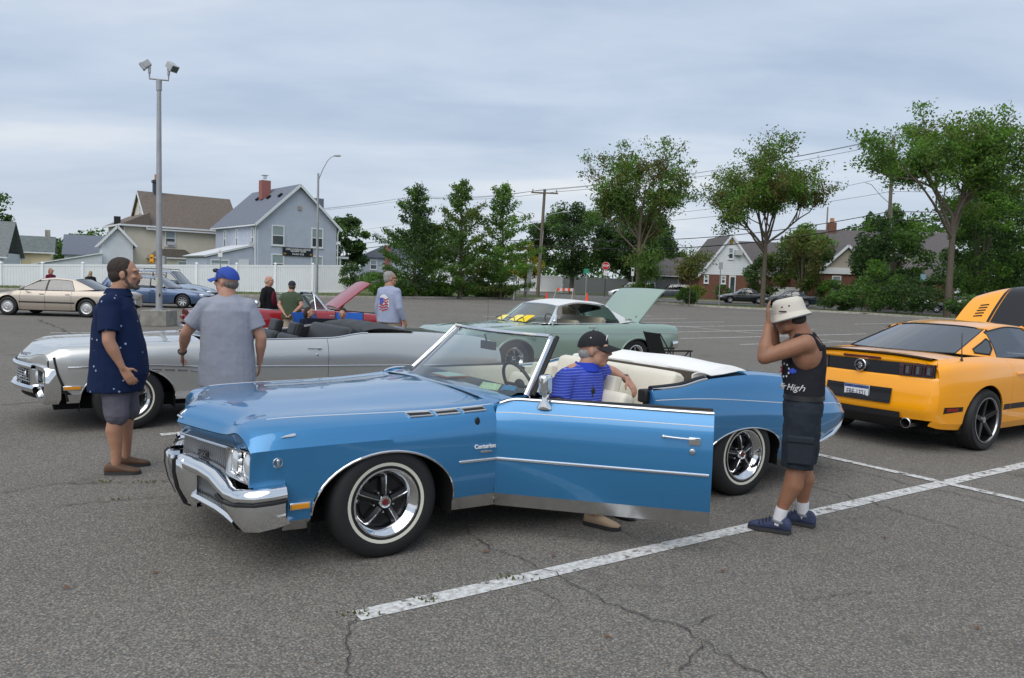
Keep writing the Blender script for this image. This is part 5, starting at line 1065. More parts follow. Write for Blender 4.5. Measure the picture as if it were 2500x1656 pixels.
  mb.grid(G, flip=(s < 0)); mb.build('lower_grille', gm, root, smooth=0)
  # bumper guard
  y0 = .155; pr = [(-.05, .545), (.06, .548), (.078, .53), (.080, .46), (.06, .36), (.015, .255), (-.02, .235), (-.08, .24)]
  mb = MB(); mb.grid([[(lambda v: Vector((v.x, v.y*s, v.z)))(nose(y0+dy_, z, d*k_-(1-k_)*.01)) for (d, z) in pr] for (dy_, k_) in ((-.075, .0), (-.072, .8), (-.05, 1), (0, 1.02), (.05, 1), (.072, .8), (.075, 0))], flip=(s < 0)); g = mb.build('bumper_guard', CHROME, root, smooth=50)
  mb = MB(); mb.tube([(lambda v: Vector((v.x, v.y*s, v.z)))(nose(y0-.01, z, d*1.02+.004)) for (d, z) in pr[1:7]], .010, 6, flat=(1, 1)); mb.build('guard_strip', BLACK, g)
 mb = MB(); G = [[nose(y, z, d) for (d, z) in ((-.02, .53), (.03, .53), (.045, .51), (.04, .48), (0, .46))] for y in [-.12+.24*i/6 for i in range(7)]]; mb.grid(G); mb.build('centre_bumper_bar', CHROME, root, smooth=50)
 # ---- doors
 hl = Vector((.815, .965, 0))
 def door(s, rot):
  O = Vector((hl.x, hl.y*s, 0)); k = dict(origin=O, rot=(0, 0, rot))
  d = B.panel('door', BLUE, root, -.56, .82, 1, 6, s, solid=.02, **k)
  def sub(o): o.parent = d; o.location = (0, 0, 0); o.rotation_euler = (0, 0, 0); return o
  kk = dict(origin=O)
  sub(B.panel('door_rocker_moulding', CHROME2, root, -.56, .82, 0, 1, s, gap=.004, solid=.012, **kk))
  sub(B.line('belt_moulding', CHROME, root, -.555, .80, k=6, side=s, r=.011, flat=(.9, .9), off=.003, **kk))
  sub(B.line('pinstripe', WHITE, root, -.555, .815, k=5, side=s, r=.003, off=.001, **kk))
  sub(B.line('side_moulding', CHROME, root, -.54, .812, z=.545, side=s, r=.010, flat=(1, .7), **kk))
  # inner trim panel and top rail
  mb = MB(); G = []
  for x in (-.55, -.2, .1, .35, .56): G.append([Vector((x, s*y, z))-O for (y, z) in ((.93, .30), (.87, .34), (.85, .6), (.84, .88), (.86, .925), (.92, .93))])
  mb.grid(G, flip=(s > 0)); sub(mb.build('door_trim', CREAM, root))
  mb = MB(); mb.box(Vector((.15, s*.80, .62))-O, (.5, .08, .06)); sub(mb.build('armrest', CREAM, root, bevel=.02))
  mb = MB(); mb.box(Vector((.0, s*.885, .932))-O, (1.10, .05, .014)); sub(mb.build('window_slot', BLACK, root, smooth=0))
  for xe in (-.556, .815):
   mb = MB(); P = B.prof(xe if xe < 0 else .81); pts = [Vector((xe, y*s, z))-O for (y, z) in P[2:B.row[6]+1]]+[Vector((xe, s*.86, .92))-O, Vector((xe, s*.86, .32))-O]; mb.add(pts, [tuple(range(len(pts)))]); sub(mb.build('door_edge', BLUE, root, smooth=0))
  # handle and lock
  c = B.ptz(-.37, .765, s, .012)-O; mb = MB(); mb.tube([c+Vector((.11, s*.004, .003)), c+Vector((.05, s*.012, 0)), c+Vector((-.08, s*.012, -.004))], .008, 8, flat=(.8, 1)); mb.box(c+Vector((-.075, -s*.004, -.016)), (.07, .022, .045)); mb.ell(c+Vector((.11, -s*.004, .0)), (.014, .012, .012)); sub(mb.build('door_handle', CHROME, root, bevel=.005))
  c = B.ptz(-.435, .685, s, .003)-O; mb = MB(); M = Matrix.Translation(c) @ (WM if s > 0 else Matrix.Rotation(pi/2, 4, 'X')); mb.lathe([(.019, -.004), (.018, .004), (.014, .006), (0, .006)], M, 20); sub(mb.build('door_lock', CHROME2, root))
  # chrome mirror on a stalk
  if s > 0:
   c = Vector((.50, .955, .905))-O; mb = MB()
   mb.tube([c+Vector((0, 0, -.02)), c+Vector((0, .005, .0)), c+Vector((0, .01, .03)), c+Vector((0, .012, .07))], [.05, .042, .018, .014], 12, flat=(1, .55)); mo = sub(mb.build('door_mirror', CHROME, root)); mb = MB(); mb.box(c+Vector((-.005, .02, .135)), (.06, .115, .13), Matrix.Rotation(rad(-12), 3, 'Z')); mh = sub(mb.build('mirror_head', CHROME, root, bevel=.022, bseg=4)); mh.parent = d
  return d
 door(1, -rad(45.5)); door(-1, 0)
 # hinge post and striker pillar seen in the open doorway
 mb = MB(); mb.box((.80, .88, .58), (.06, .12, .62)); mb.build('hinge_pillar', BLUE, root, bevel=.01)
 mb = MB(); mb.box((0.13, .90, .29), (1.38, .10, .07)); mb.build('door_sill', CHROME2, root, bevel=.01)
 mb = MB(); P = B.prof(-.57); pts = [Vector((-.572, y-.01, z)) for (y, z) in P[2:B.row[6]+1]]+[Vector((-.60, .83, .90)), Vector((-.60, .83, .30))]; mb.add(pts, [tuple(range(len(pts)))]); mb.build('lock_pillar', mat('inner_blue', srgb(30, 90, 145), .35), root, smooth=0)
 mb = MB(); mb.box((-.60, .85, .86), (.12, .10, .10)); mb.box((-.585, .86, .72), (.03, .07, .22)); mb.build('pillar_seal', BLACK, root, bevel=.015)
 B.line('belt_moulding', CHROME, root, -1.16, -.575, k=6, side=1, r=.010, off=.003); B.line('belt_moulding', CHROME, root, -1.16, -.575, k=6, side=-1, r=.010, off=.003)
 mb = MB(); mb.tube([B.pt(x, 6, 1, 0, 0)+Vector((0, -.035, .006)) for x in [-.58-.58*i/10 for i in range(11)]], .022, 6); mb.build('window_seal', BLACK, root)
 # ---- interior
 mb = MB(); mb.box((-.2, 0, .30), (2.0, 1.7, .05)); mb.build('floor_pan', mat('carpet', (.03, .045, .06), .95), root, smooth=0)
 for s in (1, -1):
  mb = MB(); G = [[(x, s*.84, .3), (x, s*.83, .6), (x, s*.84, .90), (x, s*.90, B.pt(x, 6).z-.01)] for x in [-.60-.1*i for i in range(8)]]; mb.grid(G, flip=(s > 0)); mb.build('rear_side_trim', CREAM, root)
 mb = MB(); G = []
 for i in range(15):
  y = -.88+1.76*i/14; G.append([(.70-.05*(y/.88)**2, y, .925), (.60, y, .945), (.42, y, .938), (.38, y, .90), (.40, y, .72), (.55, y, .55)])
 mb.grid(G, flip=True); mb.build('dashboard', mat('dash_vinyl', (.035, .05, .06), .5), root)
 steering(root, (.27, .40, .92), 25)
 rs = seat_mesh(1.56, .47, .20, pleats=11, pl=.02); rs.build('rear_seat_back', CREAM, root, loc=(-.98, 0, .53), rot=(0, rad(-16), 0), smooth=50)
 rs = seat_mesh(1.5, .22, .50, pleats=0); rs.build('rear_seat_cushion', CREAM, root, loc=(-1.12, 0, .33), smooth=50)
 for (y, t) in ((.43, 0), (-.43, 0)):
  sb = seat_mesh(.74, .44, .17, pleats=5, pl=.008).build('front_seat_back', CREAM, root, loc=(-.43, y, .42), rot=(0, rad(-17), 0), smooth=50)
  seat_mesh(.30, .13, .10).build('headrest', CREAM, root, loc=(-.565, y, .835), rot=(0, rad(-14), 0), smooth=50)
  seat_mesh(.76, .22, .56).build('front_seat_cushion', CREAM, root, loc=(-.34, y, .32), smooth=50)
 # ---- white cover over the folded top: horseshoe behind the rear seat
 mb = MB(); G = []; N = 40
 for i in range(N+1):
  u = -1+2*i/N; au = abs(u); a = u*1.25
  # inner edge runs behind the seat and forward along the sides, outer edge on the deck
  yi = .80*math.sin(max(-1, min(1, u*1.18))*pi/2) if au < .85 else .80*math.copysign(1, u)
  xi = -1.26-.05*(1-au**2)+(.14*max(0, (au-.8)/.2))
  yo = .865*math.copysign(min(1, (au*1.05)**.9), u); xo = -1.92+.10*(1-au)**1.5 if au < .72 else -1.92+.66*((au-.72)/.28)**1.2
  ztop = 1.062+.015*math.cos(pi*u) + .006*math.sin(9*u)
  ze = B.pt(max(-2.0, xo), 6).z+.012 if au > .55 else 1.0
  row = []
  for q in range(11):
   v = q/10; x = xi+(xo-xi)*v; y = yi+(yo-yi)*v
   prof = (1-abs(2*v-.62)**2.4) if v < .81 else 1-abs(2*.81-.62)**2.4
   h_ = math.sin(min(1, (v+.06)*2.4)*pi/2)*(1-max(0, (v-.35)/.65)**1.6)
   zb = .99+(ze-.99)*v; z = zb+(ztop-zb)*max(0, h_)*(1-.65*max(0, (au-.7)/.3))
   row.append(Vector((x, y, z)))
  row = [Vector((row[0].x, row[0].y, .93))]+row
  G.append(row)
 mb.grid(G, flip=False); mb.build('top_cover', CREAMW, root, smooth=60, solid=.008, merge=True)
 mb = MB(); mb.box((-1.26, 0, .96), (.05, 1.5, .08)); mb.build('top_well', mat('top_lining', (.10, .08, .06), .9), root, smooth=0)
 # ---- windscreen
 def ws(u, v):
  xb, xt = .80-.25*abs(u)**2.4, .33-.11*abs(u)**2.2; yb, yt = .885, .695; zb, zt_ = .928-.012*u*u, 1.300
  return Vector((xb+(xt-xb)*v, (yb+(yt-yb)*v)*u, zb+(zt_-zb)*v))
 mb = MB(); mb.grid([[ws(-1+2*i/24, j/8) for j in range(9)] for i in range(25)], flip=True); wso = mb.build('windscreen', GLASS, root)
 ring = [ws(-1+2*i/24, 0) for i in range(25)]; mb = MB(); mb.tube([p+Vector((.004, 0, -.004)) for p in ring], .014, 8); mb.build('windscreen_base_trim', CHROME2, root)
 mb = MB(); mb.tube([ws(-1+2*i/24, 1)+Vector((-.01, 0, .008)) for i in range(25)], .024, 8, flat=(.7, 1.2)); mb.build('windscreen_header', CHROME, root)
 for s in (1, -1):
  P = [ws(s, v) for v in (0, .25, .5, .75, .93, 1)]
  mb = MB(); mb.tube([p+Vector((-.02, s*.006, 0)) for p in P], [.03, .028, .026, .026, .028, .024], 8, flat=(.55, 1.0), up=(0, 1, 0)); mb.build('windscreen_pillar', CHROME, root)
  mb = MB(); mb.tube([p+Vector((-.062, s*.012, .004)) for p in P], .016, 6); mb.build('pillar_weatherstrip', BLACK, root)
  mb = MB(); mb.box((.22, s*.36, 1.305), (.16, .46, .016), Matrix.Rotation(rad(-6), 3, 'Y')); mb.build('sun_visor', CREAM, root, bevel=.02, bseg=3)
 mb = MB(); mb.box((.31, 0, 1.19), (.03, .20, .065)); mb.tube([(.32, 0, 1.2), (.345, 0, 1.28)], .008, 6); mb.build('rear_view_mirror', BLACKP, root, bevel=.012)
 # inspection stickers and a show card inside the glass
 def onws(u, v, off=-.006): return ws(u, v)+Vector((off, 0, off))
 for (u0, u1, v0, v1, nm, cc_) in ((.60, .78, .055, .16, 'inspection_sticker', srgb(196, 214, 186)), (.80, .91, .035, .16, 'registration_sticker', srgb(70, 140, 190))):
  mb = MB(); mb.grid([[onws(u0+(u1-u0)*i/4, v0+(v1-v0)*j/2) for j in range(3)] for i in range(5)], flip=True); mb.build(nm, mat(nm, cc_, .6, var=.25, vscale=45), wso)
 mb = MB(); mb.box((.60, -.10, .955), (.20, .30, .004)); sc_ = mb.build('show_card', mat('card_orange', srgb(215, 120, 90), .7), root, smooth=0); mb = MB(); mb.box((.60, -.10, .960), (.165, .265, .003)); mb.build('card_face', mat('card_pale', srgb(205, 230, 225), .7), sc_, smooth=0)
 four_wheels(root, 1.575, -1.575, .875, .338, .345, .215, .205, white=(.225, .247))
 return root
build_blue()
# ------------------------------------------------------------------ greenhouse shared by the closed cars
def greenhouse(root, m, glass, yb, zb, A0, A1, C1, C0, yr, z0, zp, z1, cbot, ctop, splits=(), roofm=None, bow0=.14, bow1=.08, rbow0=.12, rbow1=.06, trim=BLACKP, side_open=False, pillar=.028, rear_glass=True, zbr=None, side_sets=(1, -1), abot=None, gw0=.90, gw1=.93, qwin=None, rail=.035):
 """A0/A1 windscreen foot/head x, C1/C0 rear window head/foot x, yb/yr half width at belt/roof, cbot/ctop rear end of the side glass"""
 roofm = roofm or m; zbf = zb if callable(zb) else (lambda x: zb); zr = pchip([C1, (A1+C1)/2, A1] if C1 < A1 else [A1, C1], [z1, zp, z0])
 abot = abot if abot is not None else A0-bow0
 zA, zC = zbf(A0), (zbr if zbr is not None else zbf(C0))
 mb = MB(); G = []
 for i in range(15):
  t = i/14; row = []
  for j in range(13):
   u = -1+j/6; x = lerp(C1+rbow1*(-abs(u)**2), A1-bow1*abs(u)**2+bow1*0, t); x = lerp(C1+rbow1*abs(u)**2, A1-bow1*abs(u)**2, t)
   y = yr*u; z = zr(x)-.035*abs(u)**3.0
   row.append(Vector((x, y, z)))
  row = [Vector((row[0].x, -yr-.022, row[0].z-rail))]+row+[Vector((row[-1].x, yr+.022, row[-1].z-rail))]
  G.append(row)
 mb.grid(G, flip=True); mb.build('roof', roofm, root, smooth=50, solid=.012)
 def ws(u, v): return Vector((lerp(A0-bow0*abs(u)**2.2, A1-bow1*abs(u)**2, v), lerp(yb*.975, yr, v)*u, lerp(zA-.01*u*u, z0-.035*abs(u)**3, v)))
 mb = MB(); mb.grid([[ws(-1+i/8, j/6) for j in range(7)] for i in range(17)], flip=True); wso = mb.build('windscreen', glass, root)
 mb = MB(); mb.tube([ws(-1+i/8, 0) for i in range(17)]+[ws(1, v/4) for v in range(1, 5)]+[ws(1-i/8, 1) for i in range(1, 17)]+[ws(-1, 1-v/4) for v in range(1, 4)], .011, 6, closed=True); mb.build('windscreen_trim', trim, wso)
 def rw(u, v): return Vector((lerp(C0+rbow0*abs(u)**2, C1+rbow1*abs(u)**2, v), lerp(yb*gw0, yr*gw1, v)*u, lerp(zC, z1-.03*abs(u)**3, v)))
 if rear_glass:
  mb = MB(); mb.grid([[rw(-1+i/6, j/5) for j in range(6)] for i in range(13)]); ro = mb.build('rear_window', glass, root)
  mb = MB(); mb.tube([rw(-1+i/6, 0) for i in range(13)]+[rw(1, v/3) for v in range(1, 4)]+[rw(1-i/6, 1) for i in range(1, 13)]+[rw(-1, 1-v/3) for v in range(1, 3)], .010, 6, closed=True); mb.build('rear_window_trim', trim, ro)
 xs0 = A0-bow0; xs1 = A1-bow1
 for s in side_sets:
  top = lambda x: Vector((x, s*(yr+.016), zr(x)-rail-.02)); bot = lambda x: Vector((x, s*yb, zbf(x)))
  # A pillar
  mb = MB(); mb.tube([ws(s, v)+Vector((-.012, 0, 0)) for v in (0, .33, .66, 1)], pillar, 8, flat=(.7, 1)); mb.build('front_pillar', m, root)
  # C pillar panel
  mb = MB(); G = []
  for j in range(7):
   v = j/6; f = lerp(cbot, ctop, v**.9); p0 = bot(cbot).lerp(top(ctop), v); p0.x = f; p1 = rw(s, v)
   p0.y += s*.018*math.sin(pi*v); mid = p0.lerp(p1, .5)+Vector((0, s*.012, 0)); G.append([p0, p0.lerp(mid, .5)+Vector((0, s*.008, 0)), mid, mid.lerp(p1, .5)+Vector((0, s*.006, 0)), p1])
  mb.grid(G, flip=(s < 0)); mb.build('rear_pillar', roofm if roofm is not m else m, root, smooth=60, solid=.01, soff=0)
  if qwin:
   def pp(a, b):
    i = min(5, int(b*6)); f = b*6-i; j = min(3, int(a*4)); g = a*4-j
    return G[i][j].lerp(G[i][j+1], g).lerp(G[i+1][j].lerp(G[i+1][j+1], g), f)+Vector((0, s*.010, .003))
   q = [pp(*t) for t in qwin]; mb = MB(); mb.add(q, [tuple(range(len(q))) if s > 0 else tuple(range(len(q)-1, -1, -1))]); g_ = mb.build('quarter_window', mat('quarter_glass', (.02, .025, .028), .04, coat=1), root, smooth=0); mb = MB(); mb.tube(q, .010, 5, closed=True); mb.build('quarter_window_seal', BLACK, g_)
  # side glass
  n = 16; G = []
  for i in range(n+1):
   t = i/n; xb, xt = lerp(xs0-.015, cbot, t), lerp(xs1-.02, ctop, t); b_, t_ = bot(xb), top(xt)
   G.append([b_.lerp(t_, v/6)+Vector((0, s*.018*math.sin(pi*v/6), 0)) for v in range(7)])
  if not side_open:
   mb = MB(); mb.grid(G, flip=(s > 0)); sg = mb.build('side_window', glass, root)
  loop = [g[0] for g in G]+G[-1][1:-1]+[g[-1] for g in reversed(G)]+list(reversed(G[0][1:-1]))
  mb = MB(); mb.tube(loop, .010, 6, closed=True); mb.build('window_surround', trim, root)
  for (xb, xt, w_) in splits:
   a, b = bot(xb), top(xt); mb = MB(); P = [a.lerp(b, v/4)+Vector((0, s*(.018*math.sin(pi*v/4)+.003), 0)) for v in range(5)]; mb.tube(P, w_, 6, flat=(.35, 1), up=(0, 1, 0)); mb.build('window_pillar', trim, root)
 return wso
def seats(root, m, rows, yb=.4, w=.55, z=.5, H=.52, hr=True):
 for x in rows:
  for y in (-yb, yb):
   sb = seat_mesh(w, H, .15, m=5).build('seat_back', m, root, loc=(x, y, z), rot=(0, rad(-14), 0), smooth=50)
   if hr: seat_mesh(.26, .16, .09, m=4).build('headrest', m, root, loc=(x-.13, y, z+H-.02), rot=(0, rad(-10), 0), smooth=50)
def wrap_bar(name, m, root, pts, prof, smooth=50, flip=False):
 """sweep [(out, dz)] along plan path pts (x, y, z); 'out' pushes along the plan normal"""
 P = [Vector(p) for p in pts]; G = []
 for i, p in enumerate(P):
  d = P[min(i+1, len(P)-1)]-P[max(i-1, 0)]; d.z = 0; d.normalize(); nrm = Vector((d.y, -d.x, 0))
  G.append([p+nrm*o+Vector((0, 0, dz)) for (o, dz) in prof])
 mb = MB(); mb.grid(G, flip=flip); return mb.build(name, m, root, smooth=smooth)
def mirror_pts(L): return L+[(x, -y, z) for (x, y, z) in reversed(L) if abs(y) > 1e-6]

# ------------------------------------------------------------------ silver convertible
def build_silver():
 P = paint('silver_paint', srgb(196, 197, 194), 0.62, 0.32)
 root = thing('convertible_car', 'silver convertible with black interior and black folded top cover', 'car', (-3.218, 9.917, 0), rad(213))
 def warp(x, y, z):
  ay = abs(y); t = min(1, max(0, (x-1.9)/0.45)); t = t*t*(3-2*t)
  return (x+t*(.26*max(0, 1-(ay/.95)**1.6)), y, z)
 L0 = [(.93, .31), (.955, .40)]
 secs = [
     (2.34, [(.90, .60), (.92, .62), (.93, .66), (.93, .70), (.925, .76), (.86, .80), (.72, .80), (.5, .76), (.25, .735), (0, .725)]),
     (2.26, [(.92, .50), (.94, .53), (.96, .60), (.97, .70), (.96, .80), (.90, .86), (.76, .875), (.55, .865), (.28, .86), (0, .86)]),
     (2.19, [(.94, .31), (.96, .40), (.97, .54), (.98, .68), (.965, .80), (.905, .87), (.77, .89), (.58, .888), (.3, .893), (0, .897)]),
     (1.613, [(.94, .31), (.965, .40), (.99, .54), (1.0, .69), (.985, .81), (.935, .885), (.80, .905), (.62, .905), (.34, .92), (0, .925)]),
     (.85, [(.94, .30), (.965, .39), (.99, .52), (1.0, .655), (.99, .80), (.955, .89), (.90, .93), (.75, .93), (.4, .945), (0, .95)]),
     (.0, [(.94, .30), (.965, .39), (.99, .52), (1.0, .635), (.995, .79), (.965, .88), (.92, .942), (.75, .95), (.4, .95), (0, .95)]),
     (-.60, [(.94, .30), (.965, .39), (.99, .52), (1.0, .62), (1.0, .78), (.97, .88), (.92, .95), (.75, .96), (.4, .97), (0, .97)]),
     (-1.07, [(.94, .30), (.965, .39), (.99, .51), (1.0, .61), (1.0, .77), (.97, .90), (.90, 1.005), (.7, 1.01), (.4, 1.02), (0, 1.02)]),
     (-1.7, [(.93, .30), (.96, .38), (.985, .49), (1.0, .595), (.995, .75), (.96, .89), (.86, 1.0), (.65, 1.005), (.35, 1.01), (0, 1.01)]),
     (-2.4, [(.90, .32), (.93, .38), (.955, .48), (.97, .575), (.965, .71), (.92, .85), (.80, .955), (.58, .965), (.3, .97), (0, .97)]),
     (-3.0, [(.86, .40), (.88, .44), (.90, .50), (.92, .56), (.91, .67), (.86, .79), (.72, .88), (.5, .89), (.25, .895), (0, .895)]),
     (-3.10, [(.84, .45), (.86, .48), (.87, .52), (.88, .56), (.87, .64), (.82, .74), (.66, .81), (.45, .82), (.2, .825), (0, .825)])]
 B = Body(secs, sharp=(1,), seg=[2, 3, 4, 4, 4, 4, 4, 4, 4], shoulder=5, arches=[(1.613, .34, .46, .33), (-1.613, .34, .48, .22)], warp=warp, dxmax=.1)
 for s in (1, -1):
  B.panel('front_fender', P, root, .85, 2.34, 1, 5, s); B.panel('rear_quarter_panel', P, root, -3.10, -.56, 1, 6, s)
  d = B.panel('door', P, root, -.56, .85, 1, 6, s)
  B.panel('rocker_moulding', CHROME2, root, -2.9, 1.15, 0, 1, s, gap=0, solid=.01); B.panel('front_valance', CHROME2, root, 2.07, 2.19, 0, 1, s, gap=0, solid=.01)
  B.arch_trim('arch_trim', CHROME, root, 0, s); B.arch_trim('arch_trim', CHROME, root, 1, s); B.liner('wheel_house', root, 0, s); B.liner('wheel_house', root, 1, s)
  B.line('side_moulding', CHROME, root, -3.0, 2.18, k=3, side=s, r=.010, flat=(1, .6), n=50)
  B.line('belt_moulding', CHROME, root, -1.1, .80, k=6, side=s, r=.010, off=.003)
  for i in range(4): B.line('ventiport', CHROME, root, 1.40-i*.13, 1.30-i*.13, z=(lambda x: B.pt(x, 3).z-.045), side=s, r=.010, n=3)
  mb = MB(); c = B.ptz(2.14, .47, s, .004); mb.box(c, (.17, .012, .045)); k = mb.build('side_marker', CHROME, root, bevel=.004); mb = MB(); mb.box(c+Vector((0, s*.006, 0)), (.15, .012, .030)); mb.build('marker_lens', AMBER, k, bevel=.003)
  c = B.ptz(-.40, .835, s, .012); mb = MB(); mb.tube([c+Vector((.10, s*.004, .004)), c+Vector((.03, s*.012, .002)), c+Vector((-.06, s*.012, 0))], .008, 8); mb.ell(c+Vector((-.05, 0, -.006)), (.03, .012, .018)); mb.build('door_handle', CHROME, root)
  mb = MB(); mb.ell(B.ptz(-.42, .76, s, .003), (.015, .005, .015)); mb.build('door_lock', CHROME2, root)
  # bumper: tall vertical corner that closes the fender, then the bar along the nose
 B.panel('hood', P, root, .85, 2.34, 5, 9, both=True); B.panel('rear_deck', P, root, -3.10, -1.70, 6, 9, both=True)
 q = B.prof(-3.1); mb = MB(); mb.grid([[Vector((-3.1, y*k, .6+(z-.6)*k)) for (y, z) in q]+[Vector((-3.1, -y*k, .6+(z-.6)*k)) for (y, z) in reversed(q)] for k in (1, .02)]); mb.build('tail_panel', P, root)
 wrap_bar('rear_bumper', CHROME, root, mirror_pts([(-2.7, .95, .47), (-3.0, .93, .47), (-3.14, .86, .48), (-3.18, .6, .49), (-3.2, 0, .49)]), [(0, .09), (.03, .08), (.05, 0), (.03, -.1), (-.02, -.12)])
 def nose(y, z, d=0): x, _, _ = warp(2.34, y, z); return Vector((x+d, y, z))
 cr = [(.03, .70), (.05, .69), (.058, .66), (.05, .645), (.0, .64)]
 mb = MB(); mb.grid([[nose(-.70+1.4*i/24, z, d) for (d, z) in cr] for i in range(25)]); mb.build('grille_surround', CHROME, root, smooth=50)
 mb = MB(); mb.grid([[nose(-.76+1.52*i/24, z, d) for (d, z) in ((0, .47), (.05, .475), (.07, .45), (.06, .41), (0, .385))] for i in range(25)]); fb = mb.build('front_bumper', CHROME, root, smooth=50)
 mb = MB(); mb.grid([[nose(-.9+1.8*i/24, z, -.03) for z in (.72, .33)] for i in range(25)]); mb.build('front_bulkhead', DARK, root)
 mb = MB()
 for s in (1, -1):
  G = []
  for (y, z) in B.prof(2.337)[B.row[4]:]:
   X, _, _ = warp(2.337, y, z); G.append([Vector((X, y*s, z-.004)), Vector((X+.012, y*s*.99, min(z-.02, .745))), Vector((X+.01, y*s*.98, .69))])
  mb.grid(G, flip=(s < 0))
 mb.build('header_panel', P, root)
 mb = MB()
 for i in range(6): mb.tube([nose(-.6+1.2*q_/16, .50+.028*i, .01) for q_ in range(17)], .005, 4)
 for i in range(17): y = -.6+1.2*i/16; mb.tube([nose(y, .48, .01), nose(y, .645, .01)], .005, 4)
 mb.build('grille', CHROME2, root)
 for s in (1, -1):
  pr = [(.60, .70), (.72, .705), (.90, .69), (.955, .66), (.955, .5), (.95, .36), (.90, .30), (.80, .305), (.72, .42), (.61, .46)]
  mb = MB(); f = lambda y, z, d: (lambda v: Vector((v.x, v.y*s, v.z)))(nose(y, z, d))
  G = []
  for k_, d in ((1.0, -.10), (1.0, .01), (.94, .035), (.70, .03), (.62, -.02)): G.append([f(.79+(y-.79)*k_, .53+(z-.53)*k_, d) for (y, z) in pr])
  mb.grid(G, cv=True, flip=(s < 0)); hb = mb.build('bumper_corner', CHROME, root, smooth=50)
  mb = MB(); mb.add([f(.79+(y-.79)*.66, .53+(z-.53)*.66, -.015) for (y, z) in pr], [tuple(range(10)) if s > 0 else tuple(range(9, -1, -1))]); mb.build('bezel_back', CHROME2, hb, smooth=0)
  for yy in (.70, .85):
   M = Matrix.Translation(f(yy, .575, -.005)) @ Matrix.Rotation(pi/2, 4, 'Y'); mb = MB(); mb.lathe([(.072, 0), (.05, .016), (0, .024)], M, 20); mb.build('headlamp', LENS, hb)
  mb = MB(); mb.ell(f(.50, .565, .03), (.018, .022, .05)); mb.build('grille_badge', CHROME2, root)
  mb = MB(); mb.tube([B.pt(2.30, 4, s, 0, .003)+Vector((.0, 0, .0)), B.ptz(2.27, .62, s, .003), B.ptz(2.20, .42, s, .003), B.ptz(2.18, .33, s, .003)], .012, 6); mb.build('bumper_seal', BLACK, root)
 under(root, -2.9, 2.3, .75, .22, .36)
 mb = MB(); mb.box((2.25, 0, .36), (.3, 1.2, .10)); mb.build('front_skirt', P, root, bevel=.03)
 text('hood_lettering', 'B U I C K', .05, BLACKP, root, frame(nose(.33, .775, -.02), (-.42, 1, 0), (-.5, 0, 1)), extrude=.002)
 # interior
 V = mat('black_vinyl', (.018, .019, .021), .42, bump=.08, bscale=60)
 mb = MB(); mb.box((-.2, 0, .36), (2.2, 1.75, .06)); mb.build('floor_pan', DARK, root, smooth=0)
 for s in (1, -1):
  mb = MB(); mb.grid([[(x, s*.86, .36), (x, s*.85, .7), (x, s*.88, B.pt(x, 6).z-.004)] for x in [.8-.2*i for i in range(11)]], flip=(s > 0)); mb.build('door_trim', V, root)
 mb = MB(); mb.grid([[(.75, y, .94), (.60, y, .965), (.45, y, .95), (.42, y, .7)] for y in [-.86+1.72*i/8 for i in range(9)]], flip=True); mb.build('dashboard', V, root)
 steering(root, (.30, .42, .95), 25)
 for y in (-.42, .42):
  seat_mesh(.72, .52, .17, pleats=5).build('front_seat_back', V, root, loc=(-.22, y, .44), rot=(0, rad(-16), 0), smooth=50)
  seat_mesh(.34, .17, .11).build('headrest', V, root, loc=(-.36, y, .93), rot=(0, rad(-16), 0), smooth=50)
 seat_mesh(1.5, .50, .2, pleats=8).build('rear_seat_back', V, root, loc=(-.95, 0, .54), rot=(0, rad(-16), 0), smooth=50)
 RT = mat('top_cover_grey', (.035, .037, .040), .6, var=.2, vscale=5)
 mb = MB(); G = []
 for i in range(33):
  u = -1+i/16; au = abs(u); yi = .84*u; xi = -1.14+.05*au**3; xo = -1.78+.04*au**2; yo = .86*u; row = []
  for k in range(9):
   v = k/8; h_ = math.sin(min(1, v*2.6+.25)*pi/2)*(1-max(0, (v-.3)/.7)**1.5)
   row.append(Vector((lerp(xi, xo, v), lerp(yi, yo, v), 1.0+.012+.095*h_*(1-.65*au**4)+.006*math.sin(13*u+3*v))))
  G.append([Vector((row[0].x+.02, row[0].y, .93))]+row)
 mb.grid(G); mb.build('top_cover', RT, root, smooth=60, solid=.01)
 # windscreen
 def ws(u, v): return Vector((lerp(.84-.26*abs(u)**2.3, .33-.1*u*u, v), lerp(.88, .69, v)*u, lerp(.95, 1.37, v)))
 mb = MB(); mb.grid([[ws(-1+i/10, j/5) for j in range(6)] for i in range(21)], flip=True); mb.build('windscreen', GLASS, root)
 mb = MB(); mb.tube([ws(-1+i/10, 1) for i in range(21)], .022, 8); mb.tube([ws(-1+i/10, 0) for i in range(21)], .012, 6); mb.build('windscreen_frame', CHROME, root)
 for s in (1, -1): mb = MB(); mb.tube([ws(s, v/4)+Vector((-.015, 0, 0)) for v in range(5)], .024, 8); mb.build('windscreen_pillar', CHROME, root)
 mb = MB(); mb.box((.31, 0, 1.31), (.03, .2, .06)); mb.build('rear_view_mirror', BLACKP, root, bevel=.01)
 mb = MB(); mb.tube([(.52, .93, .95), (.50, .97, 1.0)], .012, 6); mb.ell((.50, .99, 1.03), (.05, .06, .045)); mb.build('door_mirror', CHROME, root)
 four_wheels(root, 1.613, -1.613, .88, .343, .35, .21, .205, white=(.228, .247))
build_silver()

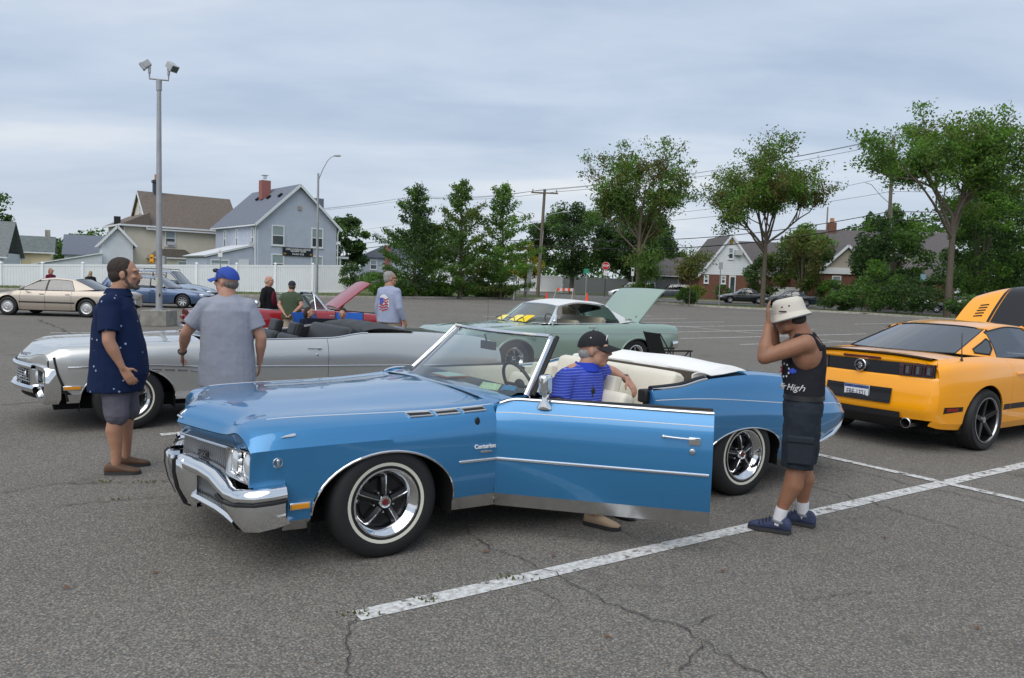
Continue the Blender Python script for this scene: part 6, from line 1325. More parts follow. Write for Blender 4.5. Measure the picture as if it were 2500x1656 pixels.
# ------------------------------------------------------------------ yellow coupe, seen from behind
def build_yellow():
 P = mat('yellow_paint', srgb(255, 168, 6), .3, 0.0, 1.0)
 K = mat('satin_black_stripe', (.012, .012, .014), .35)
 root = thing('coupe_car', 'yellow orange fastback coupe with raised hood and black rear panel', 'car', (5.881, 10.078, 0), rad(33))
 def warp(x, y, z):
  t = min(1, max(0, (-1.75-x)/.5)); t = t*t*(3-2*t); o = -.10*max(0, 1-(abs(y)/.80)**2.2)
  t2 = min(1, max(0, (x-1.9)/.4)); return (x+t*o+t2*.18*max(0, 1-(abs(y)/.85)**2), y, z)
 secs = [
     (2.20, [(.80, .22), (.82, .30), (.84, .42), (.84, .55), (.82, .64), (.76, .70), (.6, .74), (.3, .76), (0, .76)]),
     (1.36, [(.88, .22), (.91, .30), (.935, .45), (.94, .60), (.935, .75), (.88, .87), (.72, .92), (.4, .95), (0, .96)]),
     (.75, [(.86, .20), (.90, .28), (.925, .45), (.93, .60), (.925, .78), (.88, .91), (.80, .955), (.4, 1.0), (0, 1.02)]),
     (0, [(.86, .20), (.90, .28), (.915, .45), (.92, .60), (.915, .78), (.885, .90), (.83, .965), (.5, 1.0), (0, 1.02)]),
     (-.8, [(.86, .20), (.90, .28), (.925, .45), (.94, .62), (.94, .80), (.91, .93), (.82, 1.005), (.5, 1.02), (0, 1.03)]),
     (-1.36, [(.87, .22), (.91, .30), (.94, .46), (.955, .64), (.95, .82), (.915, .95), (.80, 1.03), (.5, 1.05), (0, 1.06)]),
     (-1.80, [(.86, .25), (.89, .32), (.91, .48), (.92, .64), (.915, .81), (.88, .95), (.76, 1.02), (.5, 1.045), (0, 1.055)]),
     (-2.07, [(.80, .27), (.83, .33), (.86, .48), (.875, .64), (.87, .80), (.845, .93), (.73, 1.0), (.45, 1.03), (0, 1.04)]),
     (-2.17, [(.76, .30), (.79, .36), (.83, .48), (.845, .63), (.835, .79), (.81, .915), (.71, .975), (.45, 1.0), (0, 1.01)])]
 B = Body(secs, sharp=(1, 6), seg=[2, 3, 4, 4, 4, 4, 4, 4], shoulder=5, arches=[(1.36, .345, .40, .385), (-1.36, .345, .40, .385)], warp=warp, dxmax=.08)
 for s in (1, -1):
  B.panel('front_fender', P, root, .72, 2.20, 1, 6, s); B.panel('door', P, root, -.80, .72, 1, 6, s); B.panel('rear_quarter_panel', P, root, -2.17, -.80, 1, 6, s)
  B.panel('rocker_panel', P, root, -.95, .95, 0, 1, s, gap=0); B.panel('rear_apron_side', P, root, -2.17, -1.77, 0, 1, s, gap=0)
  for i in (0, 1): B.liner('wheel_house', root, i, s)
  # black reflective side stripe
  for (xa, xb) in ((-.955, -.805), (-.795, .715), (.725, .95)):
   mb = MB(); mb.grid([[B.ptz(lerp(xa, xb, i/8), z, s, .002) for z in (.43, .495)] for i in range(9)], flip=(s > 0)); mb.build('side_stripe', K, root, smooth=0)
  mb = MB(); mb.grid([[B.ptz(x, z, s, .003) for z in (.44+.01*i_, .51)] for i_, x in enumerate((-2.08, -1.96, -1.80))], flip=(s > 0)); sm_ = mb.build('side_marker_panel', K, root, smooth=0)
  mb = MB(); mb.grid([[B.ptz(x, z, s, .007) for z in (.465, .500)] for x in (-2.05, -1.96, -1.88)], flip=(s > 0)); mb.build('side_marker', REDL, sm_)
  c = B.ptz(-.62, .83, s, .012); mb = MB(); mb.tube([c+Vector((-.09, 0, 0)), c+Vector((0, s*.012, .004)), c+Vector((.09, 0, 0))], .013, 8, flat=(1, .8)); mb.build('door_handle', P, root)
 B.panel('trunk_lid', P, root, -2.17, -1.62, 6, 8, both=True)
 under(root, -2.0, 2.1, .74, .2, .34)
 def tail(y, z, d=0):
  x, _, _ = warp(-2.17, y, z); lean = .06*(z-.9) if z > .6 else -.05*math.sin((z-.3)/.3*pi) ; return Vector((x+lean-d, y, z))
 def tgrid(ys, zs, d=0):
  return [[tail(y, z, d) for z in zs] for y in ys]
 ys = [-.80+1.60*i/28 for i in range(29)]
 zs = [.36, .40, .44, .50, .56, .62, .68, .74, .79, .812, .825, .95, .965, .985, 1.005]
 mb = MB(); G = []
 for y in ys:
  G.append([tail(y*(1-.03*(z < .45)), z if z < .97 else z-.07*(abs(y)/.83)**4, .012*math.sin(max(0, min(1, (z-.40)/.42))*pi)*3.0*(z < .82) + (-.02 if .815 < z < .96 else 0)) for z in zs])
 G = [[B.ptz(-2.16, min(z, .93), -1, .002)+Vector((0, .14*max(0, z-.93), max(0, z-.93))) for z in zs]]+G+[[B.ptz(-2.16, min(z, .93), 1, .002)+Vector((0, -.14*max(0, z-.93), max(0, z-.93))) for z in zs]]
 mb.grid(G); mb.build('rear_fascia', P, root, smooth=60)
 # black panel, tail lamps, emblem
 mb = MB(); mb.grid(tgrid([-.80+1.6*i/24 for i in range(25)], (.818, .83, .945, .957), .004)); bp = mb.build('rear_panel', K, root)
 for s in (1, -1):
  lm = MB(); lm.grid([[tail(s*y, z, .014) for z in (.822, .835, .94, .953)] for y in (.44, .46, .6, .72, .775, .79)], flip=(s < 0)); lo = lm.build('tail_lamp', mat('smoked_lens', (.03, .008, .008), .12, coat=.6), root)
  for i in range(3):
   y0 = .49+.105*i; f = MB(); f.tube([tail(s*y, z, .022) for (y, z) in ((y0, .838), (y0+.075, .838), (y0+.08, .938), (y0+.005, .938))], .007, 4, closed=True); f.build('lamp_bar', mat('lamp_red', (.05, .008, .008), .2), lo)
   f = MB(); f.grid([[tail(s*y, z, .020) for z in (.848, .928)] for y in (y0+.022, y0+.052)], flip=(s < 0)); f.build('lamp_reflector', mat('lamp_grey', (.12, .125, .13), .15, .5), lo)
 M = frame(tail(0, .888, .03), (0, -1, 0), (0, 0, 1)); c0 = M.translation
 mb = MB(); mb.lathe([(.072, -.03), (.072, 0), (.066, .008), (.058, .008), (.055, .002)], M, 32); em = mb.build('rear_emblem', CHROME, root)
 mb = MB(); mb.lathe([(.057, .003), (0, .004)], M, 32); mb.build('emblem_face', K, em)
 mb = MB()
 for (x, w_) in ((-.011, .008), (0, .008), (.011, .008)): mb.box(M @ Vector((x, 0, .006)), (.006, w_, .07), None)
 mb.build('emblem_bar', mat('emblem_silver', (.6, .6, .62), .3, .9), em, smooth=0)
 mb = MB(); mb.tube([M @ Vector((a, b, .012)) for (a, b) in ((-.045, -.006), (-.025, .004), (0, .008), (.02, .012), (.034, .006))], [.003, .007, .010, .008, .004], 6)
 for (a, b, c, d) in ((-.02, 0, -.036, -.016), (.015, .006, .03, -.014), (-.008, 0, -.016, -.018), (.006, .004, .012, -.016)): mb.tube([M @ Vector((a, b, .012)), M @ Vector((c, d, .012))], .003, 5)
 mb.build('emblem_horse', CHROME, em)
 mb = MB(); mb.box(tail(0, .985, .012), (.012, .46, .026)); mb.build('high_brake_lamp', mat('brake_lens', (.10, .015, .012), .25), root, bevel=.004)
 # spoiler blade
 mb = MB(); G = []
 for i in range(21):
  u = -1+i/10; y = .74*u; x0 = warp(-2.15, y, 1)[0]+.05; z = 1.035-.03*abs(u)**3; G.append([Vector((x0+.13, y, z-.008)), Vector((x0+.03, y, z+.012)), Vector((x0-.045, y, z+.022)), Vector((x0-.05, y, z+.010)), Vector((x0-.01, y, z-.012))])
 mb.grid(G); mb.build('rear_spoiler', K, root)
 # number plate recess and plate
 mb = MB(); mb.grid(tgrid([-.40+.8*i/10 for i in range(11)], (.505, .52, .655, .67), .045)); rc = mb.build('plate_recess', K, root)
 mb = MB()
 for i in range(9): mb.tube([tail(-.385+.77*j/8, .518+.016*i, .05) for j in range(9)], .004, 4)
 mb.build('recess_rib', K, rc)
 PM = frame(tail(0, .585, .062), (0, -1, 0), (-.0, 0, 1)); mb = MB(); mb.box(PM.translation, (.008, .315, .165)); pl = mb.build('number_plate', CHROME2, root, bevel=.004)
 def pq(nm, m_, x0, x1, y0, y1, d): q = MB(); q.add([PM @ Vector((x, y, d)) for (x, y) in ((x0, y0), (x1, y0), (x1, y1), (x0, y1))], [(0, 1, 2, 3)]); return q.build(nm, m_, pl, smooth=0)
 pq('plate_face', mat('plate_white', (.72, .73, .74), .5), -.148, .148, -.058, .074, .0045); pq('plate_band', mat('plate_blue', srgb(60, 75, 130), .5, var=.5, vscale=30), -.148, .148, .045, .074, .0055); pq('plate_frame_foot', BLACKP, -.10, .10, -.080, -.064, .0055)
 text('plate_number', 'EBF·1321', .088, mat('plate_ink', srgb(40, 48, 80), .5), pl, PM @ Matrix.Translation((0, -.010, .0065)), extrude=.001, sx=.74)
 # lower valance and exhausts
 mb = MB(); mb.grid([[tail(y, z, d) for (z, d) in ((.425, .02), (.36, .03), (.27, -.02), (.22, -.12))] for y in [-.50+1.0*i/16 for i in range(17)]]); mb.build('rear_diffuser', BLACKP, root)
 for s in (1, -1):
  M = Matrix.Translation(tail(s*.55, .31, .03)) @ Matrix.Rotation(-pi/2, 4, 'Y'); mb = MB(); mb.lathe([(.055, -.25), (.057, 0), (.050, .004)], M, 24); ex = mb.build('exhaust_tip', CHROME2, root); mb = MB(); mb.lathe([(.050, .003), (.047, -.01), (.045, -.1), (0, -.1)], M, 24); mb.build('exhaust_bore', DARK, ex)
 # greenhouse
 greenhouse(root, P, GLASSD, .80, lambda x: 1.0 if x < 0 else .985, .95, .22, -.78, -1.72, .57, 1.37, 1.397, 1.345, -.92, -.80, (), trim=BLACKP, bow0=.26, bow1=.10, rbow0=.20, rbow1=.08, zbr=1.055, pillar=.035, gw0=.80, gw1=.93, qwin=[(.22, .10), (.62, .10), (.72, .22), (.55, .52), (.40, .68), (.20, .62), (.13, .35)])
 for s in (1, -1):   # rear quarter glass let into the pillar
  mb = MB(); mb.tube([(.62, s*.88, 1.0), (.60, s*.96, 1.02)], .02, 6); mb.ell((.60, s*1.0, 1.05), (.06, .09, .06)); mb.build('door_mirror', P, root)
 seats(root, mat('grey_cloth', (.04, .042, .045), .9), (-.25, -.95), .36, .5, .5, .56)
 mb = MB(); mb.box((-.2, 0, .5), (1.9, 1.5, .3)); mb.build('cabin_floor', DARK, root, smooth=0)
 p = B.pt(-1.72, 5, -1, .6); mb = MB(); mb.tube([p, p+Vector((-.0, 0, .04)), p+Vector((-.03, 0, .30))], [.018, .006, .003], 8); mb.build('antenna', BLACKP, root)
 # raised hood with stripes and a louvred vent
 H0 = Vector((.86, 0, 1.02)); a = rad(47); ux, uz = Vector((math.cos(a), 0, math.sin(a))), Vector((-math.sin(a), 0, math.cos(a)))
 def hp(u, y, d=0):
  yw = lerp(.78, .64, (u/1.25)**2); return H0+ux*(u-.14*(abs(y))**2.5*(u/1.25))+Vector((0, y*yw, 0))+uz*(.05*(1-y*y)+.04*math.sin(u/1.25*pi)-.14*max(0, (u-.95)/.3)**2+d)
 mb = MB(); mb.grid([[hp(1.25*i/14, -1+j/8) for j in range(17)] for i in range(15)], flip=True); hd = mb.build('hood', P, root, smooth=60, solid=.03)
 for (y0, y1, nm) in ((-.33, .33, 'hood_stripe'), (-.40, -.345, 'hood_pinstripe'), (.345, .40, 'hood_pinstripe')):
  mb = MB(); mb.grid([[hp(.02+1.22*i/14, lerp(y0, y1, j/4), .004) for j in range(5)] for i in range(15)], flip=False); mb.build(nm, K, hd)
 for s in (1, -1):
  for i in range(5): mb = MB(); mb.grid([[hp(.50+.055*i+.012*j, s*yy, .008+.012*j) for yy in (.52, .60, .68)] for j in range(2)], flip=True); mb.build('hood_louvre', K, hd, smooth=0)
 mb = MB(); mb.box((1.5, 0, .78), (1.2, 1.3, .2)); mb.build('engine', DARK, root, bevel=.05)
 four_wheels(root, 1.36, -1.36, .835, .342, .345, .25, .250, style='alloB5', rimmat=mat('rim_edge', (.45, .45, .46), .25, .9))
build_yellow()

# ------------------------------------------------------------------ mint green hardtop
def build_mint():
 P = paint('mint_paint', srgb(150, 172, 158), 0.35, 0.33)
 root = thing('hardtop_car', 'pale mint green hardtop coupe with white roof and raised trunk lid', 'car', (.806, 15.77, 0), rad(213))
 def warp(x, y, z): return (x, y, z)
 secs = [
     (2.58, [(.84, .42), (.86, .46), (.87, .54), (.88, .64), (.88, .72), (.86, .76), (.74, .78), (.5, .77), (.25, .77), (0, .77)]),
     (2.45, [(.86, .30), (.89, .36), (.91, .48), (.92, .62), (.92, .75), (.89, .82), (.76, .84), (.5, .84), (.25, .85), (0, .85)]),
     (1.473, [(.88, .24), (.92, .32), (.94, .46), (.945, .62), (.935, .785), (.90, .87), (.78, .895), (.55, .90), (.28, .925), (0, .93)]),
     (.83, [(.88, .24), (.92, .32), (.94, .46), (.95, .62), (.94, .78), (.91, .88), (.84, .925), (.6, .93), (.3, .95), (0, .955)]),
     (-.42, [(.88, .24), (.92, .32), (.94, .46), (.95, .62), (.94, .77), (.91, .885), (.86, .94), (.6, .95), (.3, .955), (0, .955)]),
     (-1.473, [(.88, .26), (.92, .33), (.94, .46), (.95, .61), (.94, .765), (.915, .885), (.84, .955), (.6, .965), (.3, .97), (0, .97)]),
     (-2.3, [(.86, .32), (.89, .39), (.915, .50), (.93, .62), (.92, .76), (.90, .87), (.82, .935), (.55, .945), (.28, .95), (0, .95)]),
     (-2.62, [(.82, .46), (.84, .50), (.87, .56), (.89, .64), (.90, .74), (.88, .84), (.80, .90), (.55, .91), (.28, .915), (0, .915)])]
 B = Body(secs, sharp=(1, 4), seg=[2, 3, 3, 4, 3, 3, 3, 3, 3], shoulder=5, arches=[(1.473, .33, .42, .34), (-1.473, .33, .42, .32)], dxmax=.12)
 for s in (1, -1):
  B.panel('front_fender', P, root, .83, 2.58, 1, 6, s); B.panel('rear_quarter_panel', P, root, -2.62, -.44, 1, 6, s); B.panel('door', P, root, -.44, .83, 1, 6, s)
  B.panel('rocker_moulding', CHROME2, root, -1.05, 1.05, 0, 1, s, gap=0)
  for i in (0, 1): B.liner('wheel_house', root, i, s)
  for i in (0, 1):
   xc, zc, a, b = B.arches[i]; path = [B.ptz(xc+(a+.02)*math.cos(t)*.999, zc+(b+.02)*math.sin(t), s, .004) for t in [pi*q/24 for q in range(25)]]; mb = MB(); mb.tube(path, .022, 6, flat=(1, .5)); mb.build('arch_lip', P, root)
  B.line('side_moulding', CHROME2, root, -2.55, 2.45, k=4, side=s, r=.007, n=40)
  c = B.ptz(-.30, .885, s, .012); mb = MB(); mb.tube([c+Vector((.09, 0, 0)), c+Vector((0, s*.012, 0)), c+Vector((-.07, s*.01, 0))], .007, 6); mb.ell(c+Vector((-.06, 0, -.005)), (.025, .01, .015)); mb.build('door_handle', CHROME, root)
 B.panel('hood', P, root, .83, 2.58, 6, 9, both=True)
 B.panel('rear_shelf', P, root, -1.62, -1.30, 6, 9, both=True, gap=0)
 mb = MB(); mb.grid([[(-1.62, y, .965), (-1.64, y, .55), (-2.5, y, .5), (-2.58, y, .88)] for y in (-.80, 0, .80)], flip=True); mb.build('trunk_well', mat('trunk_dark', (.02, .022, .02), .9), root)
 q = B.prof(-2.62); mb = MB(); mb.grid([[Vector((-2.62, y*k, .62+(z-.62)*k)) for (y, z) in q]+[Vector((-2.62, -y*k, .62+(z-.62)*k)) for (y, z) in reversed(q)] for k in (1, .02)]); mb.build('tail_panel', P, root)
 q = B.prof(2.58); mb = MB(); mb.grid([[Vector((2.57, y*k, .62+(z-.62)*k)) for (y, z) in q]+[Vector((2.57, -y*k, .62+(z-.62)*k)) for (y, z) in reversed(q)] for k in (1, .02)], flip=True); mb.build('grille', CHROME2, root)
 wrap_bar('rear_bumper', CHROME, root, mirror_pts([(-2.45, .905, .50), (-2.6, .90, .50), (-2.68, .82, .50), (-2.70, 0, .50)]), [(-.02, .10), (.02, .09), (.035, .03), (.02, -.05), (-.03, -.07)])
 wrap_bar('front_bumper', CHROME, root, mirror_pts([(2.35, .93, .46), (2.6, .92, .46), (2.72, .84, .46), (2.74, 0, .46)]), [(-.02, .08), (.02, .08), (.035, .03), (.02, -.05), (-.03, -.07)], flip=True)
 for s in (1, -1):
  mb = MB(); mb.box((-2.64, s*.72, .74), (.03, .24, .12)); mb.build('tail_lamp', REDL, root, bevel=.01)
  mb = MB(); mb.lathe([(.08, 0), (.05, .02), (0, .03)], Matrix.Translation((2.58, s*.68, .64)) @ Matrix.Rotation(pi/2, 4, 'Y'), 16); mb.build('headlamp', LENS, root)
 under(root, -2.4, 2.4, .72, .22, .34)
 W = mat('white_vinyl_roof', (.70, .71, .69), .5)
 ws = greenhouse(root, P, GLASS, .845, lambda x: .958, .92, .43, -.78, -1.52, .61, 1.32, 1.412, 1.372, -1.06, -.86, (), roofm=W, side_open=True, trim=CHROME, bow0=.26, bow1=.08, rbow0=.10, rbow1=.05, zbr=.985)
 text('roof_script', 'Satellite', .06, BLACKP, root, frame((-1.27, .845, 1.035), (-1, 0, 0), (0, -.3, 1)), extrude=.002, shear=.3)
 for s in (1, -1):
  mb = MB(); a, b = Vector((.52, s*.835, .96)), Vector((.40, s*.66, 1.27)); mb.tube([a, b], .010, 6); mb.build('vent_window_bar', CHROME, root)
  mb = MB(); mb.add([a, Vector((.70, s*.835, .96)), b], [(0, 1, 2)]); mb.build('vent_window', GLASS, root, smooth=0)
 mb = MB(); mb.tube([(.66, .90, .93), (.65, .94, .98)], .012, 6); mb.ell((.65, .95, 1.01), (.04, .05, .04)); mb.build('door_mirror', CHROME, root)
 T = mat('tan_vinyl', srgb(150, 145, 128), .5, var=.1, vscale=6)
 seat_mesh(1.4, .45, .2, pleats=9, m=6).build('rear_seat_back', T, root, loc=(-.75, 0, .60), rot=(0, rad(-16), 0), smooth=50)
 for y in (-.4, .4): seat_mesh(.7, .45, .16, pleats=5, m=6).build('front_seat_back', T, root, loc=(-.05, y, .55), rot=(0, rad(-14), 0), smooth=50)
 mb = MB(); mb.box((-.2, 0, .45), (2.0, 1.6, .10)); mb.build('cabin_floor', T, root, smooth=0)
 mb = MB(); mb.grid([[(.80, y, .95), (.55, y, .97), (.42, y, .94), (.42, y, .7)] for y in (-.8, 0, .8)], flip=True); mb.build('dashboard', T, root)
 mb = MB(); mb.box((-.93, -.70, 1.15), (.36, .02, .36), Matrix.Rotation(rad(8), 3, 'X')); mb.build('sail_trim', T, root, smooth=0)
 steering(root, (.30, .38, .95), 25)
 # trunk lid, hinged below the rear window
 a = rad(46); u = Vector((-math.cos(a), 0, math.sin(a))); v = Vector((math.sin(a), 0, math.cos(a))); H = Vector((-1.63, 0, .99))
 mb = MB(); mb.grid([[H+u*(1.0*i/8)+Vector((0, y, 0))+v*(-.03*(y/.72)**2-.04*max(0, i/8-.8)*5*(i/8)) for y in [-.72+1.44*j/10 for j in range(11)]] for i in range(9)]); mb.build('trunk_lid', P, root, solid=.03, smooth=50)
 for s in (1, -1): mb = MB(); mb.tube([(-1.66, s*.55, .93), H+u*.18+Vector((0, s*.55, -.02))], .012, 6); mb.build('lid_hinge', BLACKP, root)
 p = B.pt(1.0, 5, -1, .5); mb = MB(); mb.tube([p, p+Vector((0, 0, .9))], .003, 5); mb.build('antenna', BLACKP, root)
 four_wheels(root, 1.473, -1.473, .80, .325, .335, .20, .195, white=None, n=32)
 # yellow flyers under the wipers
 Y = mat('yellow_paper', srgb(238, 206, 40), .8, var=.12, vscale=14); Y2 = mat('pale_yellow_paper', srgb(240, 222, 120), .8, var=.2, vscale=18)
 M0 = Matrix.Translation(root.location) @ Matrix.Rotation(rad(213), 4, 'Z')
 for i, (x, y, w_, h_, m_, lab) in enumerate(((.90, .30, .28, .30, Y, 'bright yellow flyer tucked under the mint car wiper'), (.93, .02, .24, .28, Y2, 'pale yellow printed flyer beside the bright one on mint windscreen'), (.90, -.50, .20, .22, Y2, 'small yellow slip under the far wiper of the mint car'))):
  mb = MB(); G = []
  for k in range(5): G.append([M0 @ Vector((x+.05-.20*k/4*h_/.3, y-w_/2+w_*j/3+.02*k/4, .972+.15*(k/4)*h_/.3*.8+.006*math.sin(j*2+k))) for j in range(4)])
  mb.grid(G); tag(mb.build('paper_flyer', m_, None, solid=.002), lab, 'paper')
  mb = MB(); mb.tube([(x+.07, y+.12, .965), (x-.02, y-.05, 1.04), (x-.0, y-.22, 1.01)], .006, 5); mb.build('wiper_arm', BLACK, root)
build_mint()
# ------------------------------------------------------------------ people
def organic(name, mb, m, parent, vox=.008, it=6, disp=0.0, dsize=.12, fac=.5):
 o = mb.build(name, m, parent, smooth=180)
 q = o.modifiers.new('remesh', 'REMESH'); q.mode = 'VOXEL'; q.voxel_size = vox; q.use_smooth_shade = True
 q = o.modifiers.new('smooth', 'SMOOTH'); q.iterations = it; q.factor = fac
 if disp:
  tx = bpy.data.textures.get('folds') or bpy.data.textures.new('folds', 'CLOUDS'); tx.noise_scale = dsize; tx.noise_depth = 2
  q = o.modifiers.new('folds', 'DISPLACE'); q.texture = tx; q.strength = disp; q.mid_level = .5; q.texture_coords = 'LOCAL'
 return o
def cap_(mb, pts, rs, n=12):
 mb.tube(pts, rs, n)
 for p, r_ in zip(pts, rs): mb.ell(p, (r_*.995,)*3, n, 8)
def rings(mb, R, n=24, p=2.4):
 """R = [(centre, half depth, half width, yaw)] stacked elliptical rings"""
 G = []
 for (c, a, b, yw) in R:
  c = Vector(c); row = []
  for i in range(n):
   t = 2*pi*i/n; ct, st = math.cos(t), math.sin(t); x = math.copysign(abs(ct)**(2/p), ct)*a; y = math.copysign(abs(st)**(2/p), st)*b
   row.append(c+Vector((x*math.cos(yw)-y*math.sin(yw), x*math.sin(yw)+y*math.cos(yw), 0)))
  G.append(row)
 o = len(mb.v); mb.grid(G, cv=True); mb.add(G[0], [tuple(range(n-1, -1, -1))]); mb.add(G[-1], [tuple(range(n))])
def skin(name, c):
 m = mat(name, c, .5, var=.10, vscale=14, bump=.05, bscale=80); b = m.node_tree.nodes['Principled BSDF']; b.inputs['Subsurface Weight'].default_value = .12; b.inputs['Subsurface Radius'].default_value = (.02, .008, .004); return m
def hand(mb, wr, fwd, palm, thumb_side, curl=.4, s=1.0, spread=.1):
 """palm plus five separate bent fingers; fwd = finger direction, palm = palm normal, thumb_side = direction of the thumb"""
 f = Vector(fwd).normalized(); n = Vector(palm); n = (n-f*n.dot(f)).normalized(); t = Vector(thumb_side); t = (t-f*t.dot(f)-n*t.dot(n)).normalized(); wr = Vector(wr)
 for k in (-1, -.33, .33, 1): cap_(mb, [wr+f*.01*s+t*k*.018*s, wr+f*.085*s+t*k*.028*s], [.015*s, .0125*s], 8)
 for k, L in zip((1, .33, -.33, -1), (.072, .08, .075, .06)):
  b = wr+f*.088*s+t*k*.028*s; d0 = (f+t*k*spread+n*curl*.5).normalized(); d1 = (f+t*k*spread+n*curl*1.3).normalized(); d2 = (f*.8+n*curl*2.2).normalized()
  p1 = b+d0*L*.42*s; p2 = p1+d1*L*.33*s; p3 = p2+d2*L*.25*s; cap_(mb, [b, p1, p2, p3], [.0098*s, .0092*s, .0082*s, .0070*s], 8)
 b = wr+f*.022*s+t*.026*s; p1 = b+(f*.55+t*.7+n*.25).normalized()*.042*s; p2 = p1+(f*.9+t*.3+n*.35).normalized()*.032*s; cap_(mb, [b, p1, p2], [.0125*s, .011*s, .009*s], 8)
J0 = dict(hip=(0, 0, .95), chest=(0, 0, 1.28), neck=(-.01, 0, 1.49), head=(.02, 0, 1.632), shL=(-.01, .178, 1.392), shR=(-.01, -.178, 1.392), elL=(-.03, .245, 1.13), elR=(-.03, -.245, 1.13), wrL=(.05, .26, .88), wrR=(.05, -.26, .88), hpL=(0, .095, .92), hpR=(0, -.095, .92), knL=(.02, .10, .50), knR=(.02, -.10, .50), anL=(-.02, .105, .085), anR=(-.02, -.105, .085))
def person(label, loc, rz, H=1.75, J=None, skinc=(.45, .25, .17), bulk=1.0, belly=0.0, yaw=0, pitch=0, roll=0, shirt=None, sleeve=.55, hem=.86, bottom=None, leg=.45, shoe=None, shoelen=.27, sock=None, hair=None, hairlen=0, beard=None, capc=None, capdir=0, glasses=False, lod=1, hands=None, collar=False, belt=None, group=None, jacket=None, footdir=(0, 0), cat='person', seated=False, open_side=False, bald=False, hat=False, hsc=1.05, sho=1.0):
 s = H/1.75; root = thing('person', label, cat, loc, rz, group); j = {k: Vector(v)*s for k, v in J0.items()}
 for k, v in (J or {}).items(): j[k] = Vector(v)
 vx = .0075 if lod == 0 else (.014 if lod == 1 else .022); n = 14 if lod == 0 else 10
 SK = skin('skin_%d_%d' % (int(skinc[0]*100), int(skinc[1]*100)), skinc); B = bulk
 # --- body: one continuous skin surface
 mb = MB(); hd = j['head']; Rh = Matrix.Rotation(yaw, 3, 'Z') @ Matrix.Rotation(pitch, 3, 'Y') @ Matrix.Rotation(roll, 3, 'X')
 def hp(x, y, z): return hd+Rh @ (Vector((x, y, z))*s*hsc)
 E = lambda c, r_: mb.ell(hp(*c), tuple(q*s*hsc for q in r_), 20, 14, Rh)
 E((-.012, 0, .028), (.098, .077, .098)); E((.03, 0, -.03), (.066, .060, .083)); E((.055, 0, -.088), (.034, .036, .026)); E((.02, .045, -.06), (.04, .022, .04)); E((.02, -.045, -.06), (.04, .022, .04))
 mb.tube([hp(.088, 0, .028), hp(.104, 0, 0), hp(.114, 0, -.022), hp(.098, 0, -.032)], [.010*s, .012*s, .0165*s, .012*s], 10)
 for q in (1, -1): E((.080, .032*q, .034), (.020, .028, .011)); E((-.004, .078*q, -.008), (.021, .010, .033)); E((.072, .038*q, -.018), (.022, .024, .02))
 E((.086, 0, -.060), (.014, .024, .008)); E((.083, 0, -.073), (.013, .020, .008))
 cap_(mb, [j['neck']-Vector((0, 0, .06*s)), j['neck'].lerp(hd, .35), hp(-.02, 0, -.05)], [.075*s*B, .062*s*B, .058*s*B], n)
 ch, hi = j['chest'], j['hip']; up = (j['neck']-hi).normalized()
 mb.ell(ch+Vector((0, 0, .05*s)), (.102*s*B, .160*s*B, .155*s), 18, 12); mb.ell(hi.lerp(ch, .4), (.10*s*B+belly*.5, .135*s*B+belly*.3, .16*s), 18, 12); mb.ell(hi, (.10*s*B, .15*s*B, .12*s), 18, 12)
 for q in 'LR':
  sg = 1 if q == 'L' else -1
  cap_(mb, [j['chest']+Vector((0, sg*.09*s, .085*s)), j['sh'+q]], [.068*s*B, .056*s*B], n)
  a, b, c = j['sh'+q], j['el'+q], j['wr'+q]; cap_(mb, [a, a.lerp(b, .35), a.lerp(b, .8), b], [.054*s*B, .053*s*B, .045*s*B, .042*s*B], n); cap_(mb, [b, b.lerp(c, .3), b.lerp(c, .75), c], [.042*s*B, .043*s*B, .032*s, .026*s], n)
  a, b, c = j['hp'+q], j['kn'+q], j['an'+q]; cap_(mb, [a, a.lerp(b, .3), a.lerp(b, .8), b], [.095*s*B, .088*s*B, .064*s*B, .058*s*B], n); cal = b.lerp(c, .32)+Vector((-.018*s, 0, 0)); cap_(mb, [b, cal, b.lerp(c, .7), c], [.056*s*B, .060*s*B, .044*s, .037*s], n)
  hs = (hands or {}).get(q)
  fd = (c0 := j['wr'+q]-j['el'+q]).normalized()
  if lod < 2:
   hk = dict(fwd=fd+Vector((.15, 0, 0)), palm=(0, -sg, 0), thumb_side=(1, 0, 0), curl=.45); hk.update(hs or {}); hand(mb, j['wr'+q], s=s*1.02, **hk)
  else: mb.ell(j['wr'+q]+fd*.07*s, (.03*s, .02*s, .075*s), 8, 6)
  # foot
  an = j['an'+q]; fa = footdir[0 if q == 'L' else 1]; fv = Vector((math.cos(fa), math.sin(fa), 0));
  if not shoe: mb.ell(an+fv*.05*s-Vector((0, 0, .045*s)), (.11*s, .04*s, .035*s), 12, 8, Matrix.Rotation(fa, 3, 'Z'))
 organic('body', mb, SK, root, vx, 5)
 if lod == 0 or lod == 1:
  for q in (1, -1):
   e = MB(); e.ell(hp(.0835, .030*q, .012), (.011*s, .012*s, .0055*s), 10, 8, Rh); eo = e.build('eye', mat('eye_white', (.30, .26, .24), .3), root); e = MB(); e.ell(hp(.0925, .030*q, .012), (.005*s, .0065*s, .0065*s), 8, 6, Rh); e.build('iris', mat('iris_dark', (.03, .02, .015), .2), eo)
   e = MB(); e.tube([hp(.088, .014*q, .034), hp(.092, .030*q, .040), hp(.080, .050*q, .033)], .0045*s, 6); e.build('eyebrow', mat('brow_%s' % (label[:8]), hair or (.05, .035, .025), .9), root)
  e = MB(); e.tube([hp(.090, -.020, -.067), hp(.1, 0, -.066), hp(.090, .020, -.067)], .003*s, 5); e.build('mouth_line', mat('lip_dark', (.16, .06, .05), .6), root)
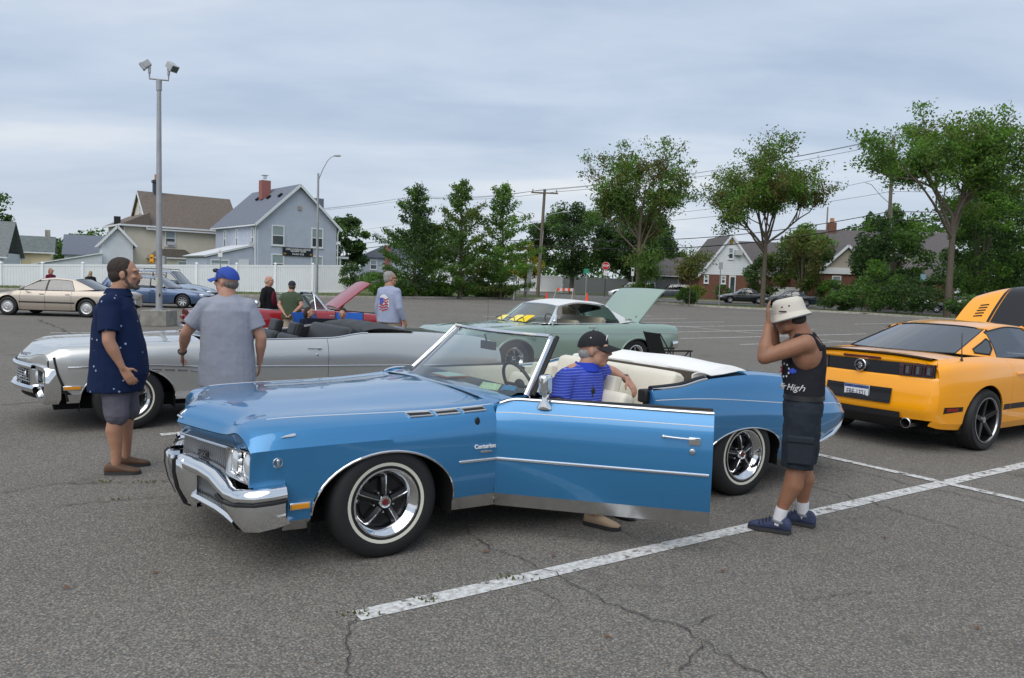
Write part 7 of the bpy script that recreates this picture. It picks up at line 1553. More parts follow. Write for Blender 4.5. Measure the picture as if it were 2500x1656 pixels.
 # --- hair, beard, caps
 if hair:
  m = mat('hair_%d_%d' % (int(hair[0]*1000), int(hair[1]*1000)), hair, .75, var=.35, vscale=60, bump=.6, bscale=120, stretch=(1, 1, .25)); mb = MB(); E2 = lambda c, r_: mb.ell(hp(*c), tuple(q*s*hsc for q in r_), 20, 14, Rh)
  if not bald and not capc and not hat: E2((-.030, 0, .046), (.098, .082, .090))
  E2((-.052, 0, -.005), (.068, .080, .075)) if not capc and not hat else E2((-.044, 0, -.022), (.066, .0775, .056))
  for q in (1, -1): E2((.006, .066*q, .008), (.024, .011, .034))
  if hairlen: mb.tube([hp(-.06, 0, .02), hp(-.09, 0, -.08), hp(-.085, .0, -.06-hairlen)], [.085*s, .07*s, .035*s], 12); mb.ell(hp(-.085, 0, -.06-hairlen), (.035*s,)*3, 8, 6)
  organic('hair', mb, m, root, vx*.9, 3, disp=.01, dsize=.03)
 if beard:
  m = mat('beard_%d' % int(beard[0]*1000), beard, .85, var=.4, vscale=60, bump=.5, bscale=120); mb = MB()
  for q in (1, -1): mb.tube([hp(.012, .068*q, -.01), hp(.020, .066*q, -.05), hp(.050, .045*q, -.092), hp(.082, .012*q, -.105)], [.008*s, .013*s, .016*s, .017*s], 10)
  mb.ell(hp(.080, 0, -.098), (.028*s, .034*s, .024*s), 12, 8); mb.tube([hp(.085, -.03, -.072), hp(.098, -.015, -.048), hp(.103, 0, -.045), hp(.098, .015, -.048), hp(.085, .03, -.072)], .009*s, 8)
  organic('beard', mb, m, root, vx*.8, 2)
 if capc:
  m = mat('cap_%d_%d_%d' % tuple(int(q*100) for q in capc), capc, .8, var=.08, vscale=20); Rc = Rh @ Matrix.Rotation(capdir, 3, 'Z'); G = []
  def cp(x, y, z): return hd+Rc @ (Vector((x, y, z))*s*hsc)
  for i in range(9):
   t = i/8*pi/2; G.append([cp(-.012+.108*math.cos(t)**.8*math.cos(a), .090*math.cos(t)**.8*math.sin(a), .034+.098*math.sin(t)-.02*(math.cos(a) < 0)*math.cos(t)*abs(math.cos(a))) for a in [2*pi*k/24 for k in range(24)]])
  mb = MB(); mb.grid(G, cv=True); co = mb.build('cap', m, root, smooth=60, solid=.006)
  mb = MB(); G = []
  for i in range(7):
   u = i/6; G.append([cp(.078+(.105-.03*abs(v)**2)*u-.045*abs(v)**2, .082*v*(1-.12*u), .040-.030*u-.022*abs(v)**2) for v in [-1+k/6 for k in range(13)]])
  mb.grid(G); mb.build('cap_brim', m, co, smooth=60, solid=.006); mb = MB(); mb.ell(cp(-.012, 0, .132), (.008*s,)*3, 8, 6); mb.build('cap_button', m, co)
 if glasses:
  mb = MB()
  for q in (1, -1): mb.ell(hp(.098, .032*q, .014), (.006*s, .026*s, .018*s), 12, 8, Rh); mb.tube([hp(.094, .056*q, .018), hp(0, .082*q, .012)], .003*s, 5)
  mb.build('glasses', BLACKP, root)
 # --- clothes
 if shirt:
  mb = MB(); c0 = j['neck']; nk = c0-Vector((0, 0, .005*s)); hz = hem*s; hipx = hi.x; a0 = (.108*B+.022)*s; W0 = (.165*B+.022)*s
  hv = Vector((hi.x, hi.y, hz)) if not seated else hi.copy()
  yw = 0
  def mid(t): return hv.lerp(Vector((ch.x, ch.y, ch.z)), t)
  R_ = [(hv, a0+belly*.75, W0+.012+belly*.4, yw), (mid(.25)+Vector((belly*.35, 0, 0)), a0+belly*.95, W0+.010+belly*.45, yw), (mid(.6)+Vector((belly*.30, 0, 0)), a0+belly*.75, W0+belly*.3, yw), (mid(.9)+Vector((belly*.1, 0, 0)), a0+.008+belly*.3, W0+.01+belly*.1, yw), (ch+Vector((0, 0, .08*s)), a0+.006, W0+.014, yw), (ch.lerp(nk, .78), a0*.82, W0*.66, yw), (nk-Vector((0, 0, .012*s)), .076*s*B, .092*s*B, yw), (nk+Vector((.005, 0, .012*s)), .066*s*B, .070*s*B, yw)]
  rings(mb, R_)
  for q in 'LR':
   a, b = j['sh'+q], j['el'+q]; c = j['wr'+q]
   if sleeve <= 1: P = [j['chest']+Vector((0, (1 if q == 'L' else -1)*.09*s, .085*s)), a, a.lerp(b, sleeve*.6), a.lerp(b, sleeve)]; rs = [.086*s*B, .076*s*B, .074*s*B, .074*s*B]
   else: P = [j['chest']+Vector((0, (1 if q == 'L' else -1)*.09*s, .085*s)), a, a.lerp(b, .5), b, b.lerp(c, .5), b.lerp(c, .93)]; rs = [.086*s*B, .076*s*B, .067*s*B, .058*s*B, .050*s*B, .040*s*B]
   if sleeve > 0: mb.tube(P, rs, 14); [mb.ell(p_, (r_*.99,)*3, 12, 8) for p_, r_ in list(zip(P, rs))[:-1]]
  for q in 'LR': cap_(mb, [nk-Vector((0, 0, .03*s)), nk.lerp(j['sh'+q], .55)-Vector((0, 0, .025*s)), j['sh'+q]], [.074*s*B, .072*s*B, .070*s*B], 12)
  so = organic('shirt', mb, shirt, root, vx*1.15, 4, disp=.011 if lod == 0 else .012, dsize=.16)
  if collar:
   mb = MB(); G = []
   for i in range(13):
    a = -2.6+5.2*i/12; dr = Vector((math.cos(a), math.sin(a), 0)); G.append([nk+dr*.070*s*B+Vector((.0, 0, .038*s)), nk+dr*.078*s*B+Vector((0, 0, .042*s)), nk+dr*.094*s*B+Vector((.012*math.cos(a), 0, -.004*s-.02*s*max(0, math.cos(a))))])
   mb.grid(G); mb.build('collar', shirt if not isinstance(collar, bpy.types.Material) else collar, so, smooth=60, solid=.006)
 if jacket: pass
 if bottom:
  mb = MB(); wz = min(.985*s, hi.z+.05*s); rings(mb, [(hi+Vector((0, 0, -.09*s)), .112*s*B+belly*.2, .168*s*B+belly*.2, 0), (hi, .118*s*B+belly*.35, .172*s*B+belly*.25, 0), (hi+Vector((0, 0, .075*s)), .108*s*B+belly*.4, .158*s*B+belly*.25, 0)])
  for q in 'LR':
   a, b, c = j['hp'+q], j['kn'+q], j['an'+q]
   if leg <= 1: P = [a, a.lerp(b, leg*.5), a.lerp(b, leg)]; rs = [.106*s*B, .102*s*B, .092*s*B]
   else: P = [a, a.lerp(b, .5), b, b.lerp(c, .5), b.lerp(c, .97)]; rs = [.106*s*B, .098*s*B, .082*s*B, .074*s*B, .070*s*B]
   if leg <= 1.35 and leg > 1: P = [a, a.lerp(b, .5), b, b.lerp(c, leg-1)]; rs = [.106*s*B, .100*s*B, .088*s*B, .088*s*B]
   mb.tube(P, rs, 16); [mb.ell(p_, (r_*.99,)*3, 12, 8) for p_, r_ in list(zip(P, rs))[:-1]]
  organic('trousers' if leg > 1.4 else 'shorts', mb, bottom, root, vx*1.15, 3, disp=.020 if lod == 0 else .01, dsize=.11)
  if belt: mb = MB(); rings(mb, [(hi+Vector((0, 0, .045*s)), .122*s*B+belly*.4, .172*s*B+belly*.25, 0), (hi+Vector((0, 0, .080*s)), .118*s*B+belly*.4, .168*s*B+belly*.25, 0)]); mb.build('belt', belt, root, smooth=60)
 if shoe:
  for qi, q in enumerate('LR'):
   an = j['an'+q]; fa = footdir[qi]; Rf = Matrix.Rotation(fa, 3, 'Z'); L = shoelen*s
   z0 = an.z-.085*s
   def fp(x, y, z): return Vector((an.x, an.y, z0))+Rf @ Vector((x, y, z))
   mb = MB(); G = []
   for (x, w_, h_, zb) in ((-.085, .018, .05, .015), (-.075, .034, .085, .01), (-.03, .038, .10, .008), (.02, .040, .088, .008), (.07, .046, .066, .008), (.12, .050, .052, .008), (.16, .044, .040, .010), (.185, .022, .026, .014)):
    G.append([fp(x*L/.27, math.copysign(abs(math.cos(t))**.8, math.cos(t))*w_*s, zb+h_*s*sho*(.5+.5*math.sin(t))) for t in [2*pi*i/14 for i in range(14)]])
   mb.grid(G, cv=True); mb.add(G[0], [tuple(range(14))]); mb.add(G[-1], [tuple(range(13, -1, -1))]); sh = mb.build('shoe', shoe, root, smooth=70, subsurf=1)
   mb = MB(); out = [(-.088, .0), (-.08, .036), (-.03, .042), (.04, .044), (.10, .054), (.15, .052), (.185, .030), (.195, 0)]; out = out+[(x, -y) for (x, y) in reversed(out[1:-1])]; mb.prism([(x*L/.27, y*s) for (x, y) in out], lambda a, b: fp(a, b, .002), lambda a, b: fp(a*.985, b*.95, .026*s)); mb.build('shoe_sole', mat('sole_dark', (.03, .03, .032), .7), sh, smooth=40)
   if sock: mb = MB(); sd_ = (j['kn'+q]-an).normalized(); mb.tube([an-sd_*.03*s, an+sd_*.02*s, an+sd_*.07*s, an+sd_*.10*s], [.041*s, .0425*s, .045*s, .0455*s], 14); mb.build('sock', sock, root, smooth=60)
 return root, j, hp
def cloth(name, c, **k): return mat(name, c, k.pop('rough', .88), var=k.pop('var', .08), vscale=k.pop('vscale', 9), bump=.25, bscale=k.pop('bscale', 260), spec=.2, **k)
def dots_mat(name, c1, c2, scale, thr):
 m = cloth(name, c1, var=.05); t = m.node_tree; b = t.nodes['Principled BSDF']; tc = t.nodes.new('ShaderNodeTexCoord'); v = t.nodes.new('ShaderNodeTexVoronoi'); v.inputs['Scale'].default_value = scale; t.links.new(tc.outputs['Object'], v.inputs['Vector'])
 l = t.nodes.new('ShaderNodeMath'); l.operation = 'LESS_THAN'; l.inputs[1].default_value = thr; t.links.new(v.outputs['Distance'], l.inputs[0]); mx = t.nodes.new('ShaderNodeMix'); mx.data_type = 'RGBA'; mx.inputs[6].default_value = (*c1, 1); mx.inputs[7].default_value = (*c2, 1); t.links.new(l.outputs[0], mx.inputs[0]); t.links.new(mx.outputs[2], b.inputs['Base Color']); return m
SKIN_A = (.42, .22, .14); SKIN_B = (.48, .26, .18); SKIN_T = (.30, .145, .085)
# man in the navy polo, seen from his right, facing the man in grey
NAVY = dots_mat('navy_dotted_cloth', srgb(24, 38, 70), srgb(150, 165, 190), 15.0, .13)
person('bearded man in dotted navy polo and grey shorts standing by silver car', (-3.30, 6.48, 0), rad(17), 1.775,
       dict(head=(.075, 0, 1.652), neck=(.02, 0, 1.50), chest=(.0, 0, 1.29), hip=(0, 0, .96), elR=(.0, -.285, 1.12), wrR=(.10, -.275, .90), elL=(.02, .285, 1.12), wrL=(.12, .27, .90), anR=(.02, -.12, .085), anL=(.05, .15, .085), knR=(.03, -.12, .5), knL=(.07, .13, .5)),
       SKIN_A, 1.12, .085, yaw=rad(-2), shirt=NAVY, sleeve=.78, hem=.68, bottom=cloth('grey_shorts', srgb(98, 96, 106)), leg=1.02, shoe=mat('brown_leather', srgb(92, 66, 48), .6, var=.2, vscale=20), hair=(.035, .024, .018), beard=(.10, .078, .062), lod=0, collar=True, footdir=(rad(6), rad(-4)))
# man in the grey T-shirt, back to us
r_, j_, hp_ = person('man in heather grey T-shirt and blue cap behind the blue hood', (-2.64, 7.22, 0), rad(108), 1.735,
       dict(elL=(.05, .36, 1.13), wrL=(.20, .40, .93), elR=(-.03, -.30, 1.10), wrR=(.05, -.29, .86), head=(.01, .01, 1.615), neck=(-.01, 0, 1.475)),
       SKIN_B, 1.22, .05, yaw=rad(58), shirt=mat('heather_grey', srgb(150, 154, 166), .9, var=.12, vscale=140, bump=.2, bscale=200, spec=.2), sleeve=.70, hem=.66, bottom=cloth('dark_shorts', srgb(50, 55, 70)), leg=1.0, shoe=cloth('dark_shoe', (.03, .03, .035)), hair=(.16, .14, .125), capc=srgb(44, 74, 160), lod=0, hands={'L': dict(curl=.9, palm=(0, -1, 0), thumb_side=(.8, 0, .6))})
mb = MB(); mb.box(j_['wrL']+Vector((.07, .0, -.06)), (.075, .012, .13), Matrix.Rotation(rad(-30), 3, 'Y')); ph = mb.build('tmp', BLACKP, None, smooth=0, bevel=.005); ph.matrix_world = Matrix.Translation(r_.location) @ Matrix.Rotation(rad(108), 4, 'Z'); ph.name = 'phone'; tag(ph, 'black phone in the hand of the man in grey', 'phone')
mb = MB(); mb.tube([j_['wrL']+Vector((-.02, 0, .02))+Vector((0, .034*math.cos(t), .0))+Vector((.024*math.sin(t), 0, .024*math.sin(t))) for t in [2*pi*i/16 for i in range(16)]], .009, 6, closed=True); mb.build('wristband', BLACKP, r_)
mb = MB()
for q in (1, -1): mb.ell(hp_(.085, .032*q, .095), (.008, .028, .020), 12, 8); mb.tube([hp_(.08, .058*q, .095), hp_(-.02, .088*q, .055), hp_(-.05, .085*q, .035)], .004, 5)
mb.build('sunglasses', BLACKP, r_)
# driver sitting sideways in the blue car, feet out of the door
CB = Matrix.Translation((0.077, 6.282, 0)) @ Matrix.Rotation(rad(212.7), 4, 'Z')
def cw(x, y, z): return CB @ Vector((x, y, z))
STR = band_mat('blue_striped_polo', srgb(50, 70, 176), srgb(136, 150, 214), 2, 50, .13, .85, .06, .02)
dl = cw(-.21, .46, 0)
r_, j_, hp_ = person('grey haired man in striped blue polo sitting in the blue convertible', (dl.x, dl.y, 0), rad(302.7), 1.74,
       dict(hip=(-.04, -.04, .60), chest=(.0, .02, .88), neck=(.03, .075, 1.055), head=(.055, .13, 1.185), shL=(-.02, .205, .985), shR=(.06, -.15, .965), elL=(-.13, .42, 1.0), wrL=(.05, .48, .945), elR=(.14, -.28, .72), wrR=(.34, -.2, .62), hpL=(.05, .06, .56), hpR=(.05, -.12, .56), knL=(.46, .06, .60), knR=(.42, -.12, .60), anL=(.46, .05, .10), anR=(.60, -.24, .085)),
       SKIN_B, 1.10, .05, yaw=rad(40), pitch=rad(0), shirt=STR, sleeve=.62, hem=.6, seated=True, bottom=cloth('khaki_trousers', srgb(150, 135, 110)), leg=1.6, shoe=mat('tan_suede', srgb(190, 165, 135), .9, var=.1), hair=(.34, .33, .32), capc=(.012, .013, .016), lod=0, hsc=1.14, collar=cloth('polo_collar', srgb(48, 72, 190)), footdir=(rad(10), rad(26)), hands={'L': dict(fwd=(.55, .25, -.75), palm=(-.5, -.1, -.5), thumb_side=(.4, -.8, .0), curl=.6)})
CD = mat('cap_stud', (.75, .75, .75), .6)
for (a, e) in ((rad(150), .5), (rad(90), .55), (rad(40), .6), (rad(-90), .55), (rad(120), .95)):
 mb = MB(); mb.ell(hp_(-.012+.109*math.cos(e)*math.cos(a), .092*math.cos(e)*math.sin(a), .036+.096*math.sin(e)), (.006, .006, .006), 8, 6); mb.build('cap_eyelet', CD, r_)
mb = MB(); mb.tube([hp_(.085+.004*math.sin(t), .030*math.cos(t), .080+.026*math.sin(t)) for t in [2*pi*i/14 for i in range(11)]], .0035, 5); mb.tube([hp_(.092, .014, .07), hp_(.09, -.012, .092)], .0035, 5); mb.build('cap_emblem', CD, r_)
mb = MB(); q = j_['wrL']; mb.tube([q+Vector((-.015, 0, -.0))+Vector((.0, .030*math.cos(t), .030*math.sin(t))) for t in [2*pi*i/18 for i in range(18)]], .007, 6, closed=True); mb.ell(q+Vector((-.008, -.005, .034)), (.018, .016, .006)); mb.build('wristwatch', mat('watch_steel', (.3, .28, .25), .3, .9), r_)
mb = MB(); c = Vector((.150, .05, .90))
for q in (0, 1): mb.ell(c+Vector((.005, -.012*q, -.045*q-.02)), (.012, .024, .028), 12, 8)
mb.tube([c+Vector((.0, 0, .03)), c+Vector((.004, .012, -.06)), c+Vector((0, .02, -.11))], .003, 5); mb.build('sunglasses', BLACKP, r_)
# man in the black tank top shading his eyes
TK = cloth('black_tank', (.018, .018, .022)); CG = cloth('charcoal_cargo', srgb(44, 50, 58))
r_, j_, hp_ = person('man in black tank top and bucket hat shading his eyes', (2.03, 5.42, 0), rad(158), 1.665,
       dict(head=(.105, .02, 1.505), neck=(.01, 0, 1.395), chest=(-.02, 0, 1.20), hip=(-.02, 0, .90), shL=(-.015, .17, 1.335), shR=(.0, -.17, 1.335), elL=(.245, .20, 1.225), wrL=(.235, .13, 1.46), elR=(.215, -.15, 1.235), wrR=(.195, -.05, 1.45), hpL=(-.02, .09, .87), hpR=(-.02, -.09, .87), knL=(.0, .10, .47), knR=(-.03, -.11, .47), anL=(.10, .11, .085), anR=(-.055, -.15, .085)),
       SKIN_T, 1.2, .0, yaw=rad(-6), pitch=rad(14), shirt=None, bottom=CG, leg=1.0, shoe=mat('blue_trainer', srgb(52, 60, 88), .75, var=.45, vscale=30), shoelen=.30, sho=1.22, sock=cloth('white_sock', (.7, .7, .72)), hair=(.03, .024, .02), lod=0, hat=True, belt=mat('black_belt', (.012, .012, .013), .5), footdir=(rad(-6), rad(-14)), hands={'L': dict(fwd=(.10, -.10, 1), palm=(-1, -.2, 0), thumb_side=(-.5, -1, 0), curl=.25), 'R': dict(fwd=(.12, .05, 1), palm=(-1, .2, 0), thumb_side=(-.5, 1, 0), curl=.25)})
s = 1.665/1.75; mb = MB(); ch, hi = j_['chest'], j_['hip']
rings(mb, [(hi+Vector((0, 0, .04)), .138, .185, 0), (hi.lerp(ch, .35), .136, .176, 0), (hi.lerp(ch, .65)+Vector((.010, 0, 0)), .146, .156, 0), (hi.lerp(ch, .95)+Vector((.012, 0, 0)), .148, .130, 0), (ch+Vector((.010, 0, .07)), .138, .112, 0), (ch+Vector((.005, 0, .125)), .124, .095, 0)])
for q in (1, -1): mb.tube([ch+Vector((.10, q*.085, .08)), ch+Vector((.06, q*.105, .175)), ch+Vector((-.03, q*.100, .178)), ch+Vector((-.088, q*.08, .09))], [.034, .028, .028, .034], 10)
to = organic('tank_top', mb, TK, r_, .008, 5, disp=.014, dsize=.09)
# printed emblem and script on the shirt side
PR = mat('print_white', (.6, .6, .6), .8); sc_ = text('shirt_script', 'Air High', .062, PR, to, Matrix.Identity(4), extrude=.004, shear=.35, sx=.9)
for v in sc_.data.vertices:
 t = 1.0+v.co.x/.145; v.co = Vector((-.008+.149*math.copysign(abs(math.cos(t))**.83, math.cos(t))+.002, .176*abs(math.sin(t))**.83, 1.03+v.co.y))*1.0+Vector((math.cos(t), math.sin(t), 0))*v.co.z
mb = MB()
for i in range(9): a = 2*pi*i/9; mb.ell((.112+.03*math.cos(a), .112-.03*math.cos(a), 1.14+.045*math.sin(a)), (.006, .004, .008), 6, 5)
mb.build('shirt_emblem', PR, to); mb = MB(); mb.box((.136, .06, 1.14), (.03, .006, .04), Matrix.Rotation(rad(-65), 3, 'Z')); mb.build('shirt_flag', mat('flag_red', srgb(160, 50, 60), .8), to, smooth=0); mb = MB(); mb.box((.060, .140, 1.14), (.055, .006, .022), Matrix.Rotation(rad(-25), 3, 'Z')); mb.ell((.060, .142, 1.14), (.02, .006, .02), 8, 6); mb.build('shirt_wings', mat('wing_blue', srgb(60, 80, 190), .8), to)
# bucket hat
HT = cloth('canvas_hat', srgb(206, 200, 188), var=.05); HU = cloth('hat_underbrim', srgb(120, 124, 130))
mb = MB(); G = []
for (rx, ry, z) in ((.118, .100, .022), (.112, .096, .05), (.106, .090, .09), (.098, .084, .118), (.07, .06, .132), (.001, .001, .134)): G.append([hp_(-.008+rx*math.cos(a), ry*math.sin(a), z) for a in [2*pi*k/28 for k in range(28)]])
mb.grid(G, cv=True); ho = mb.build('bucket_hat', HT, r_, smooth=60, solid=.006)
for (nm, m_, dz) in (('hat_brim', HT, 0), ('hat_underbrim', HU, -.007)):
 mb = MB(); G = []
 for k in range(5): u = k/4; G.append([hp_(-.008+(.116+.024*u)*math.cos(a), (.098+.024*u)*math.sin(a), .028-.040*u+.010*u*math.cos(a)*(-1)+dz) for a in [2*pi*q/28 for q in range(28)]])
 mb.grid(G, cv=True); mb.build(nm, m_, ho, smooth=60, solid=.004)
for a in (rad(100), rad(75), rad(200)): mb = MB(); mb.ell(hp_(-.008+.110*math.cos(a), .094*math.sin(a), .075), (.006, .004, .006), 8, 6); mb.build('hat_eyelet', BLACKP, ho)
mb = MB(); mb.box(hp_(.02, .101, .045), (.05, .008, .008)); mb.build('hat_stitch', BLACKP, ho, smooth=0)
for q_, sn in (('L', 1), ('R', -1)):
 a = j_['an'+q_]; G = []
 mb = MB(); mb.tube([a+Vector((-.004+.040*math.cos(t), .039*math.sin(t), -.002+.008*math.cos(t))) for t in [2*pi*i/16 for i in range(16)]], .011, 6, closed=True); mb.build('shoe_collar', mat('shoe_grey', srgb(120, 124, 132), .8), r_)
 mb = MB()
 for i in range(4): x_ = .055+.022*i; mb.tube([a+Vector((x_, -.035, .005-.011*i)), a+Vector((x_+.004, 0, .026-.013*i)), a+Vector((x_, .035, .005-.011*i))], .004, 5)
 mb.build('shoe_laces', BLACKP, r_)
for q in (1, -1): mb = MB(); mb.box(hi+Vector((.0, q*.205, -.30)), (.17, .03, .17)); po = mb.build('cargo_pocket', CG, r_, bevel=.012, bseg=3); mb = MB(); mb.box(hi+Vector((.0, q*.212, -.215)), (.175, .03, .05)); mb.build('pocket_flap', CG, po, bevel=.012)
# ---- people further back
person('bald man in black jacket standing beside the red convertible', (-5.92, 18.9, 0), rad(-12), 1.68, dict(elR=(-.02, -.27, 1.12), wrR=(.06, -.27, .88)), SKIN_B, 1.12, .06, shirt=cloth('black_jacket', (.012, .012, .014)), sleeve=2, hem=.80, bottom=cloth('black_trousers', (.012, .012, .013)), leg=1.9, shoe=cloth('dark_shoe', (.03, .03, .035)), hair=(.45, .38, .34), bald=True, yaw=rad(5))
mb = MB(); mb.ell((-5.92+.14, 18.9-.06, 1.10), (.075, .11, .22), 14, 10); mb.build('tmp', cloth('maroon_shirt', srgb(90, 30, 42)), None)
o = bpy.data.objects['tmp']; o.name = 'maroon_shirt'; bp_ = [q for q in bpy.data.objects if q.get('label', '').startswith('bald man in black')][0]; o.parent = bp_; o.matrix_parent_inverse = (Matrix.Translation(bp_.location) @ Matrix.Rotation(rad(-12), 4, 'Z')).inverted()
person('man in olive T-shirt and black cap, hands clasped behind back', (-5.02, 17.7, 0), rad(82), 1.58, dict(elL=(-.06, .27, 1.05), wrL=(-.17, .08, .84), elR=(-.06, -.27, 1.05), wrR=(-.17, -.08, .84)), SKIN_B, 1.15, .05, shirt=cloth('olive_cloth', srgb(72, 84, 66)), sleeve=.6, hem=.82, bottom=cloth('stone_shorts', srgb(170, 158, 138)), leg=1.0, shoe=cloth('dark_shoe', (.03, .03, .035)), hair=(.06, .05, .04), capc=(.015, .018, .028), yaw=rad(25), hands={'L': dict(fwd=(-.2, -.6, -.5)), 'R': dict(fwd=(-.2, .6, -.5))})
LSG = mat('long_sleeve_grey', srgb(152, 160, 184), .9, var=.06, vscale=20, bump=.2, bscale=120)
r_, j_, hp_ = person('grey haired man in long sleeve shirt with flag print on back', (-2.36, 14.9, 0), rad(58), 1.83, dict(elL=(-.02, .27, 1.16), elR=(-.03, -.28, 1.16), wrL=(.02, .27, .92), wrR=(.08, -.30, .93)), SKIN_A, 1.12, .04, shirt=LSG, sleeve=2, hem=.84, bottom=cloth('stone_shorts', srgb(170, 158, 138)), leg=1.0, shoe=cloth('dark_shoe', (.03, .03, .035)), hair=(.30, .29, .28), glasses=True, yaw=rad(-42), lod=0)
sh = [c for c in r_.children if c.name.startswith('shirt')][0]; FR, FW, FB = mat('flag_stripe_red', srgb(172, 44, 52), .85), mat('flag_stripe_white', (.72, .72, .74), .85), mat('flag_blue', srgb(72, 92, 176), .85)
def backp(y, z): return Vector((-.148-.022*(1-(y/.16)**2)-.0*z, y, z))
mb = MB(); mb.grid([[backp(.13*math.cos(a)*k, 1.235+.175*math.sin(a)*k)+Vector((.004, 0, 0)) for a in [2*pi*i/24 for i in range(24)]] for k in (1, .5, .01)], cv=True); mb.build('flag_ground', FW, sh)
for i in range(5):
 mb = MB(); z0 = 1.115+.050*i; G = []
 for k in range(9):
  y = -.115+.23*k/8
  if i > 2: y = -.115+.115*k/8
  wz = z0+.012*math.sin(k*1.1); lim = .17*math.sqrt(max(0, 1-(y/.135)**2)); G.append([backp(y, max(1.235-lim, min(1.235+lim, wz+d)))-Vector((.003, 0, 0)) for d in (-.012, .012)])
 mb.grid(G); mb.build('flag_stripe', FR, sh, smooth=0)
mb = MB(); mb.grid([[backp(y, z)-Vector((.003, 0, 0)) for z in (1.235, 1.29, 1.345)] for y in (.005, .05, .105)], flip=True); mb.build('flag_canton', FB, sh, smooth=0)
person('blonde ponytailed woman half hidden behind the grey haired man', (-2.50, 15.6, 0), rad(70), 1.64, None, SKIN_B, .95, 0, shirt=cloth('teal_top', srgb(60, 120, 140)), sleeve=.5, bottom=cloth('white_shorts', (.6, .6, .62)), leg=.6, shoe=cloth('dark_shoe', (.03, .03, .035)), hair=(.34, .23, .12), hairlen=.18, yaw=rad(30))
person('red haired woman in maroon top standing behind the beige sedan', (-20.7, 35.0, zg(35)), rad(-20), 1.66, None, SKIN_B, 1.0, .02, shirt=cloth('maroon_top', srgb(100, 28, 48)), sleeve=2, bottom=cloth('black_trousers', (.012, .012, .013)), leg=1.9, shoe=cloth('dark_shoe', (.03, .03, .035)), hair=(.30, .13, .06), hairlen=.1, glasses=True, lod=1)
person('blonde woman in black top holding up a phone by fence', (-19.2, 35.5, zg(35.5)), rad(100), 1.60, dict(wrL=(.22, .20, 1.35), elL=(.10, .27, 1.08)), SKIN_B, 1.1, .04, shirt=cloth('black_jacket', (.012, .012, .014)), sleeve=2, bottom=cloth('black_trousers', (.012, .012, .013)), leg=1.9, shoe=cloth('dark_shoe', (.03, .03, .035)), hair=(.42, .32, .18), lod=1, yaw=.3)
person('man in light blue shirt bending by the open hatch', (-17.0, 34.8, zg(34.8)), rad(185), 1.58, dict(head=(.12, 0, 1.44), neck=(.06, 0, 1.34)), SKIN_A, 1.15, .06, shirt=cloth('light_blue_shirt', srgb(120, 160, 205)), sleeve=.6, bottom=cloth('khaki_shorts', srgb(120, 100, 80)), leg=1.0, shoe=cloth('dark_shoe', (.03, .03, .035)), hair=(.20, .15, .11), lod=1, bald=True)
person('person in purple top cut by the left picture edge', (-20.3, 30.2, zg(30.2)), rad(20), 1.60, None, SKIN_B, 1.15, .05, shirt=cloth('purple_top', srgb(95, 62, 150)), sleeve=.6, bottom=cloth('black_trousers', (.012, .012, .013)), leg=1.9, shoe=cloth('dark_shoe', (.03, .03, .035)), hair=(.1, .08, .06), lod=2)
SITJ = dict(hip=(-.02, 0, .42), chest=(-.05, 0, .70), neck=(-.04, 0, .88), head=(.0, 0, 1.0), shL=(-.05, .14, .83), shR=(-.05, -.14, .83), elL=(.02, .18, .62), elR=(.02, -.18, .62), wrL=(.16, .10, .66), wrR=(.16, -.10, .66), hpL=(0, .08, .42), hpR=(0, -.08, .42), knL=(.34, .09, .42), knR=(.34, -.09, .42), anL=(.36, .09, .08), anR=(.36, -.09, .08))
person('dark curly haired child seated in the blue camp chair', (-3.98, 15.3, 0), rad(-40), 1.40, SITJ, SKIN_B, .85, 0, shirt=cloth('navy_tee', (.015, .018, .03)), sleeve=.6, seated=True, bottom=cloth('navy_shorts', (.02, .022, .035)), leg=1.0, shoe=cloth('dark_shoe', (.03, .03, .035)), hair=(.03, .018, .012), hairlen=.08, yaw=rad(35))
person('child with tiara and yellow top seated in dark camp chair', (-3.30, 15.15, 0), rad(-85), 1.40, SITJ, SKIN_B, .85, 0, pitch=rad(20), shirt=cloth('yellow_black_tee', srgb(70, 62, 20), var=.9, vscale=18), sleeve=.6, seated=True, bottom=cloth('navy_shorts', (.02, .022, .035)), leg=1.0, shoe=cloth('dark_shoe', (.03, .03, .035)), hair=(.02, .014, .012), hairlen=.1)
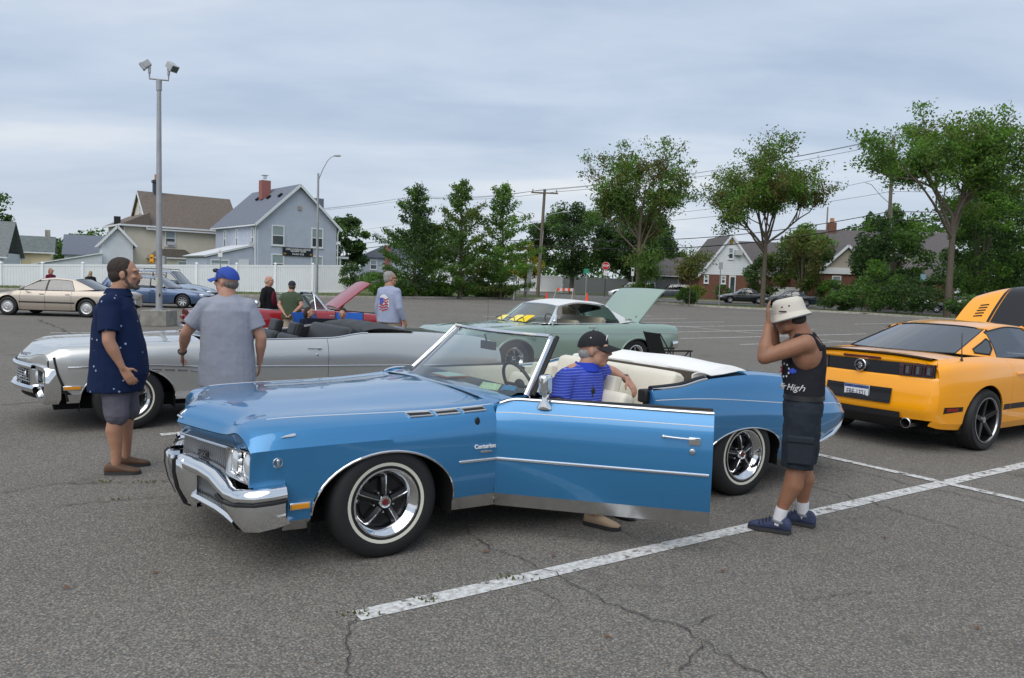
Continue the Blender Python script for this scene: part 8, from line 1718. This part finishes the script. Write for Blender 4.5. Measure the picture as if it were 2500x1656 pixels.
# ------------------------------------------------------------------ background cars
def simple_car(label, x, y, ang, col, L=4.8, W=1.8, H=1.45, wb=2.75, belt=.92, hood=.88, deck=.98, A0=None, A1=None, C1=None, C0=None, style='sedan', glass=None, metal=.4, wheelstyle='alloy5', trimm=None, moulding=None, R=.325, lod=0, name='sedan_car', cat='car', roof=None, nose=.62, group=None, lamps=False, rackets=False, hatch=False):
 P = paint('paint_%s' % label[:22].replace(' ', '_'), col, metal, .3); root = thing(name, label, cat, (x, y, zg(y)), rad(ang), group); hw = W/2; xf, xr = wb/2, -wb/2; fo = (L-wb)*.46; x1, x0 = xf+fo, xr-(L-wb-fo)
 A0 = A0 if A0 is not None else xf-.45; A1 = A1 if A1 is not None else A0-.75; C1 = C1 if C1 is not None else xr+.55; C0 = C0 if C0 is not None else xr-.25
 tail = {'sedan': deck-.03, 'wagon': belt, 'suv': belt, 'van': belt}[style]; gc = .22 if style in ('sedan', 'wagon') else .30
 S_ = lambda w_, zb, zm, zt: [(w_*.95, zb), (w_*.985, zb+.10), (w_, (zb+zm)/2+.02), (w_*.995, zm), (w_*.96, (zm+zt)/2), (w_*.90, zt-.02), (w_*.78, zt), (w_*.4, zt+.02), (0, zt+.025)]
 bm = belt-.22; secs = [(x1, S_(hw*.80, .34, .52, nose)), (x1-.12, S_(hw*.92, .26, .58, nose+.08)), (xf, S_(hw*.985, gc, .64, lerp(nose+.1, hood, .7))), (A0, S_(hw, gc, bm, hood)), (A0-.35, S_(hw, gc, bm, belt)), ((A0+C0)/2, S_(hw, gc, bm, belt+.01)), (xr, S_(hw*.99, gc+.02, bm+.03, max(belt+.02, tail))), (x0+.25, S_(hw*.95, .28, bm+.02, tail)), (x0, S_(hw*.86, .36, bm-.05, tail-.08))]
 B = Body(secs, (), [1, 2, 2, 2, 2, 2, 2, 2], 5, arches=[(xf, R, R+.06, R+.06), (xr, R, R+.06, R+.06)], dxmax=.22)
 dm = (A0-.35+C1+.2)/2
 for s in (1, -1):
  B.panel('front_fender', P, root, A0-.25, x1, 0, 6, s, gap=.004); B.panel('rear_quarter_panel', P, root, x0, C1+.05, 0, 6, s, gap=.004)
  if style == 'sedan' or style == 'wagon' or style == 'suv': B.panel('front_door', P, root, dm, A0-.25, 0, 6, s, gap=.006); B.panel('rear_door', P, root, C1+.05, dm, 0, 6, s, gap=.006)
  else: B.panel('side_panel', P, root, C1+.05, A0-.25, 0, 6, s, gap=.004)
  for i in (0, 1): B.liner('wheel_house', root, i, s, .3)
  for xd in (dm+.12, C1+.18):
   c = B.ptz(xd, belt-.14, s, .012); mb = MB(); mb.tube([c+Vector((-.08, 0, 0)), c+Vector((0, s*.012, 0)), c+Vector((.08, 0, 0))], .014, 6); mb.build('door_handle', trimm or P, root)
  if moulding: B.line('side_moulding', moulding, root, xr+R+.08, xf-R-.08, z=.50, side=s, r=.028, flat=(1, .4), n=12)
  mb = MB(); mb.box((x1-.10, s*hw*.66, nose-.02), (.22, hw*.44, .14)); mb.build('headlamp', LENS if not lamps else mat('lit_headlamp', (.9, .85, .7), .2, emit=((1, .85, .6), 4)), root, bevel=.03); mb = MB(); mb.box((x0+.08, s*hw*.76, bm+.02), (.2, hw*.26, .20)); mb.build('tail_lamp', REDL, root, bevel=.02)
  mb = MB(); mb.tube([(A0-.42, s*hw*.95, belt), (A0-.42, s*(hw+.06), belt+.04)], .02, 6); mb.ell((A0-.42, s*(hw+.11), belt+.07), (.06, .09, .06), 10, 8); mb.build('door_mirror', P, root)
 B.panel('hood', P, root, A0-.02, x1, 6, 8, both=True);
 if style == 'sedan': B.panel('trunk_lid', P, root, x0, C0+.12, 6, 8, both=True)
 for xx, nm, f in ((x1, 'front_fascia', 1), (x0, 'rear_fascia', -1)):
  q = B.prof(xx); mb = MB(); mb.grid([[Vector((xx+f*b_, y*k, .5+(z-.5)*k)) for (y, z) in q]+[Vector((xx+f*b_, -y*k, .5+(z-.5)*k)) for (y, z) in reversed(q)] for (k, b_) in ((1, 0), (.9, .03), (.02, .05))], flip=(f > 0)); mb.build(nm, P, root, smooth=60)
 mb = MB(); mb.box((x1+.03, 0, nose-.10), (.06, hw*.9, .16)); mb.build('grille', BLACKP, root, bevel=.02); mb = MB(); mb.box((x0-.06, 0, bm-.16), (.01, .32, .12)); mb.build('number_plate', WHITE, root, smooth=0)
 under(root, x0+.3, x1-.3, hw*.8, gc-.04, gc+.12)
 yr = hw*(.66 if style == 'sedan' else .76); zbr = None if style == 'sedan' else belt+.02
 sp = [(dm, dm-.02, .035)]
 if style in ('wagon', 'suv'): sp.append((C1+.12, C1+.05, .03))
 g = glass or GLASSD
 if style == 'sedan': greenhouse(root, P, g, hw*.90, lambda xx: belt, A0, A1, C1, C0, yr, H-.06, H, H-.05, C1-.05, C1+.15, sp, trim=trimm or BLACKP, zbr=deck+.01, rbow0=.12, pillar=.03, gw0=.8, rail=.07)
 else: greenhouse(root, P, g, hw*.92, lambda xx: belt, A0, A1, x0+.42, x0+.12, yr, H-.07, H, H-.08, x0+.62, x0+.72, sp, trim=trimm or BLACKP, zbr=belt, rbow0=.05, rbow1=.05, pillar=.035, rear_glass=not hatch, rail=.08)
 SE = mat('dark_seat', (.03, .03, .033), .9); seats(root, SE, ((A0+C1)/2+.25, C1+.1), hw*.42, .5, .45, .55)
 mb = MB(); mb.box(((x0+A0)/2, 0, .42), (A0-x0-.5, W*.84, .12)); mb.build('cabin_floor', DARK, root, smooth=0)
 if hatch:
  H0 = Vector((x0+.45, 0, H-.03)); mb = MB(); u = Vector((-.93, 0, .30)).normalized(); G = []
  for i in range(7): G.append([H0+u*(1.15*i/6)+Vector((0, yy*yr, -.03*(yy*yy)-.05*(i/6)**2)) for yy in (-1, -.6, 0, .6, 1)])
  mb.grid(G); mb.build('tailgate', P, root, solid=.05, smooth=50)
  for s in (1, -1): mb = MB(); mb.tube([(x0+.12, s*yr, belt+.15), H0+u*.6+Vector((0, s*yr*.95, -.02))], .014, 6); mb.build('gas_strut', BLACKP, root)
 if rackets:
  for s in (1, -1): mb = MB(); mb.tube([(A1-.1, s*yr*.95, H-.02), (A1-.15, s*yr*.95, H+.05), (x0+.7, s*yr*.95, H+.05), (x0+.6, s*yr*.95, H-.02)], .018, 6); mb.build('roof_rail', BLACKP, root)
 four_wheels(root, xf, xr, hw-.12, R-.003, R, .20, R*.62, style=wheelstyle, n=28, rimmat=mat('alloy_silver', (.55, .56, .57), .3, .8) if wheelstyle.startswith('alloy') else mat('cover_silver', (.62, .62, .62), .3, .6))
 return root, B
simple_car('champagne beige sedan with dark side moulding and open driver window', -16.75, 28.95, 181, srgb(178, 167, 153), 5.05, 1.89, 1.41, 2.81, .93, .90, .98, moulding=BLACKP, wheelstyle='disc', metal=.35, R=.335, nose=.62, A0=1.2, A1=.46, C1=-.92, C0=-1.72)
simple_car('slate blue station wagon parked behind the light pole', -16.75, 36.9, 3, srgb(76, 98, 130), 4.85, 1.82, 1.48, 2.85, .93, .88, style='wagon', metal=.4, name='estate_car', rackets=True, A0=.95, A1=.15, wheelstyle='alloy8')
simple_car('dark blue grey sport utility car with its tailgate open', -18.3, 42.0, 4, srgb(96, 118, 140), 4.6, 1.85, 1.72, 2.7, 1.02, 1.0, style='suv', name='suv_car', rackets=True, hatch=True, R=.36, A0=.85, A1=.25)
simple_car('dark blue van with lit headlamps behind the planted bed', -5.6, 104.5, 4, srgb(58, 76, 104), 5.2, 2.0, 2.05, 3.4, 1.18, 1.15, style='van', name='van', cat='van', R=.37, A0=1.75, A1=1.15, nose=.82, lamps=True)
simple_car('glossy black sedan parked in front of the white cottage', 22.9, 78.2, 176, (.012, .012, .014), 4.85, 1.83, 1.46, 2.77, metal=.1, wheelstyle='alloy10')
simple_car('silver sedan half hidden behind the glossy black sedan', 24.8, 84.6, 178, srgb(190, 196, 202), 4.7, 1.8, 1.47, 2.75)
simple_car('dark green grey sedan parked beside the open crowned tree', 25.8, 73.2, 172, srgb(38, 50, 58), 4.7, 1.76, 1.46, 2.72, metal=.2)
simple_car('dark charcoal hatchback behind the tall leafy street tree', 37.6, 66.6, 150, srgb(48, 52, 60), 4.4, 1.76, 1.46, 2.65, style='wagon', name='hatchback_car', A0=.85)
simple_car('black pickup shaped car at the right behind the bushes', 42.3, 63.8, 148, (.014, .014, .016), 5.0, 1.9, 1.5, 3.1, style='sedan', name='pickup_car', deck=1.02)
simple_car('white sport utility car beyond the raised mint trunk lid', 12.6, 84.0, 165, (.72, .74, .76), 4.8, 1.9, 1.75, 2.8, 1.05, 1.02, style='suv', name='suv_car', R=.37, A0=.9, A1=.3)
simple_car('dark grey sport utility car in the driveway by grey house', 18.2, 90.5, 175, srgb(70, 78, 88), 4.6, 1.85, 1.68, 2.7, 1.02, 1.0, style='suv', name='suv_car', R=.36, A0=.85, A1=.25)
simple_car('white sedan showing through the bushes under the blue plate', 36.4, 72.5, 150, (.72, .74, .77), 4.7, 1.8, 1.5, 2.7)
simple_car('dark blue hatchback parked behind the darkest conical tree', -14.2, 96, 10, srgb(50, 58, 72), 4.3, 1.75, 1.45, 2.6)
simple_car('white sport utility car behind the planted bed near fence', -14.8, 101, 175, (.74, .76, .78), 4.5, 1.85, 1.65, 2.65, 1.0, 1.0, style='suv', name='suv_car', A0=.85, A1=.25)
simple_car('black hatchback parked beside the white rendered house wall', -10.6, 98.5, 12, (.015, .016, .018), 4.2, 1.75, 1.48, 2.6)
# red convertible with its hood up
def build_red():
 P = mat('deep_red_paint', srgb(150, 30, 38), .28, 0, 1.0); root = thing('convertible_car', 'red convertible with raised hood behind the folding chairs', 'car', (-5.35, 19.2, 0), rad(28))
 secs = [(2.45, [(.80, .34), (.84, .42), (.88, .52), (.89, .62), (.88, .70), (.82, .76), (.7, .78), (.4, .79), (0, .79)]), (1.4, [(.86, .26), (.90, .34), (.93, .48), (.94, .62), (.93, .76), (.88, .84), (.76, .86), (.4, .88), (0, .89)]), (.75, [(.86, .25), (.90, .33), (.93, .48), (.94, .62), (.93, .76), (.89, .86), (.82, .90), (.4, .92), (0, .93)]), (-.5, [(.86, .25), (.90, .33), (.93, .48), (.94, .62), (.93, .76), (.89, .86), (.83, .90), (.4, .92), (0, .93)]), (-1.4, [(.86, .27), (.90, .35), (.93, .48), (.94, .62), (.93, .77), (.89, .89), (.78, .94), (.4, .95), (0, .95)]), (-2.5, [(.80, .42), (.84, .48), (.87, .54), (.88, .62), (.87, .72), (.82, .80), (.68, .84), (.4, .86), (0, .86)])]
 B = Body(secs, (), [1, 2, 3, 3, 3, 3, 3, 3], 5, arches=[(1.4, .33, .40, .36), (-1.4, .33, .40, .34)], dxmax=.15)
 for s in (1, -1):
  B.panel('front_fender', P, root, .75, 2.45, 0, 6, s); B.panel('door', P, root, -.5, .75, 0, 6, s); B.panel('rear_quarter_panel', P, root, -2.5, -.5, 0, 6, s); B.line('belt_moulding', CHROME, root, -1.3, .75, k=6, side=s, r=.012)
  for i in (0, 1): B.liner('wheel_house', root, i, s, .3)
  for i in range(3): mb = MB(); mb.box(B.ptz(1.25-.28*i, .78, s, .004), (.17, .01, .022)); mb.build('fender_vent', CHROME, root, bevel=.004)
  mb = MB(); mb.box((-2.52, s*.6, .66), (.05, .4, .10)); mb.build('tail_lamp', REDL, root, bevel=.02)
 B.panel('rear_deck', P, root, -2.5, -1.25, 6, 8, both=True); under(root, -2.2, 2.2, .7, .22, .34)
 for xx, f in ((2.45, 1), (-2.5, -1)): q = B.prof(xx); mb = MB(); mb.grid([[Vector((xx, y*k, .6+(z-.6)*k)) for (y, z) in q]+[Vector((xx, -y*k, .6+(z-.6)*k)) for (y, z) in reversed(q)] for k in (1, .02)], flip=(f > 0)); mb.build('grille' if f > 0 else 'tail_panel', CHROME2 if f > 0 else P, root)
 for (xx, f) in ((2.5, True), (-2.55, False)): wrap_bar('front_bumper' if f else 'rear_bumper', CHROME, root, mirror_pts([(xx*.94, .90, .45), (xx, .85, .45), (xx*1.02, 0, .45)]), [(-.02, .08), (.03, .06), (.03, -.05), (-.02, -.07)], flip=f)
 def ws(u, v): return Vector((lerp(.80-.22*abs(u)**2.3, .36-.08*u*u, v), lerp(.83, .66, v)*u, lerp(.92, 1.32, v)))
 mb = MB(); mb.grid([[ws(-1+i/8, j/4) for j in range(5)] for i in range(17)], flip=True); mb.build('windscreen', GLASS, root); mb = MB(); mb.tube([ws(-1+i/8, 1) for i in range(17)], .026, 8); mb.tube([ws(-1+i/8, 0) for i in range(17)], .012, 6)
 for s in (1, -1): mb.tube([ws(s, v/4)+Vector((-.015, 0, 0)) for v in range(5)], .026, 8)
 mb.build('windscreen_frame', CHROME, root)
 for s in (1, -1):
  q = [Vector((.55, s*.83, .92)), Vector((.36, s*.69, 1.28)), Vector((-.35, s*.70, 1.25)), Vector((-.40, s*.84, .92))]; mb = MB(); mb.add(q, [(0, 1, 2, 3)]); g = mb.build('side_window', GLASS, root, smooth=0); mb = MB(); mb.tube(q, .010, 5, closed=True); mb.tube([Vector((.30, s*.84, .92)), Vector((.28, s*.70, 1.27))], .010, 5); mb.build('window_frame', CHROME, g)
 V = mat('black_vinyl', (.018, .019, .021), .42)
 for y in (-.38, .38): seat_mesh(.66, .5, .16, m=5).build('front_seat_back', V, root, loc=(-.2, y, .42), rot=(0, rad(-14), 0), smooth=50)
 mb = MB(); mb.box((-.3, 0, .4), (2.0, 1.5, .1)); mb.build('floor_pan', DARK, root, smooth=0); seat_mesh(1.3, .22, .35, m=5).build('folded_top', V, root, loc=(-1.35, 0, .88), smooth=50); steering(root, (.25, -.36, .9), 25)
 a = rad(38); u = Vector((math.cos(a), 0, math.sin(a))); H0 = Vector((.85, 0, .95)); mb = MB(); mb.grid([[H0+u*(1.05*i/8)+Vector((0, .72*yy*(1-.08*i/8), .05*(1-yy*yy)-.06*max(0, i/8-.7))) for yy in [-1+j/4 for j in range(9)]] for i in range(9)], flip=True); mb.build('hood', mat('hood_red', srgb(150, 42, 50), .35, 0, .6), root, solid=.03, smooth=50)
 mb = MB(); mb.box((1.6, 0, .72), (1.2, 1.1, .2)); mb.build('engine', DARK, root, bevel=.05); mb = MB(); mb.tube([(.95, -.55, .90), (1.15, -.55, 1.18)], .02, 6); mb.build('hood_hinge', BLACKP, root)
 four_wheels(root, 1.4, -1.4, .80, .325, .33, .19, .19, style='disc', n=24)
build_red()
# ------------------------------------------------------------------ folding chairs and small things
def camp_chair(label, x, y, rz, m, fm=None, cat='chair'):
 r = thing('camp_chair', label, cat, (x, y, zg(y)), rad(rz), 'folding camp chairs'); fm = fm or mat('chair_frame', (.03, .03, .033), .5, .3)
 mb = MB(); mb.grid([[(lerp(-.02, -.22, i/5)-.03*math.sin(pi*j/6), -.27+.54*j/6, .42+.50*i/5) for j in range(7)] for i in range(6)]); mb.build('backrest', m, r, solid=.012)
 mb = MB(); mb.grid([[(lerp(.42, -.02, i/4), -.26+.52*j/6, .42-.05*math.sin(pi*j/6)*math.sin(pi*i/4)) for j in range(7)] for i in range(5)]); mb.build('seat', m, r, solid=.012)
 for s in (1, -1):
  for (a, b) in (((.40, s*.28, 0), (-.22, s*.28, .92)), ((-.22, s*.28, 0), (.38, s*.28, .62)), ((.42, s*.28, .0), (.40, s*.28, .62))): mb = MB(); mb.tube([a, b], .012, 6); mb.build('leg', fm, r)
  mb = MB(); mb.bar((-.12, s*.29, .62), (.42, s*.29, .62), .06, .025); mb.build('armrest', m, r, smooth=0)
 for (a, b) in (((.40, -.28, .02), (-.2, .28, .02)), ((.40, .28, .02), (-.2, -.28, .02)), ((.40, -.28, .02), (.40, .28, .38)), ((.40, .28, .02), (.40, -.28, .38))): mb = MB(); mb.tube([a, b], .010, 6); mb.build('cross_brace', fm, r)
 return r
BC = cloth('blue_canvas', srgb(44, 92, 172)); DC = cloth('dark_canvas', (.02, .024, .035)); KC = cloth('black_canvas', (.025, .026, .025))
camp_chair('bright blue camp chair holding the curly haired child', -3.98, 15.3, -40, BC).scale = (1, 1, 1.08); camp_chair('tall bright blue camp chair behind the child with tiara', -3.32, 15.75, -85, BC).scale = (1, 1, 1.08); camp_chair('dark navy camp chair between the two blue ones', -3.62, 15.0, 95, DC)
camp_chair('black folding camp chair beside the mint car rear wheel', 2.62, 13.6, 20, KC)
mb = MB(); mb.box((0, 0, .25), (.5, .35, .02));
for (a, b) in ((-.2, -.14), (.2, -.14), (-.2, .14), (.2, .14)): mb.tube([(a, b, 0), (a*.9, b*.9, .25)], .01, 5)
o = mb.build('side_table', mat('checked_cloth', srgb(180, 180, 190), .8, var=.4, vscale=25), None, loc=(-2.55, 15.4, .25)); tag(o, 'low folding table with pale checked top beside the camp chairs', 'table')
